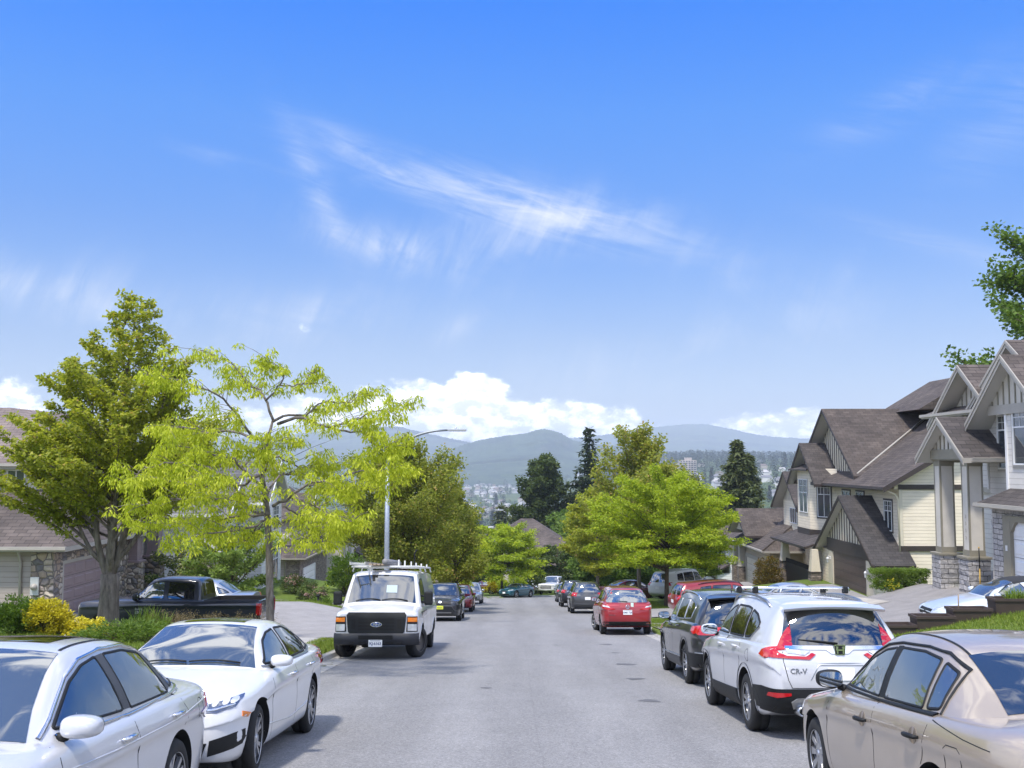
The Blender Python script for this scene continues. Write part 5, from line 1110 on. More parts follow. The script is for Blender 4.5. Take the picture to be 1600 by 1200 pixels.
face(c, [(.42, .655), (.44, .70), (.66, .745), (.79, .785), (.80, .76), (.78, .69), (.66, .655)], [(-.42, .57), (-.42, .69), (.42, .69), (.42, .57)], hmat=SMOKEL, bump=[(-.55, .27), (-.60, .40), (.60, .40), (.55, .27)], fog=[(.60, .28), (.62, .42), (.84, .48), (.84, .34)])
for fl in (False, True):
    c.part('side_marker', c.decal(MB(), 'side', [(.34, .60), (.36, .645), (.52, .615), (.50, .575)], .006, flip=fl, cell=.04), AMBERL)
    c.part('headlight_strip', c.stroke(MB(), 'front', [(.44, .672), (.64, .685), (.77, .72)], .018, .010, flip=fl), CHROME)
    mbs = MB()
    for y, z in ((.54, .712), (.62, .728), (.70, .738), (.755, .746)): c.decal(mbs, 'front', arc(y, z, .026, 0, 360, 12)[:-1], .010, flip=fl)
    c.part('headlight_lens', mbs, CLEARL)
tail(c, [(.50, .82), (.52, .98), (.86, .99), (.88, .80)], REDL, side=[(L-.22, .93), (L-.20, .985), (L-.06, .97), (L-.05, .82)])
c.fin(3.5, WHITE); c.wiper_on_glass()
# -- 3  work van
hw = 1.01
VAN = dict(L=5.5, W=2.02, paint=WHITE, wheels=(.92, 4.43, .365, .25), arch=.07, spokes=5, steel=1, rim=STEELW, rim_r=.235, steer=-24, crease=.006, tuck=.03, plan=[(0, .90), (.04, .955), (.12, .98), (.4, .995), (1.0, hw), (5.2, hw), (5.42, .97), (5.5, .93)], bot=[(0, .52), (.1, .42), (.5, .36), (4.8, .36), (5.5, .46)],
    sho=[(0, 1.03), (.10, 1.08), (.5, 1.13), (1.0, 1.19), (2, 1.22), (5.5, 1.22)], top=[(0, 1.04), (.08, 1.10), (.4, 1.205), (.75, 1.28), (1.2, 1.33), (5.5, 1.33)], beltw=.965,
    sil=[(.72, 1.26, .90), (.92, 1.52, .87), (1.16, 1.83, .83), (1.30, 1.975, .80), (1.48, 2.045, .80), (1.9, 2.07, .81), (3.5, 2.08, .82), (5.15, 2.065, .81), (5.40, 2.0, .81), (5.46, 1.7, .86), (5.5, 1.25, .90)], sweep=[.13, .11, .08, .06, .04, .02, 0, 0, -.02, -.03, -.03], crown=.05)
c = Car(VAN, 'work_van', 'white work van with a black grille and a loaded ladder rack, parked against the kerb', 'van', put(-3.25, 26.95), -90)
c.patch('windshield', .22, 2.80, .93, GLASS, v1=.90)
c.sidewin([[(1.02, 1.27), (1.34, 1.74), (1.58, 1.84), (1.98, 1.86), (1.98, 1.27)]], GLASSL, BLACKP, .03, .05)
c.part('grille', c.decal(MB(), 'front', [(-.62, .60), (-.66, .64), (-.70, 1.02), (-.66, 1.06), (.66, 1.06), (.70, 1.02), (.66, .64), (.62, .60)], .030, cell=.09), BLACKP)
gx = c.L/2
mb = MB()
for y0, y1 in ((-.42, .42),):
    for z0, z1 in ((.90, .945), (.825, .875), (.745, .795), (.675, .72)): c.decal(mb, 'front', [(y0, z0), (y0, z1), (y1, z1), (y1, z0)], .034, cell=.12)
for s in (1, -1): c.decal(mb, 'front', [(s*.58, .70), (s*.58, .93), (s*.49, .93), (s*.49, .70)][::s], .034, cell=.12)
c.part('grille_slot', mb, WELL)
mb = MB(); c.decal(mb, 'front', [(.135*math.cos(a), .805+.058*math.sin(a)) for a in np.linspace(0, 2*math.pi, 28, endpoint=False)], .046); eo = c.part('badge', mb, CHROME)
mb = MB(); c.decal(mb, 'front', [(.118*math.cos(a), .805+.046*math.sin(a)) for a in np.linspace(0, 2*math.pi, 28, endpoint=False)], .050); c.part('badge_plate', mb, BADGEB, eo)
vs, fs = text_mesh('Ford', .085, .004, .95, .25, .001); p, nn = c.cast('front', 0, .805); mb = MB(); mb.add([(p.x+.054+v.z, v.x, .805+v.y) for v in vs], fs); c.part('badge_lettering', mb, CHROME, eo)
for fl in (False, True):
    h0 = c.part('headlight', c.decal(MB(), 'front', [(.70, .64), (.72, .99), (.95, .985), (.955, .64)], .012, flip=fl), BLACKP)
    c.part('headlight_lens', c.decal(MB(), 'front', [(.735, .66), (.735, .815), (.935, .81), (.935, .66)], .022, flip=fl), CLEARL, h0)
    c.part('turn_signal', c.decal(MB(), 'front', [(.735, .865), (.735, .965), (.94, .96), (.945, .865)], .022, flip=fl), AMBERL, h0)
bp = MB(); BN = pm('faded_bumper', (.020, .021, .026, 1), .55, bump=.15, bs=200)
P = []
for y in np.linspace(-1.0, 1.0, 25):
    q, nn = c.cast('front', max(-.93, min(.93, y)), .56); x = q.x+.085-.10*max(0, abs(y)-.8)/.2; P.append([(x-.25, y, .60), (x-.02, y, .605), (x, y, .585), (x+.015, y, .50), (x+.01, y, .45), (x-.03, y, .36), (x-.12, y, .33), (x-.3, y, .35)])
bp.grid(P, 0, True); bo = c.part('front_bumper', bp, BN, sharp=40)
q, _ = c.cast('front', 0, .56); bx = q.x+.10
mb = MB(); mb.box(bx-.004, bx+.012, -.40, .40, .47, .56)
for y0, y1 in ((-.62, -.50), (-.40, -.22), (.22, .42), (.50, .62)): mb.box(bx-.03, bx+.004, y0, y1, .375, .41)
c.part('bumper_slot', mb, WELL, bo)
mb = MB(); mb.bbox(bx+.012, bx+.020, -.16, .16, .30, .46, .004); po = c.part('license_plate', mb, PLATEW); vs, fs = text_mesh('KJ-6163', .092, .002, .92, 0, .0012); mb = MB(); mb.add([(bx+.022+v.z, v.x, .375+v.y) for v in vs], fs); c.part('plate_lettering', mb, INK, po); mb = MB(); mb.box(bx+.0205, bx+.0215, -.12, .12, .435, .445); c.part('plate_band', mb, INK, po)
for fl in (False, True):
    sg = -1 if fl else 1; p, nn = c.cast('side', 1.16, 1.30); mb = MB(); mb.bbox(p.x-.06, p.x+.08, sg*(p.y+.16)-.105, sg*(p.y+.16)+.105, 1.22, 1.55, .045); mo = c.part('mirror', mb, BLACKP)
    mb = MB(); mb.tube([(p.x, sg*(p.y-.02), 1.44), (p.x+.02, sg*(p.y+.1), 1.44)], .022, 8); mb.tube([(p.x, sg*(p.y-.02), 1.30), (p.x+.02, sg*(p.y+.1), 1.30)], .022, 8); c.part('mirror_arm', mb, BLACKP, mo)
c.lines([[(1.0, 1.22), (1.06, .9), (1.14, .42)], [(2.06, 1.95), (2.06, .40)], [(3.3, 1.95), (3.3, .42)]], .010)
for fl in (False, True): c.part('side_stripe', c.decal(MB(), 'side', [(.62, 1.08), (.66, .93), (2.02, .98), (2.02, 1.10)], .004, flip=fl), DGREY)
c.wiper_on_glass(.30, .55)
c.arches(.03, WHITE, .008)
def wl(x, y, z): return c.root.matrix_world @ Vector((x, y, z))
# inside the windscreen: a paper permit and the folded rack of the bulkhead behind the seats
mb = MB(); q = [c.surf(1.0+1.0*a, .12+.30*b)+Vector((.012, 0, .006)) for a, b in ((0, 0), (0, 1), (.55, 1), (.55, 0))]
mb.add([p[:] for p in q], [(0, 1, 2, 3)]); c.part('permit', mb, pm('permit_paper', (.30, .38, .42, 1), .4))
# the rack: cross bars, uprights; ladders and timber rest on it as their own things
mb = MB(); RK = pm('rack_white', (.62, .62, .60, 1), .5, var=.15); X0 = c.L/2
for s in (1.75, 3.2, 4.9):
    mb.tube([(X0-s, -.86, 2.03), (X0-s, -.82, 2.16), (X0-s, .82, 2.16), (X0-s, .86, 2.03)], .022, 8)
    for y in (.30, .74): mb.box(X0-s-.02, X0-s+.02, y-.018, y+.018, 2.15, 2.33 if y in (.30,) else 2.25)
mb.tube([(X0-1.4, -.82, 2.15), (X0-5.2, -.82, 2.15)], .022, 8); mb.tube([(X0-1.4, .82, 2.15), (X0-5.2, .82, 2.15)], .022, 8); mb.tube([(X0-1.4, -.82, 2.15), (X0-1.4, .82, 2.15)], .024, 8)
c.part('roof_rack', mb, RK)
VANM = c.root.matrix_world.copy()
def on_van(name, mb, mat, label, cat, tilt=0.):
    o = mb.build(name, mat, None, uv=False); o.matrix_world = VANM; return tag(o, label, cat)
ALU = pm('ladder_aluminium', (.62, .62, .60, 1), .42, .6, var=.12)
def ladder(y0, y1, z0, s0, s1):
    mb = MB()
    for y in (y0, y1): mb.box(X0-s1, X0-s0, y-.014, y+.014, z0, z0+.075)
    for x in np.arange(X0-s1+.15, X0-s0, .28): mb.box(x-.014, x+.014, y0, y1, z0+.025, z0+.052)
    return mb
on_van('ladder', ladder(-.80, -.44, 2.19, .9, 5.6), ALU, 'pale aluminium ladder lying flat beside the timber on the van roof', 'ladder')
mb = MB(); mb.tube([(X0-1.2, .02, 2.27), (X0-4.2, .02, 2.27)], [.075, .075], 20); on_van('pipe', mb, pm('pipe_grey', (.20, .20, .21, 1), .6), 'thick grey pipe on the van rack, between ladder and roof edge', 'pipe')
mb = MB()
for i in range(4): mb.box(X0-5.3, X0-1.05-.1*i, -.36+.085*i, -.285+.085*i, 2.185, 2.225)
on_van('timber', mb, pm('old_timber', (.34, .27, .20, 1), .8, var=.3, vs=8), 'weathered boards stacked on the van rack beside the ladder', 'lumber')
mb = MB(); mb.tube([(X0-2.8, .60, 2.18), (X0-2.75, .60, 2.52), (X0-2.7, .66, 2.60)], .022, 8); on_van('rack_post', mb, BLACKP, 'short black post standing up from the van rack', 'post')
# -- 4  CR-V
c = Car(dict(spec_suv(4.59, 1.855, 1.68), paint=PEARL, spokes=5, twin=True, rim=ALLOY, rim_r=.23, wheels=(.90, 3.56, .348, .235)), 'suv', 'white crossover with tall red tail lamps and roof rails, next to the champagne saloon', 'car', put(3.82, 14.42), 90)
L = c.L
c.patch('windshield', .15, 2.75, .9, GLASSL, v1=.88)
c.sidewin([[(1.42, 1.135), (1.82, 1.40), (2.06, 1.48), (2.24, 1.505), (2.28, 1.125)], [(2.36, 1.125), (2.32, 1.51), (2.9, 1.50), (3.12, 1.475), (3.20, 1.13)], [(3.27, 1.135), (3.20, 1.468), (3.48, 1.42), (3.78, 1.31), (3.70, 1.20), (3.50, 1.14)]], [GLASSL, GLASSD, GLASSD], BLACKP, .026, .04)
for fl in (False, True): c.part('chrome_trim', c.stroke(MB(), 'side', [(1.36, 1.10), (2.3, 1.095), (3.3, 1.105), (3.58, 1.12), (3.82, 1.27)], .014, .012, flip=fl), SATIN)
c.part('rear_window', c.decal(MB(), 'rear', [(-.66, 1.12), (-.64, 1.095), (.64, 1.095), (.66, 1.12), (.55, 1.49), (.50, 1.515), (-.50, 1.515), (-.55, 1.49)], .006, cell=.04), GLASSD)
c.part('spoiler', (lambda mb: (mb.grid([[(-L/2+.36-.22*t-.03*(a**2), a*.60, 1.585-.045*t-.03*a*a+h) for t in np.linspace(0, 1, 6)] for h in (0,) for a in np.linspace(-1, 1, 13)]), mb.grid([[(-L/2+.14-.03*a*a, a*.60, 1.540-.03*a*a), (-L/2+.155-.03*a*a, a*.60, 1.51-.03*a*a), (-L/2+.24, a*.58, 1.51-.03*a*a)] for a in np.linspace(-1, 1, 13)]), mb)[-1])(MB()), PEARL)
for fl in (False, True):
    mb = MB(); c.decal(mb, 'rear', [(.74, 1.045), (.80, 1.03), (.81, .955), (.36, .93), (.28, .99), (.32, 1.008), (.40, .966), (.62, .975), (.70, 1.0)], .014, flip=fl, cell=.03)
    c.decal(mb, 'side', [(L-.32, .98), (L-.28, 1.035), (L-.15, 1.08), (L-.195, 1.42), (L-.165, 1.43), (L-.10, 1.10), (L-.08, .97), (L-.16, .94)], .010, flip=fl, cell=.03)
    t = c.part('taillight', mb, REDL); c.part('reverse_lamp', c.decal(MB(), 'rear', [(.34, 1.03), (.41, .985), (.61, 1.0), (.64, 1.05)], .010, flip=fl), CLEARL, t)
c.part('tailgate_trim', c.decal(MB(), 'rear', [(-.62, 1.045), (-.62, 1.085), (.62, 1.085), (.62, 1.045), (.16, 1.045), (.10, 1.0), (-.10, 1.0), (-.16, 1.045)], .012, cell=.08), CHROME)
# emblem: a squared H in a rounded frame
def rear_bars(c, name, bars, x_off, mat, y0, z0):
    mb = MB(); p, nn = c.cast('rear', y0, z0)
    for q in bars: mb.prism([(p.x-x_off, y0-a, z0+b) for a, b in q], (-.008, 0, 0))
    return c.part(name, mb, mat)
def rrect(w0, w1, h, r=.016):
    return [(q[0], q[1]) for q in round_poly([(-w0, -h, 0), (w0, -h, 0), (w1, h, 0), (-w1, h, 0)], r)]
rear_bars(c, 'badge', [rrect(.058, .072, .060)], .016, CHROME, 0, 1.045); rear_bars(c, 'badge_plate', [rrect(.049, .061, .050, .012)], .026, BLACKP, 0, 1.045)
rear_bars(c, 'badge_letter', [[(-.040, -.042), (-.026, -.042), (-.024, .042), (-.052, .042)], [(.040, -.042), (.026, -.042), (.024, .042), (.052, .042)], [(-.028, -.008), (.028, -.008), (.028, .008), (-.028, .008)]], .036, CHROME, 0, 1.045)
c.text('model_lettering', 'rear', 'CR-V', .50, .80, .085, SATIN, spacing=1.05, bold=.002)
c.part('rear_bumper', c.decal(MB(), 'rear', [(-.90, .60), (.90, .60), (.86, .34), (.6, .30), (-.6, .30), (-.86, .34)], .014, cell=.06), BLACKP)
c.part('skid_plate', c.decal(MB(), 'rear', [(-.60, .46), (-.52, .50), (.52, .50), (.60, .46), (.56, .38), (-.56, .38)], .022, cell=.08), SATIN)
for fl in (False, True):
    c.part('reflector', c.decal(MB(), 'rear', [(.60, .525), (.60, .555), (.82, .56), (.83, .52), (.74, .505)], .022, flip=fl, cell=.05), REDL)
    mb = MB(); y = .48*(-1 if fl else 1); mb.lathe([(.035, 0), (.055, 0), (.055, .3), (.035, .3)], 20, 'x', (-L/2-.03, y, .345), closed=True); c.part('exhaust_pipe', mb, SATIN)
c.part('license_plate', c.decal(MB(), 'rear', [(-.155, .70), (-.155, .84), (.155, .84), (.155, .70)], .012), PLATEW)
c.part('plate_recess_line', c.stroke(MB(), 'rear', [(.36, .70), (.26, .87), (-.26, .87), (-.36, .70)], .010, .004), SATIN)
c.engrave(c.stroke(MB(), 'rear', [(.66, 1.02), (.67, .92), (.62, .70), (.58, .61), (-.58, .61), (-.62, .70), (-.67, .92), (-.66, 1.02)], .008, .003))
for fl in (False, True): c.part('sill_cladding', c.decal(MB(), 'side', [(1.28, .24), (1.26, .42), (2.3, .44), (3.16, .46), (3.14, .26), (2.3, .24)], .012, flip=fl, cell=.1), BLACKP); c.part('bumper_side', c.decal(MB(), 'side', [(3.97, .36), (3.97, .60), (4.30, .62), (4.55, .60), (4.52, .36)], .012, flip=fl), BLACKP)
c.lines([[(1.30, 1.05), (1.26, .8), (1.28, .44)], [(2.32, 1.10), (2.32, .46)], [(3.24, 1.10), (3.34, .95), (3.26, .78), (3.12, .56)], arc(3.75, .93, .075, 0, 360, 18)], .007)
c.mirrors(1.44, 1.08, PEARL, (.11, .24, .16), .15); c.handles([(2.14, .975), (3.08, 1.0)], PEARL, .20); c.arches(.055); c.rails(1.62, 3.80, .60, SATIN, .05)
mb = MB()
for s in (2.0, 3.0):
    p, _ = c.cast('top', s, 0); mb.tube([(p.x, -.66, p.z+.03), (p.x, -.64, p.z+.075), (p.x, .64, p.z+.075), (p.x, .66, p.z+.03)], .016, 8)
    for y in (-.6, .6): mb.bbox(p.x-.05, p.x+.05, y-.03, y+.03, p.z+.0, p.z+.09, .01, 1)
c.part('cross_bar', mb, [CHROME, BLACKP]); c.fin(3.55, PEARL); c.wiper('rear', (.02, 1.11), (.46, 1.155))
face(c, [(.45, .90), (.45, .96), (.82, 1.0), (.84, .92)], [(-.45, .70), (-.45, .95), (.45, .95), (.45, .70)])
# -- 5  champagne saloon nearest on the other side
c = Car(dict(spec_sedan(4.81, 1.815, 1.49, -.02), paint=BEIGE, wheels=(.93, 3.67, .318, .205), spokes=9, rim=ALLOY, rim_r=.205, crease=.006), 'sedan', 'champagne beige saloon with black door handles, parked closest to the brown planters', 'car', put(3.60, 8.0), 90)
L = c.L
c.patch('windshield', .12, 2.72, .90, GLASSL, v1=.88); c.patch('rear_window', 6.05, 7.80, .88, GLASS, nu=20)
c.sidewin([[(1.60, .995), (1.98, 1.225), (2.22, 1.315), (2.46, 1.345), (2.50, .99)], [(2.60, .99), (2.56, 1.352), (2.98, 1.352), (3.26, 1.318), (3.33, 1.0)], [(3.395, 1.005), (3.33, 1.302), (3.52, 1.245), (3.565, 1.02)]], GLASSL, BLACKP, .018, .03)
for fl in (False, True): c.part('pillar_trim', c.decal(MB(), 'side', [(2.505, .985), (2.465, 1.36), (2.555, 1.365), (2.595, .985)], .006, flip=fl), BLACKP); c.part('belt_moulding', c.stroke(MB(), 'side', [(1.45, .968), (2.5, .962), (3.58, .985)], .022, .012, flip=fl), BLACKP); c.part('window_frame', c.stroke(MB(), 'side', [(1.50, .985), (1.92, 1.255), (2.20, 1.355), (2.50, 1.386), (3.0, 1.388), (3.30, 1.36), (3.57, 1.27), (3.61, .99)], .014, .010, flip=fl), BLACKP)
c.mirrors(1.60, .955, BLACKP, (.10, .22, .155), .15, up=.02); c.handles([(2.36, .80), (3.38, .825)], BLACKP, .21)
for fl in (False, True):
    for s, z in ((2.36, .80), (3.38, .825)): c.part('handle_shade', c.decal(MB(), 'side', [(s+.07*math.cos(a), z+.005+.055*math.sin(a)) for a in np.linspace(0, 2*math.pi, 16, endpoint=False)], .003, flip=fl), pm('recess_shade', (.16, .13, .10, 1), .4))  # shade of the handle cups, painted as darker ellipses on the flank
c.lines([[(1.46, .94), (1.38, .6), (1.42, .26)], [(2.555, .97), (2.58, .6), (2.56, .28)], [(3.60, .98), (3.50, .70), (3.26, .36)], [(3.62, .96), (4.10, .905), (4.42, .885)], [(3.86, .66), (3.86, .82), (3.90, .845), (4.04, .845), (4.08, .82), (4.08, .66)], [(.70, .80), (.95, .845), (1.42, .93)]], .006)
c.roof_channel()
tail(c, [(.46, .66), (.48, .80), (.78, .81), (.79, .66)], REDL, plate=.56, side=[(L-.20, .74), (L-.18, .80), (L-.08, .80), (L-.07, .68)])
face(c, [(.42, .64), (.46, .74), (.80, .78), (.84, .66)], [(-.40, .56), (-.40, .70), (.40, .70), (.40, .56)])
# -- 6  black crossover in front of the white one
c = Car(dict(spec_suv(4.70, 1.84, 1.675), paint=BLACK, spokes=5, twin=True, rim=ALLOY, rim_r=.235, wheels=(.89, 3.68, .355, .235)), 'suv', 'glossy black crossover with chrome roof rails between white crossover and red people carrier', 'car', put(3.98, 20.25), 90)
L = c.L
c.patch('windshield', .15, 2.75, .9, GLASSL, v1=.88)
c.sidewin([[(1.45, 1.13), (1.85, 1.40), (2.10, 1.48), (2.30, 1.50), (2.34, 1.12)], [(2.42, 1.12), (2.38, 1.505), (3.2, 1.49), (3.28, 1.13)], [(3.36, 1.135), (3.28, 1.48), (3.70, 1.43), (3.92, 1.36), (3.90, 1.16)]], [GLASSL, GLASSD, GLASSD], SATIN, .020, .04)
c.part('rear_window', c.decal(MB(), 'rear', [(-.68, 1.12), (-.66, 1.09), (.66, 1.09), (.68, 1.12), (.56, 1.51), (-.56, 1.51)], .006, cell=.04), GLASSD)
c.part('spoiler', (lambda mb: (mb.grid([[(-L/2+.38-.24*t-.03*(a**2), a*.60, 1.585-.04*t-.03*a*a) for t in np.linspace(0, 1, 6)] for a in np.linspace(-1, 1, 13)]), mb.grid([[(-L/2+.14-.03*a*a, a*.60, 1.545-.03*a*a), (-L/2+.155-.03*a*a, a*.60, 1.512-.03*a*a), (-L/2+.24, a*.58, 1.51-.03*a*a)] for a in np.linspace(-1, 1, 13)]), mb)[-1])(MB()), BLACK)
tail(c, [(.36, .90), (.37, 1.03), (.80, 1.05), (.85, .96), (.80, .90)], REDL, [(-.90, .58), (.90, .58), (.86, .34), (-.86, .34)], .78, side=[(L-.34, .97), (L-.32, 1.04), (L-.10, 1.05), (L-.06, .94), (L-.2, .91)])
c.text('model_lettering', 'rear', 'Tiguan', .50, .80, .060, CHROME)
c.part('chrome_trim', c.stroke(MB(), 'rear', [(-.84, .595), (.84, .595)], .018, .014), SATIN)
for fl in (False, True): c.part('sill_cladding', c.decal(MB(), 'side', [(1.28, .24), (1.26, .40), (3.28, .43), (3.26, .26)], .012, flip=fl, cell=.1), GREYP); c.part('chrome_trim', c.stroke(MB(), 'side', [(1.3, .435), (3.25, .455)], .018, .014, flip=fl), SATIN); c.part('bumper_side', c.decal(MB(), 'side', [(4.10, .36), (4.10, .58), (4.66, .58), (4.62, .36)], .012, flip=fl), BLACKP)
c.lines([[(1.32, 1.05), (1.28, .44)], [(2.38, 1.1), (2.38, .46)], [(3.32, 1.1), (3.42, .95), (3.22, .56)]], .006)
c.mirrors(1.46, 1.08, BLACK, (.11, .23, .15), .15); c.handles([(2.2, .98), (3.15, 1.0)], BLACK); c.arches(.05); c.rails(1.75, 3.95, .61, CHROME, .05); c.fin(3.7, BLACK); c.wiper('rear', (.02, 1.10), (.40, 1.15))
face(c, [(.45, .90), (.45, .96), (.82, 1.0), (.84, .92)], [(-.45, .74), (-.45, .95), (.45, .95), (.45, .74)])
# -- 7  red people carrier
c = Car(dict(spec_suv(4.58, 1.75, 1.615), paint=RED, spokes=5, rim=ALLOY, wheels=(.90, 3.65, .318, .21), steer=16, arch=.05), 'minivan', 'red people carrier seen from behind, white plate and front wheel turned out to the street', 'car', put(3.74, 36.75), 90)
L = c.L
c.patch('windshield', .15, 2.75, .9, GLASSL, v1=.88)
c.sidewin([[(1.3, 1.11), (1.75, 1.38), (2.15, 1.44), (2.2, 1.10)], [(2.28, 1.10), (2.24, 1.45), (3.1, 1.43), (3.2, 1.11)], [(3.28, 1.12), (3.2, 1.42), (3.7, 1.36), (3.85, 1.20)]], [GLASSL, GLASSD, GLASSD], BLACKP, .02, .04)
c.part('rear_window', c.decal(MB(), 'rear', [(-.70, 1.10), (-.66, 1.07), (.66, 1.07), (.70, 1.10), (.60, 1.45), (.54, 1.475), (-.54, 1.475), (-.60, 1.45)], .008, cell=.08), GLASSL)
for fl in (False, True):
    t = c.part('taillight', c.decal(c.decal(MB(), 'rear', [(.40, .84), (.42, .86), (.60, .95), (.82, 1.0), (.84, .86), (.60, .82)], .010, flip=fl, cell=.05), 'side', [(L-.30, .93), (L-.28, .99), (L-.08, 1.0), (L-.06, .84)], .008, flip=fl), REDL)
    c.part('reverse_lamp', c.decal(MB(), 'rear', [(.58, .90), (.62, .945), (.80, .985), (.80, .93)], .016, flip=fl), CLEARL, t)
    c.part('reflector', c.decal(MB(), 'rear', [(.62, .38), (.62, .42), (.80, .43), (.80, .39)], .022, flip=fl), DREDL)
c.part('rear_bumper', c.decal(MB(), 'rear', [(-.86, .45), (.86, .45), (.82, .32), (-.82, .32)], .014, cell=.08), BLACKP)
c.plate('rear', .75, 'HM5 72K', .30, .15)
mb = MB(); p, _ = c.cast('rear', 0, .93); mb.lathe([(.052, 0), (.066, 0), (.066, .012), (.052, .012)], 24, 'x', (p.x-.02, 0, .93), closed=True); mb.tube([(p.x-.02, .055, .95), (p.x-.02, .02, .935), (p.x-.02, 0, .905), (p.x-.02, -.02, .935), (p.x-.02, -.055, .95)], .009, 6); c.part('badge', mb, CHROME)
c.text('model_lettering', 'rear', 'MAZDA5', .52, .66, .055, CHROME)
mb = MB(); p, _ = c.cast('rear', -.16, 1.0); mb.box(p.x-.018, p.x-.012, -.20, -.11, .93, 1.06); c.part('sticker', mb, pm('sticker', (.55, .70, .62, 1), .5))
c.lines([[(1.25, 1.05), (1.25, .4)], [(2.24, 1.1), (2.24, .35)], [(3.2, 1.1), (3.3, .9), (3.1, .5)]], .007); c.mirrors(1.32, 1.06, RED); c.handles([(2.1, .93), (3.0, .95)], RED); c.wiper('rear', (0, 1.09), (.42, 1.12))
face(c, [(.45, .85), (.45, .92), (.80, .97), (.82, .88)], [(-.45, .60), (-.45, .75), (.45, .75), (.45, .60)])
# -- generic builders for the cars further off
def suv_back(name, label, P, X, Y, W=1.84, L=4.6, H=1.68, heading=90, z=None, up=(0, SLOPE, 1), lamp=REDL, rails=None, clad=True, res=44, cat='car', dark=GLASSD, plate=True, low=None):
    c = Car(dict(spec_suv(L, W, H), paint=P, spokes=5, rim=ALLOY, up=up, res=res), name, label, cat, put(X, Y, 0, z), heading); L = c.L; k = H/1.66
    c.patch('windshield', .15, 2.75, .9, GLASSL, v1=.88)
    c.sidewin([[(1.45, 1.13), (1.87, 1.42*k), (2.25, 1.49*k), (2.3, 1.12)], [(2.38, 1.12), (2.34, 1.495*k), (3.2, 1.48*k), (3.3, 1.13)], [(3.38, 1.14), (3.3, 1.47*k), (3.80, 1.42*k), (3.92, 1.2)]], [GLASSL, dark, dark], BLACKP, .02, .04)
    c.part('rear_window', c.decal(MB(), 'rear', [(-.66, 1.12), (.66, 1.12), (.56, 1.50*k), (-.56, 1.50*k)], .008, cell=.1), GLASS)
    tail(c, [(.60, .90), (.60, 1.10), (.80, 1.12), (.85, .95)], lamp, [(-.88, .56), (.88, .56), (.84, .36), (-.84, .36)] if clad else None, .80 if plate else None, side=[(L-.26, .92), (L-.24, 1.10), (L-.08, 1.10), (L-.06, .92)], bmat=low or BLACKP)
    face(c, [(.45, .86), (.45, .95), (.82, 1.0), (.84, .88)], [(-.42, .68), (-.42, .93), (.42, .93), (.42, .68)], bump=[(-.6, .42), (-.6, .56), (.6, .56), (.6, .42)])
    c.lines([[(1.3, 1.05), (1.28, .4)], [(2.34, 1.1), (2.34, .4)], [(3.32, 1.1), (3.4, .95), (3.2, .5)]], .009); c.mirrors(1.45, 1.08, P); c.handles([(2.15, .98), (3.1, 1.0)], P); c.arches(.05, BLACKP if clad else P)
    if rails: c.rails(1.7, 3.9, .6, rails)
    return c
def sedan_any(name, label, P, X, Y, heading, L=4.6, W=1.78, H=1.44, z=None, up=(0, SLOPE, 1), lamp=REDL, glass=GLASSL, cat='car', fast=0., group=None, plate=True):
    c = Car(dict(spec_sedan(L, W, H, fast), paint=P, spokes=5, rim=ALLOY, up=up, res=44), name, label, cat, put(X, Y, 0, z), heading, group); L = c.L; q = L/4.85
    c.patch('windshield', .12, 2.72, .90, glass, v1=.88); c.patch('rear_window', 6.15, 7.75, .86, glass)
    c.sidewin([[(1.62*q, 1.0), (2.02*q, 1.22), (2.30*q, 1.31), (2.52*q, .99)], [(2.62*q, .99), (2.50*q, 1.33), (3.0*q, 1.34), (3.36*q, 1.28), (3.53*q, 1.01)], [(3.62*q, 1.03), (3.48*q, 1.26), (3.76*q, 1.17), (3.95*q, 1.07)]], glass, BLACKP, .02, .03)
    c.mirrors(1.68*q, .96, P); c.handles([(2.42*q, .845), (3.45*q, .87)], P); c.lines([[(1.5*q, .93), (1.45*q, .3)], [(2.58*q, .97), (2.6*q, .28)], [(3.6*q, 1.), (3.7*q, .8), (3.4*q, .36)]], .008)
    tail(c, [(.50, .82), (.52, .98), (.84*W/1.84, .99), (.86*W/1.84, .80)], lamp, plate=.78 if plate else None, side=[(L-.30, .92), (L-.26, .985), (L-.08, .97), (L-.07, .82)])
    face(c, [(.46, .66), (.48, .73), (.80*W/1.84, .79), (.84*W/1.84, .70)], [(-.42, .52), (-.42, .68), (.42, .68), (.42, .52)], bump=[(-.55, .28), (-.55, .40), (.55, .40), (.55, .28)], plate=.47 if plate else None)
    return c
def suv_front(name, label, P, X, Y, heading=-90, W=1.85, L=4.6, H=1.68, hatch=False, **k):
    sp = spec_suv(L, W, H) if not hatch else dict(spec_suv(L, W, H), arch=.05)
    if hatch:
        dz = .16
        for key in ('sho', 'top'): sp[key] = [(s, z-dz*(1 if s > .05 else .6)) for s, z in sp[key]]
        sp['sil'] = [(s, z-dz*(1-(z-.94)/(H-.94)) if z < H else z, w) for s, z, w in sp['sil']]
    c = Car(dict(sp, paint=P, spokes=5, rim=ALLOY, up=(0, SLOPE, 1), res=44), name, label, 'car', put(X, Y), heading); d = .15 if hatch else 0; kk = H/1.66
    c.patch('windshield', .15, 2.75, .9, k.get('glass', GLASS), v1=.88)
    c.sidewin([[(1.45, 1.13-d), (1.87, 1.42*kk), (2.25, 1.49*kk), (2.3, 1.12-d)], [(2.38, 1.12-d), (2.34, 1.495*kk), (3.2, 1.48*kk), (3.3, 1.13-d)]], GLASSD, BLACKP, .02, .04)
    c.mirrors(1.45, 1.08-d, P); c.arches(.05, BLACKP if not hatch else P)
    c.lines([[(1.3, 1.05-d), (1.28, .4)], [(2.34, 1.1-d), (2.34, .4)], [(.5, .93-d), (.95, 1.03-d), (1.25, 1.09-d)]], .009)
    return c
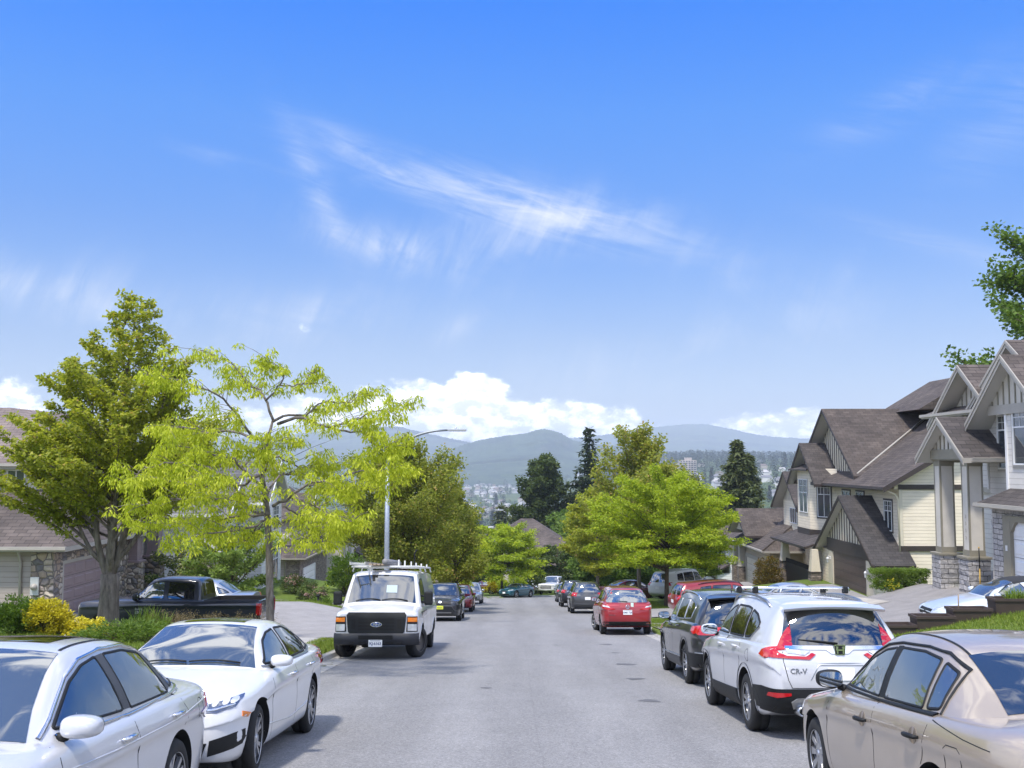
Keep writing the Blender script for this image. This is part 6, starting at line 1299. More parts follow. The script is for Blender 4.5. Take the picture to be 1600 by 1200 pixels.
# dark grey compact SUV behind the van
c = suv_front('suv', 'dark grey compact SUV facing the camera with a yellow front plate, next behind the van', DGREY, -3.30, 47.6, H=1.69)
face(c, [(.50, .90), (.50, .95), (.70, .985), (.85, .99), (.84, .90), (.66, .87)], [(-.50, .72), (-.46, .90), (.46, .90), (.50, .72)], hmat=SMOKEL, bump=[(-.66, .42), (-.56, .62), (.56, .62), (.66, .42)], fog=[(.72, .50), (.74, .70), (.86, .72), (.86, .52)])
c.part('front_trim', c.stroke(MB(), 'front', [(-.80, .42), (-.62, .50), (-.52, .66), (.52, .66), (.62, .50), (.80, .42)], .035, .008), GREYP)
c.part('skid_plate', c.decal(MB(), 'front', [(-.5, .36), (-.5, .40), (.5, .40), (.5, .36)], .012), SATIN)
c.part('badge', c.decal(MB(), 'front', [(.075*math.cos(a), .835+.05*math.sin(a)) for a in np.linspace(0, 2*math.pi, 16, endpoint=False)], .012), CHROME)
c.part('plate_lettering', c.decal(MB(), 'front', [(-.1, .585), (-.1, .60), (.1, .60), (.1, .585)], .030), INK, c.plate('front', .60, None, .30, .15, .014, mat=pm('yellow_plate', (.62, .66, .05, 1), .5)))
c = suv_front('hatchback', 'crimson hatchback facing the camera, between the dark grey SUV and the silver car', CRIM, -3.22, 59.6, W=1.74, L=4.35, H=1.53, hatch=True, glass=GLASSL)
face(c, [(.42, .72), (.50, .84), (.72, .93), (.82, .90), (.78, .78)], [(-.36, .56), (-.40, .70), (.40, .70), (.36, .56)], bump=[(-.45, .34), (-.5, .48), (.5, .48), (.45, .34)], plate=.44)
c = suv_front('hatchback', 'silver hatchback facing the camera, last of the row behind the crimson one', SILVER, -3.30, 78.2, W=1.75, L=4.3, H=1.55, hatch=True, glass=GLASSL)
face(c, [(.42, .72), (.50, .84), (.72, .93), (.82, .90), (.78, .78)], [(-.36, .56), (-.40, .70), (.40, .70), (.36, .56)], bump=[(-.45, .34), (-.5, .48), (.5, .48), (.45, .34)], plate=.44)
# at the bend
sedan_any('coupe', 'teal coupe parked on its own at the bend, in front of the round lime tree', TEAL, .15, 101.2, -124, 4.4, 1.7, 1.36, fast=.2)
sedan_any('sedan', 'maroon saloon on the drive beyond the bend, tail towards the lime tree', MAROON, -3.3, 113, 150, 4.75, 1.8, 1.45, lamp=REDL, z=zt(-3.3, 113)+.03, up=(0, .05, 1))
sedan_any('sedan', 'grey saloon on the drive beyond the bend, beside the maroon one', SILVER, -6.6, 111, 160, 4.6, 1.8, 1.44, z=zt(-6.6, 111)+.03, up=(0, .05, 1))
sedan_any('sedan', 'white saloon half hidden by the dark shrub beyond the bend', WHITE, 2.2, 118, -60, 4.5, 1.78, 1.43, z=zt(2.2, 118)+.03, up=(0, .05, 1))
# the row on the other kerb
suv_back('suv', 'charcoal SUV with a grey lower bumper, next past the red people carrier', GREYC, 3.86, 57.4, 1.83, 4.6, 1.70, lamp=REDL, rails=BLACKP, low=GREYP)
suv_back('suv', 'blackish SUV with tall tail lamps, ahead of the charcoal one', NAVY, 3.86, 69.9, 1.80, 4.5, 1.76)
sedan_any('hatchback', 'small dark car at the head of the row, mostly hidden by the blackish SUV', DGREY, 4.05, 83, 90, 4.2, 1.7, 1.46)
# on the drives of the other side
suv_back('suv', 'boxy white SUV parked nose in on a drive behind the street tree', WHITE, 10.4, 64.0, 1.85, 4.9, 1.80, 42, zt(10.4, 64)+.04, (-.03, .05, 1), rails=SATIN, clad=False, dark=GLASSD)
suv_back('minivan', 'red estate car with black roof rails seen side-on on the drive of the beige house', CRIM, 9.75, 48.6, 1.85, 4.95, 1.70, 10, zt(9.75, 48.6)+.05, (-.01, .03, 1), rails=BLACKP, clad=False, dark=GLASSD)
sedan_any('sedan', 'silver saloon side-on in front of the brown garage door of the beige house', SILVER, 14.0, 51.6, 4, 4.7, 1.8, 1.46, z=zt(14, 51.6)+.05, up=(.01, .02, 1))
sedan_any('sedan', 'dark maroon saloon in the shade between street trees and the red people carrier', MAROON, 8.0, 71.5, 30, 4.6, 1.8, 1.45, z=zt(8, 71.5)+.05, up=(0, .06, 1))
cv = sedan_any('convertible', 'silver convertible with a dark soft top on the drive behind the brown planters', paint('ice_silver_paint', (.62, .66, .70, 1), .35), 12.85, 26.6, 176, 4.55, 1.78, 1.36, z=zt(12.85, 26.6)+.05, up=(-.045, .03, 1), glass=GLASSL)
cv.patch('soft_top', 2.75, 6.2, 1.0, pm('soft_top_cloth', (.02, .021, .024, 1), .9), .006)
# -- black pickup on the drive opposite, and one white pickup beyond the bend
def pickup(label, P, loc, heading, up, chrome=False, L=5.82, W=2.02, H=1.94, txt=None):
    h = W/2; b = 1.25
    sp = dict(L=L, W=W, paint=P, up=up, res=60, wheels=(.98, .98+3.57, .395, .275), arch=.075, spokes=5, rim=ALLOY, crease=.008, plan=[(0, h*.80), (.05, h*.88), (.2, h*.95), (.6, h*.985), (1.4, h), (L-.3, h), (L-.05, h*.985), (L, h*.965)],
        bot=[(0, .50), (.12, .42), (.5, .38), (L-.5, .42), (L, .55)], sho=[(0, 1.02), (.08, 1.10), (.4, 1.14), (1.2, 1.17), (2, b-.03), (3.9, b), (L-.05, b+.04), (L, b+.03)], top=[(0, 1.04), (.08, 1.13), (.4, 1.20), (1.5, 1.27), (3.9, 1.27), (L-.05, b+.05), (L, b+.04)],
        sil=[(1.50, 1.24, h*.83), (1.82, 1.50, h*.78), (2.12, 1.77, h*.72), (2.32, H-.05, h*.70), (2.8, H, h*.70), (3.5, H-.01, h*.70), (3.78, H-.06, h*.70), (3.88, 1.6, h*.76), (3.94, 1.26, h*.80)], sweep=[.14, .11, .07, .04, .02, 0, -.02, -.03, -.03], bed=(4.0, L-.08, .80, h*.86))
    c = Car(sp, 'pickup_truck', label, 'pickup', loc, heading)
    c.patch('windshield', .15, 2.75, .9, GLASSL, v1=.88); c.patch('rear_window', 6.25, 7.6, .80, GLASSD)
    c.sidewin([[(1.76, 1.29), (2.10, 1.62), (2.40, 1.78), (2.70, 1.80), (2.72, 1.28)], [(2.84, 1.28), (2.82, 1.80), (3.55, 1.78), (3.66, 1.72), (3.68, 1.28)]], [GLASSL, GLASSD], BLACKP, .024, .04)
    c.mirrors(1.95, 1.27, BLACKP, (.12, .22, .24), .18); c.handles([(2.58, 1.13), (3.50, 1.13)], P, .2); c.arches(.04, P, .014)
    c.lines([[(1.62, 1.2), (1.60, .5)], [(2.78, 1.84), (2.78, .45)], [(3.80, 1.80), (3.80, .45)], [(3.96, 1.26), (3.96, .5)]], .010)
    tail(c, [(.86, .84), (.86, 1.20), (.985, 1.20), (.985, .84)], REDL, [(-.95, .72), (.95, .72), (.95, .54), (-.95, .54)], .64, side=[(L-.14, .84), (L-.14, 1.20), (L-.015, 1.20), (L-.015, .84)], bmat=CHROME)
    face(c, [(.60, .88), (.60, 1.02), (.90, 1.04), (.90, .90)], [(-.58, .66), (-.58, 1.05), (.58, 1.05), (.58, .66)], gmat_=BLACKP, fog=[(.6, .50), (.6, .60), (.82, .60), (.82, .52)], plate=.56)
    for z in (.76, .86, .95): c.part('grille_bar', c.decal(MB(), 'front', [(-.54, z), (-.54, z+.035), (.54, z+.035), (.54, z)], .014), P if chrome else GREYP)
    c.part('front_bumper', c.decal(MB(), 'front', [(-.86, .46), (-.86, .62), (.86, .62), (.86, .46)], .02, cell=.1), CHROME if not chrome else P)
    for sg in (1, -1): c.part('bed_rail', c.stroke(MB(), 'top', [(4.0, sg*h*.93), (L-.08, sg*h*.93)], .05, .012), BLACKP)
    if txt:
        c.text('door_lettering', 'side', txt[0], 1.98, .95, .105, SATIN, bold=.003, spacing=1.1); c.text('door_lettering', 'side', txt[1], 1.98, .845, .105, SATIN, bold=.003, spacing=1.1)
        c.text('door_lettering', 'side', 'HEMI', 1.42, .96, .05, SATIN)
    return c
pickup('black crew cab pickup parked side-on on the drive behind the forked tree', NAVY, put(-10.95, 33.6, 0, zt(-11, 33.6)+.04), 180, (.02, .05, 1), txt=('RAM', '1500'))
pickup('white crew cab pickup facing the camera beyond the bend', WHITE, put(4.15, 112.5, 0, zt(4.15, 112.5)+.03), -108, (0, .09, 1), True)
sedan_any('sedan', 'silver hard-top car showing only its curved roof behind the black pickup', SILVER, -11.6, 37.2, 180, 4.7, 1.82, 1.52, z=zt(-11.6, 37.2)+.04, up=(.01, .03, 1))
# ------------------------------------------------------------------ trees and shrubs
def bark(name, c0, c1, sc=9):
    a = Mat(name); a.set(Roughness=.92, Specular_IOR_Level=.15); v = a.co('Object', (1, 1, .22)); n = a.noise(v, sc, 6, .7); m = a.noise(a.co(), 1.5, 4)
    a.col(a.mix(.5, a.ramp(n, (.3, c0), (.7, c1)), a.ramp(m, (.3, (.6, .62, .58, 1)), (.7, (1.3, 1.3, 1.25, 1))), 'MULTIPLY')); a.bump(n, .8, .03); return a.m
BK_GREY = bark('grey_bark', (.075, .062, .050, 1), (.26, .225, .185, 1)); BK_BROWN = bark('brown_bark', (.045, .035, .028, 1), (.15, .115, .085, 1)); BK_PALE = bark('speckled_bark', (.055, .046, .040, 1), (.30, .265, .235, 1), 16)
L_KATS = leafmat('olive_leaf', (.19, .235, .028), (.33, .365, .05), (.48, .475, .08), .52, (.48, .35, .11))
L_LOC = leafmat('yellow_green_leaf', (.29, .35, .02), (.49, .55, .045), (.66, .68, .09), .5)
L_MAPLE = leafmat('bronze_green_leaf', (.155, .20, .03), (.27, .305, .055), (.41, .39, .09), .52, (.48, .33, .13))
L_LIME = leafmat('lime_leaf', (.19, .27, .016), (.33, .42, .028), (.52, .56, .05), .48)
L_GREEN = leafmat('green_leaf', (.065, .125, .02), (.125, .205, .036), (.22, .30, .07), .42)
L_DARK = leafmat('dark_leaf', (.035, .06, .015), (.07, .105, .025), (.125, .16, .045), .35)
L_CONE = leafmat('conifer_needle', (.02, .038, .02), (.04, .062, .03), (.075, .10, .05), .25)
L_CEDAR = leafmat('cedar_spray', (.05, .072, .026), (.095, .118, .042), (.16, .175, .075), .3)
L_YEL = leafmat('golden_leaf', (.30, .27, .015), (.58, .50, .03), (.78, .70, .10), .35)
L_ORNG = leafmat('bronze_conifer_leaf', (.07, .085, .015), (.17, .10, .025), (.24, .22, .04), .3)
def at(px, py, Y):
    a, b = (px-800)/1600., (600-py)/1600.; yy, z = math.cos(PITCH)-b*math.sin(PITCH), math.sin(PITCH)+b*math.cos(PITCH)
    x = math.cos(YAW)*a-math.sin(YAW)*yy; y = math.sin(YAW)*a+math.cos(YAW)*yy; t = Y/y; return Vector((x*t, Y, CAM_H+z*t))
class Leaves:
    def __init__(s, seed): s.r = np.random.RandomState(seed); s.V = []; s.T = []
    def cluster(s, C, n, rad, flat, L, w, up=.5, droop=0., out=None, tint=(.0, 1.), hang=False):
        """n leaves round each centre in C (k,3)"""
        r = s.r; C = np.repeat(np.asarray(C, float).reshape(-1, 3), n, 0); k = len(C)
        if not k: return
        d = r.randn(k, 3); d /= np.linalg.norm(d, axis=1)[:, None]; rr = rad*r.rand(k)**.45; off = d*rr[:, None]; off[:, 2] *= flat; off[:, 2] -= droop*(off[:, 0]**2+off[:, 1]**2)/max(rad, .01)
        P = C+off; dr = off+r.randn(k, 3)*rad*.5; dr[:, 2] = dr[:, 2]*.5-abs(droop)*.4*rad+(r.randn(k)*.15*rad)
        if hang: dr[:, 2] -= rad*.7
        if out is not None: dr += (P-np.asarray(out))*.25
        dr /= np.linalg.norm(dr, axis=1)[:, None]+1e-9
        nn = r.randn(k, 3)*(1-up)*.9; nn[:, 2] += up+.25; sd = np.cross(dr, nn); sd /= np.linalg.norm(sd, axis=1)[:, None]+1e-9; nm = np.cross(sd, dr)
        l = (L*r.uniform(.65, 1.3, k))[:, None]; ww = (w*r.uniform(.7, 1.25, k))[:, None]
        fold = nm*ww*.18
        q = np.stack([P, P+dr*l*.42+sd*ww*.5+fold, P+dr*l, P+dr*l*.42-sd*ww*.5+fold], 1); s.V.append(q)
        s.T.append(np.clip(r.normal(.42, .24, k)+tint[0], 0, tint[1]))
    def build(s, name, mat, parent, origin=(0, 0, 0)):
        V = np.concatenate(s.V); T = np.concatenate(s.T); k = len(V); me = bpy.data.meshes.new(name); me.vertices.add(k*4); me.vertices.foreach_set('co', (V-np.asarray(origin, float)).astype(np.float32).ravel()); me.loops.add(k*4); me.loops.foreach_set('vertex_index', np.arange(k*4, dtype=np.int32)); me.polygons.add(k); me.polygons.foreach_set('loop_start', np.arange(0, k*4, 4, dtype=np.int32)); me.polygons.foreach_set('loop_total', np.full(k, 4, np.int32)); me.update(calc_edges=True)
        at_ = me.attributes.new('tint', 'FLOAT', 'FACE'); at_.data.foreach_set('value', T.astype(np.float32)); me.materials.append(mat); me.validate()
        o = bpy.data.objects.new(name, me); COL.objects.link(o); o.parent = parent; return o
def prof(shape, t):
    if shape == 'pyramid': return (1-t)**.75*min(1, .55+t*3)
    if shape == 'cone': return (1-t)**.95*min(1, .75+t*3)
    if shape == 'round': return max(.12, math.sqrt(max(0, 1-(1.75*t-.80)**2)))
    if shape == 'umbrella': return max(.15, min(1, .75+t)*math.sqrt(max(0, 1-max(0, t-.35)**2/.45)))
    if shape == 'egg': return max(.12, math.sin(math.pi*min(1, (t*.9+.10)))**.7)
    return 1-.6*t
def tree(name, label, loc, H, Rc, cb, shape, mat, bk, seed, nb=26, nsub=5, nleaf=26, leaf=(.10, .06), rc=.32, flat=.55, e0=15, e1=65, r0=.14, droop=0., curl=.25, stems=1, group=None, lean=(0, 0), up=.28, tint=0., gap=.0, clr=None, sub_len=.42, cat='tree', hang=False, start=.28, trunk_top=.96, lobes=0.):
    rg = random.Random(seed); lv = Leaves(seed); root = empty(name, loc, 0, label, cat, group); tb = MB(); O = Vector((0, 0, 0))
    wob = [(rg.uniform(-1, 1)*.02*H, rg.uniform(-1, 1)*.02*H) for _ in range(8)]
    def tp(h):
        t = h/H; i = min(6, int(t*7)); f = t*7-i; w = [wob[i][j]*(1-f)+wob[i+1][j]*f for j in (0, 1)]; return Vector((w[0]*t+lean[0]*t*t, w[1]*t+lean[1]*t*t, h))
    hs = [0, .04*H]+[H*trunk_top*(k+1)/12 for k in range(12)]
    tb.tube([tp(h) for h in [-.5]+hs[1:]], [r0*1.35, r0*1.12]+[r0*(1-.93*(h/H))**.9 for h in hs[2:]], 10, 0)
    cents = []; ax0 = rg.uniform(0, 6.28)
    for i in range(nb):
        t = ((i+.5+rg.uniform(-.4, .4))/nb); t = max(0, min(.985, t)); h0 = cb+t*(H-cb)*.97
        az = i*2.39996+rg.uniform(-.35, .35)+ax0; lob = 1+lobes*math.sin(az*2+seed)*math.sin(t*5+seed*1.7); ln = Rc*prof(shape, t)*rg.uniform(.80, 1.14)*lob; el = R(e0+(e1-e0)*t+rg.uniform(-9, 9))
        hb = max(.22*H if stems == 1 else .05*H, h0-ln*math.tan(el)*.75); p = tp(min(hb, H*.93)); tip_h = None
        d = Vector((math.cos(az)*math.cos(el), math.sin(az)*math.cos(el), math.sin(el))); L = ln/max(.35, math.cos(el)); L = min(L, ln*2.0); pts = [p.copy()]; k = 7
        for j in range(k):
            d = (d+Vector((rg.uniform(-.10, .10), rg.uniform(-.10, .10), -curl/k*(1.2 if droop <= 0 else 1.8)+rg.uniform(-.06, .06)))).normalized(); p = p+d*L/k; pts.append(p.copy())
        rb = r0*.42*(ln/max(Rc, .1))**.8*(1-.5*t)+.008; tb.tube(pts, [rb*(1-.85*j/k) for j in range(k+1)], 6, 0)
        ns = max(2, int(nsub*(.45+.55*ln/Rc)))
        for j in range(ns):
            f = start+(1-start)*(j+rg.random())/ns; q = f*k; a = min(int(q), k-1); b0 = pts[a].lerp(pts[a+1], q-a); dd = (pts[a+1]-pts[a]).normalized(); sa = (1 if j % 2 else -1)*R(rg.uniform(28, 68)); sd = Matrix.Rotation(sa, 3, 'Z') @ dd; sd = (sd+Vector((0, 0, rg.uniform(-.05, .38)-droop*.3))).normalized(); sl = ln*sub_len*(1.15-.6*f)*rg.uniform(.7, 1.25); b1 = b0+sd*sl; mid = b0.lerp(b1, .55)+Vector((0, 0, .06*sl))
            tb.tube([b0, mid, b1], [rb*.34+.003, rb*.22+.003, .003], 4, 0, cap=False)
            for c in (b1, mid, b0.lerp(mid, .45)) if rg.random() > gap else (b1,): cents.append(c)
        cents.append(pts[-1]); cents.append(pts[-2])
    C = np.array([c[:] for c in cents]); rv = np.random.RandomState(seed).uniform(.75, 1.3, len(C))
    m = len(C)//3
    for grp, tn in ((C[0::3], -.10), (C[1::3], .02), (C[2::3], .10)): lv.cluster(grp, nleaf, rc, flat, leaf[0], leaf[1], up, droop, None, (tint+tn, 1.), hang)
    tb.build('trunk', bk, root, uv=False); lv.build('crown', mat, root); return root
def copy_to(o, loc, rz, s, label):
    c = copy_tree(o); c.location = loc; c.rotation_euler.z = rz; c.scale = (s, s, s); c['label'] = label; return c
def gz(x, y): return (x, y, zt(x, y)-.05)
# -- the big forked tree opposite: several stems from one foot, layered olive foliage
def forked_tree():
    lx, ly = -11.4, 29.; z = zt(lx, ly); rg = random.Random(5); root = empty('forked_tree', (lx, ly, z), 0, 'tall pyramidal olive tree with several grey stems forking near the ground', 'tree'); tb = MB(); lv = Leaves(5); H = 9.0
    tb.tube([(0, 0, -.5), (.02, 0, .35), (.03, .02, .95), (.02, .05, 1.5)], [.36, .29, .255, .25], 14, 0)
    stems = [((0, 0), .155, H), ((-.95, -.3), .10, 6.7), ((.95, .25), .11, 7.3), ((.40, -.95), .09, 6.4), ((-.5, .9), .09, 6.9), ((-1.6, -.2), .07, 4.4), ((1.7, .1), .07, 4.8)]
    cents = []; tips = []
    for si, ((sx, sy), rr, hh) in enumerate(stems):
        zb = 1.15+.1*si if si else 1.2; k = 12; P = []
        for j in range(k+1):
            t = j/k; o = (t**.75)*(1.0 if si else .0); P.append(Vector((.02+.55*t*t+sx*o*1.1+rg.uniform(-.05, .05)*(j > 1), .04+sy*o*1.1+rg.uniform(-.05, .05)*(j > 1), zb+(hh-zb)*t)))
        tb.tube(P, [rr*(1-.93*j/k)+.006 for j in range(k+1)], 9, 0)
        nb = int(52*(hh/H)**1.2) if si == 0 else int(30*(hh/H)**1.2)
        for i in range(nb):
            t = .17+.83*(i+rg.random())/nb; h0 = zb+(hh-zb)*t; q = t*k; a = min(int(q), k-1); p = P[a].lerp(P[a+1], q-a)
            base = math.atan2(sy, sx) if si else rg.uniform(0, 6.28); az = base+rg.uniform(-1.5, 1.5) if si else i*2.4+rg.uniform(-.4, .4)
            R_env = 4.5*max(0, 1-h0/H)**.74*min(1, .66+h0*.16); cd = math.hypot(p.x, p.y)*max(0, math.cos(az-math.atan2(p.y, p.x))) if si else 0; ln = max(.45, (R_env-cd)*rg.uniform(.72, 1.10)); el = R(rg.uniform(26, 52)+10*t); d = Vector((math.cos(az)*math.cos(el), math.sin(az)*math.cos(el), math.sin(el))); pts = [p.copy()]; m = 6
            for j in range(m): d = (d+Vector((rg.uniform(-.08, .08), rg.uniform(-.08, .08), -.04+rg.uniform(-.04, .04)))).normalized(); p = p+d*ln*1.1/m; pts.append(p.copy())
            tb.tube(pts, [.028*(1-.8*j/m)*(ln/3+.3) for j in range(m+1)], 5, 0, cap=False)
            ns = max(5, int(ln*7.))
            for j in range(ns):
                f = .14+.86*(j+rg.random()*.8)/ns; q = f*m; a = min(int(q), m-1); b0 = pts[a].lerp(pts[a+1], q-a); dd = (pts[a+1]-pts[a]).normalized(); sd = Matrix.Rotation((1 if j % 2 else -1)*R(rg.uniform(30, 60)), 3, 'Z') @ dd; sl = rg.uniform(.22, .5)*(1.25-.6*f); b1 = b0+Vector((sd.x, sd.y, sd.z*.5+.12))*sl; tb.tube([b0, b1], [.008, .003], 3, 0, cap=False)
                cents += [b1[:], b0.lerp(b1, .5)[:]]
            cents.append(pts[-1][:]); tips.append(pts[-1][:])
    C = np.array(cents); lv.cluster(C[0::2], 14, .15, .70, .105, .085, .34, .1, None, (-.08, .93)); lv.cluster(C[1::2], 14, .15, .70, .105, .085, .34, .1, None, (.06, .93)); lv.cluster(tips, 16, .16, .6, .09, .07, .3, 0, None, (.35, 1.))
    tb.build('trunk', BK_GREY, root, uv=False); lv.build('crown', L_KATS, root)
forked_tree()
# -- the airy yellow-green tree on the grass strip: its limbs follow the crooked lines of a honey locust
def airy_tree():
    Y0 = 20.9; px0 = 422; b = at(px0, 1012, Y0); z = zt(b.x, Y0); root = empty('airy_tree', (b.x, Y0, z), 0, 'airy yellow-green tree with crooked dark limbs and drooping sprays, between forked tree and lamp post', 'tree'); o = Vector((b.x, Y0, z)); tb = MB(); lv = Leaves(11); rg = random.Random(3)
    def Z(x, y, dy): return at(240+x/2.79, 530+y/2.79, Y0+dy)-o
    tr = [Vector((0, 0, -.4)), Vector((.01, 0, .3))]+[Z(x, y, d) for x, y, d in ((506, 1100, 0), (504, 900, 0), (497, 790, .05), (488, 690, .1), (470, 590, .1), (478, 500, 0), (500, 430, 0), (520, 352, .05))]
    tb.tube(tr, [.13, .085, .076, .072, .068, .062, .05, .04, .034, .024], 10, 0)
    B = [([(500, 430), (430, 430), (372, 345), (318, 268), (250, 235), (170, 195), (60, 165), (-30, 160)], -1.6), ([(520, 352), (490, 268), (458, 225), (405, 185), (350, 115), (270, 75), (185, 45)], .6), ([(490, 268), (552, 198), (562, 135), (505, 100), (482, 85)], -.5), ([(552, 198), (640, 200), (690, 150), (712, 140)], .6), ([(520, 352), (580, 335), (662, 328), (745, 275), (830, 285), (900, 250), (945, 235)], 1.2), ([(535, 368), (640, 340), (730, 378), (820, 372), (890, 345), (975, 305), (1075, 335)], -1.1), ([(730, 378), (830, 400), (905, 405), (950, 455), (1010, 470), (1080, 430)], .8),
        ([(525, 728), (590, 690), (680, 632), (800, 604), (915, 582), (1010, 573), (1095, 560)], -1.5), ([(600, 688), (690, 720), (770, 770), (830, 790), (872, 800)], -1.9), ([(680, 632), (760, 650), (850, 650), (930, 640), (1000, 690)], .7), ([(915, 582), (940, 530), (985, 480), (1040, 470)], -.8),
        ([(478, 655), (410, 585), (350, 525), (255, 500), (130, 470), (20, 480)], -1.2), ([(385, 560), (420, 520), (432, 490), (470, 470), (560, 440), (650, 430)], 1.2), ([(478, 505), (560, 520), (640, 560), (720, 555), (800, 540)], 1.5), ([(470, 590), (360, 640), (230, 640), (110, 620), (10, 600), (-60, 610)], .9), ([(490, 700), (400, 690), (270, 700), (120, 700), (-20, 720), (-110, 720)], -1.6), ([(495, 770), (380, 770), (250, 790), (100, 800), (-60, 800)], 1.3), ([(497, 790), (390, 830), (280, 840), (150, 870), (60, 890)], -1.3), ([(500, 800), (560, 810), (640, 860), (720, 890)], -1.2), ([(430, 430), (330, 400), (230, 400), (120, 380), (20, 400)], 1.4), ([(470, 590), (500, 530), (470, 460), (500, 400)], -1.2), ([(350, 525), (260, 560), (120, 540), (-40, 560), (-120, 640)], -2.0), ([(500, 760), (420, 740), (380, 670), (300, 600), (200, 580)], -2.3), ([(560, 720), (640, 770), (700, 830), (800, 890)], .4), ([(488, 690), (540, 600), (620, 590), (700, 640), (760, 700)], 2.0), ([(497, 790), (440, 840), (400, 880), (330, 880)], 1.1)]
    cents = []; wts = []
    for pts, dy in B:
        n = len(pts); P = catmull([Z(x, y, dy*(i/(n-1))**.8)[:] for i, (x, y) in enumerate(pts)], 16); P = P+np.random.RandomState(len(cents)).randn(*P.shape)*.02; ln = sum(np.linalg.norm(P[i+1]-P[i]) for i in range(15)); r_ = .009+.0085*min(3., ln)
        tb.tube([p for p in P], [r_*(1-.88*i/15) for i in range(16)], 6, 0)
        ns = int(ln*9.5)
        for j in range(ns):
            f = .22+.78*(j+rg.random())/ns; q = f*15; a = min(int(q), 14); b0 = Vector(P[a]).lerp(Vector(P[a+1]), q-a); dd = (Vector(P[a+1])-Vector(P[a])).normalized(); sd = Matrix.Rotation((1 if j % 2 else -1)*R(rg.uniform(35, 95)), 3, 'Z') @ dd; sl = (rg.uniform(.15, .55) if rg.random() < .6 else rg.uniform(.5, 1.05))*(1.3-.6*f); b1 = b0+Vector((sd.x, sd.y, rg.uniform(-.25, .55)))*sl; tb.tube([b0, b0.lerp(b1, .5)+Vector((0, 0, .03)), b1], [.008, .006, .003], 3, 0, cap=False)
            if rg.random() < .82: cents.append(b1[:])
            if rg.random() < .5: cents.append(b0.lerp(b1, .6)[:])
        cents.append(tuple(P[-1])); cents.append(tuple(P[-2]))
    C = np.array(cents); lv.cluster(C[0::3], 66, .20, .7, .095, .030, .38, .9, None, (-.24, 1.), True); lv.cluster(C[1::3], 40, .14, .7, .095, .030, .38, .9, None, (.18, 1.), True); lv.cluster(C[2::3], 30, .10, .7, .095, .030, .38, .9, None, (.02, 1.), True)
    tb.build('trunk', BK_PALE, root, uv=False); lv.build('crown', L_LOC, root)
airy_tree()
# -- street trees down the hill
x, y = -6.0, 55.; tree('street_tree', 'broad bronze-green pyramidal street tree right behind the curved lamp post', gz(x, y), 9.3, 3.1, 1.6, 'egg', L_MAPLE, BK_BROWN, 21, nb=60, nsub=9, nleaf=46, leaf=(.14, .11), rc=.46, flat=.95, e0=32, e1=68, r0=.14, lobes=.18)
x, y = -3.6, 63.; tree('street_tree', 'smaller bronze-green street tree overlapping the broad one behind the lamp post', gz(x, y), 7.5, 2.1, 1.8, 'pyramid', L_MAPLE, BK_BROWN, 24, nb=34, nsub=7, nleaf=28, leaf=(.15, .12), rc=.42, flat=.95, e0=32, e1=68, r0=.11, lobes=.15)
x, y = -5.2, 73.; tree('street_tree', 'loose yellow-green street tree in front of the second lamp post', gz(x, y), 6.1, 2.7, 1.9, 'umbrella', L_LOC, BK_PALE, 31, nb=30, nsub=7, nleaf=34, leaf=(.24, .07), rc=.36, flat=.5, e0=10, e1=45, r0=.10, droop=.5, hang=True)
x, y = -1.35, 103.5; tree('street_tree', 'round lime-green tree standing by the teal coupe at the bend', gz(x, y), 7.2, 3.7, 2.7, 'umbrella', L_LIME, BK_BROWN, 33, nb=40, nsub=8, nleaf=32, leaf=(.28, .12), rc=.48, flat=.5, e0=12, e1=45, r0=.15, droop=.35)
x, y = 4.9, 121.; tree('shrub_tree', 'low dark green spreading tree right behind the white pickup', gz(x, y), 5.6, 3.6, 1.2, 'umbrella', L_DARK, BK_BROWN, 35, nb=30, nsub=7, nleaf=30, leaf=(.30, .17), rc=.5, flat=.5, e0=5, e1=40, r0=.14, droop=.35)
x, y = 8.6, 58.9; tree('street_tree', 'dense lime-green umbrella-shaped street tree above the red estate car', gz(x, y), 7.5, 3.75, 2.9, 'umbrella', L_LIME, BK_BROWN, 37, nb=64, nsub=10, nleaf=38, leaf=(.17, .075), rc=.34, flat=.45, e0=14, e1=55, r0=.15, droop=.35, sub_len=.36)
x, y = 8.5, 71.; tree('street_tree', 'tall bronze-olive street tree with a pointed ragged top behind the lime umbrella tree', gz(x, y), 12.4, 3.1, 2.4, 'egg', L_MAPLE, BK_GREY, 41, nb=58, nsub=8, nleaf=24, leaf=(.19, .15), rc=.48, flat=.95, e0=35, e1=70, r0=.17, lobes=.22, tint=.10)
x, y = 9.6, 66.; tree('street_tree', 'second trunk of bronze-olive foliage just behind the lime umbrella tree', gz(x, y), 8.6, 3.0, 2.3, 'egg', L_MAPLE, BK_GREY, 43, nb=32, nsub=7, nleaf=24, leaf=(.18, .14), rc=.46, flat=.9, e0=32, e1=65, r0=.14, lobes=.15)
x, y = 6.7, 84.; tree('street_tree', 'olive street tree with drooping bare twigs, on the downhill side of the tall ragged one', gz(x, y), 9.0, 2.7, 2.2, 'egg', L_KATS, BK_GREY, 45, nb=38, nsub=7, nleaf=24, leaf=(.22, .17), rc=.46, flat=.6, e0=15, e1=60, r0=.15, lobes=.15)
x, y = 8.2, 95.; tree('street_tree', 'green leafy street tree above the blackish SUV at the end of the row', gz(x, y), 6.6, 3.2, 1.2, 'egg', L_GREEN, BK_BROWN, 47, nb=32, nsub=7, nleaf=26, leaf=(.26, .19), rc=.5, flat=.6, e0=10, e1=55, r0=.13)
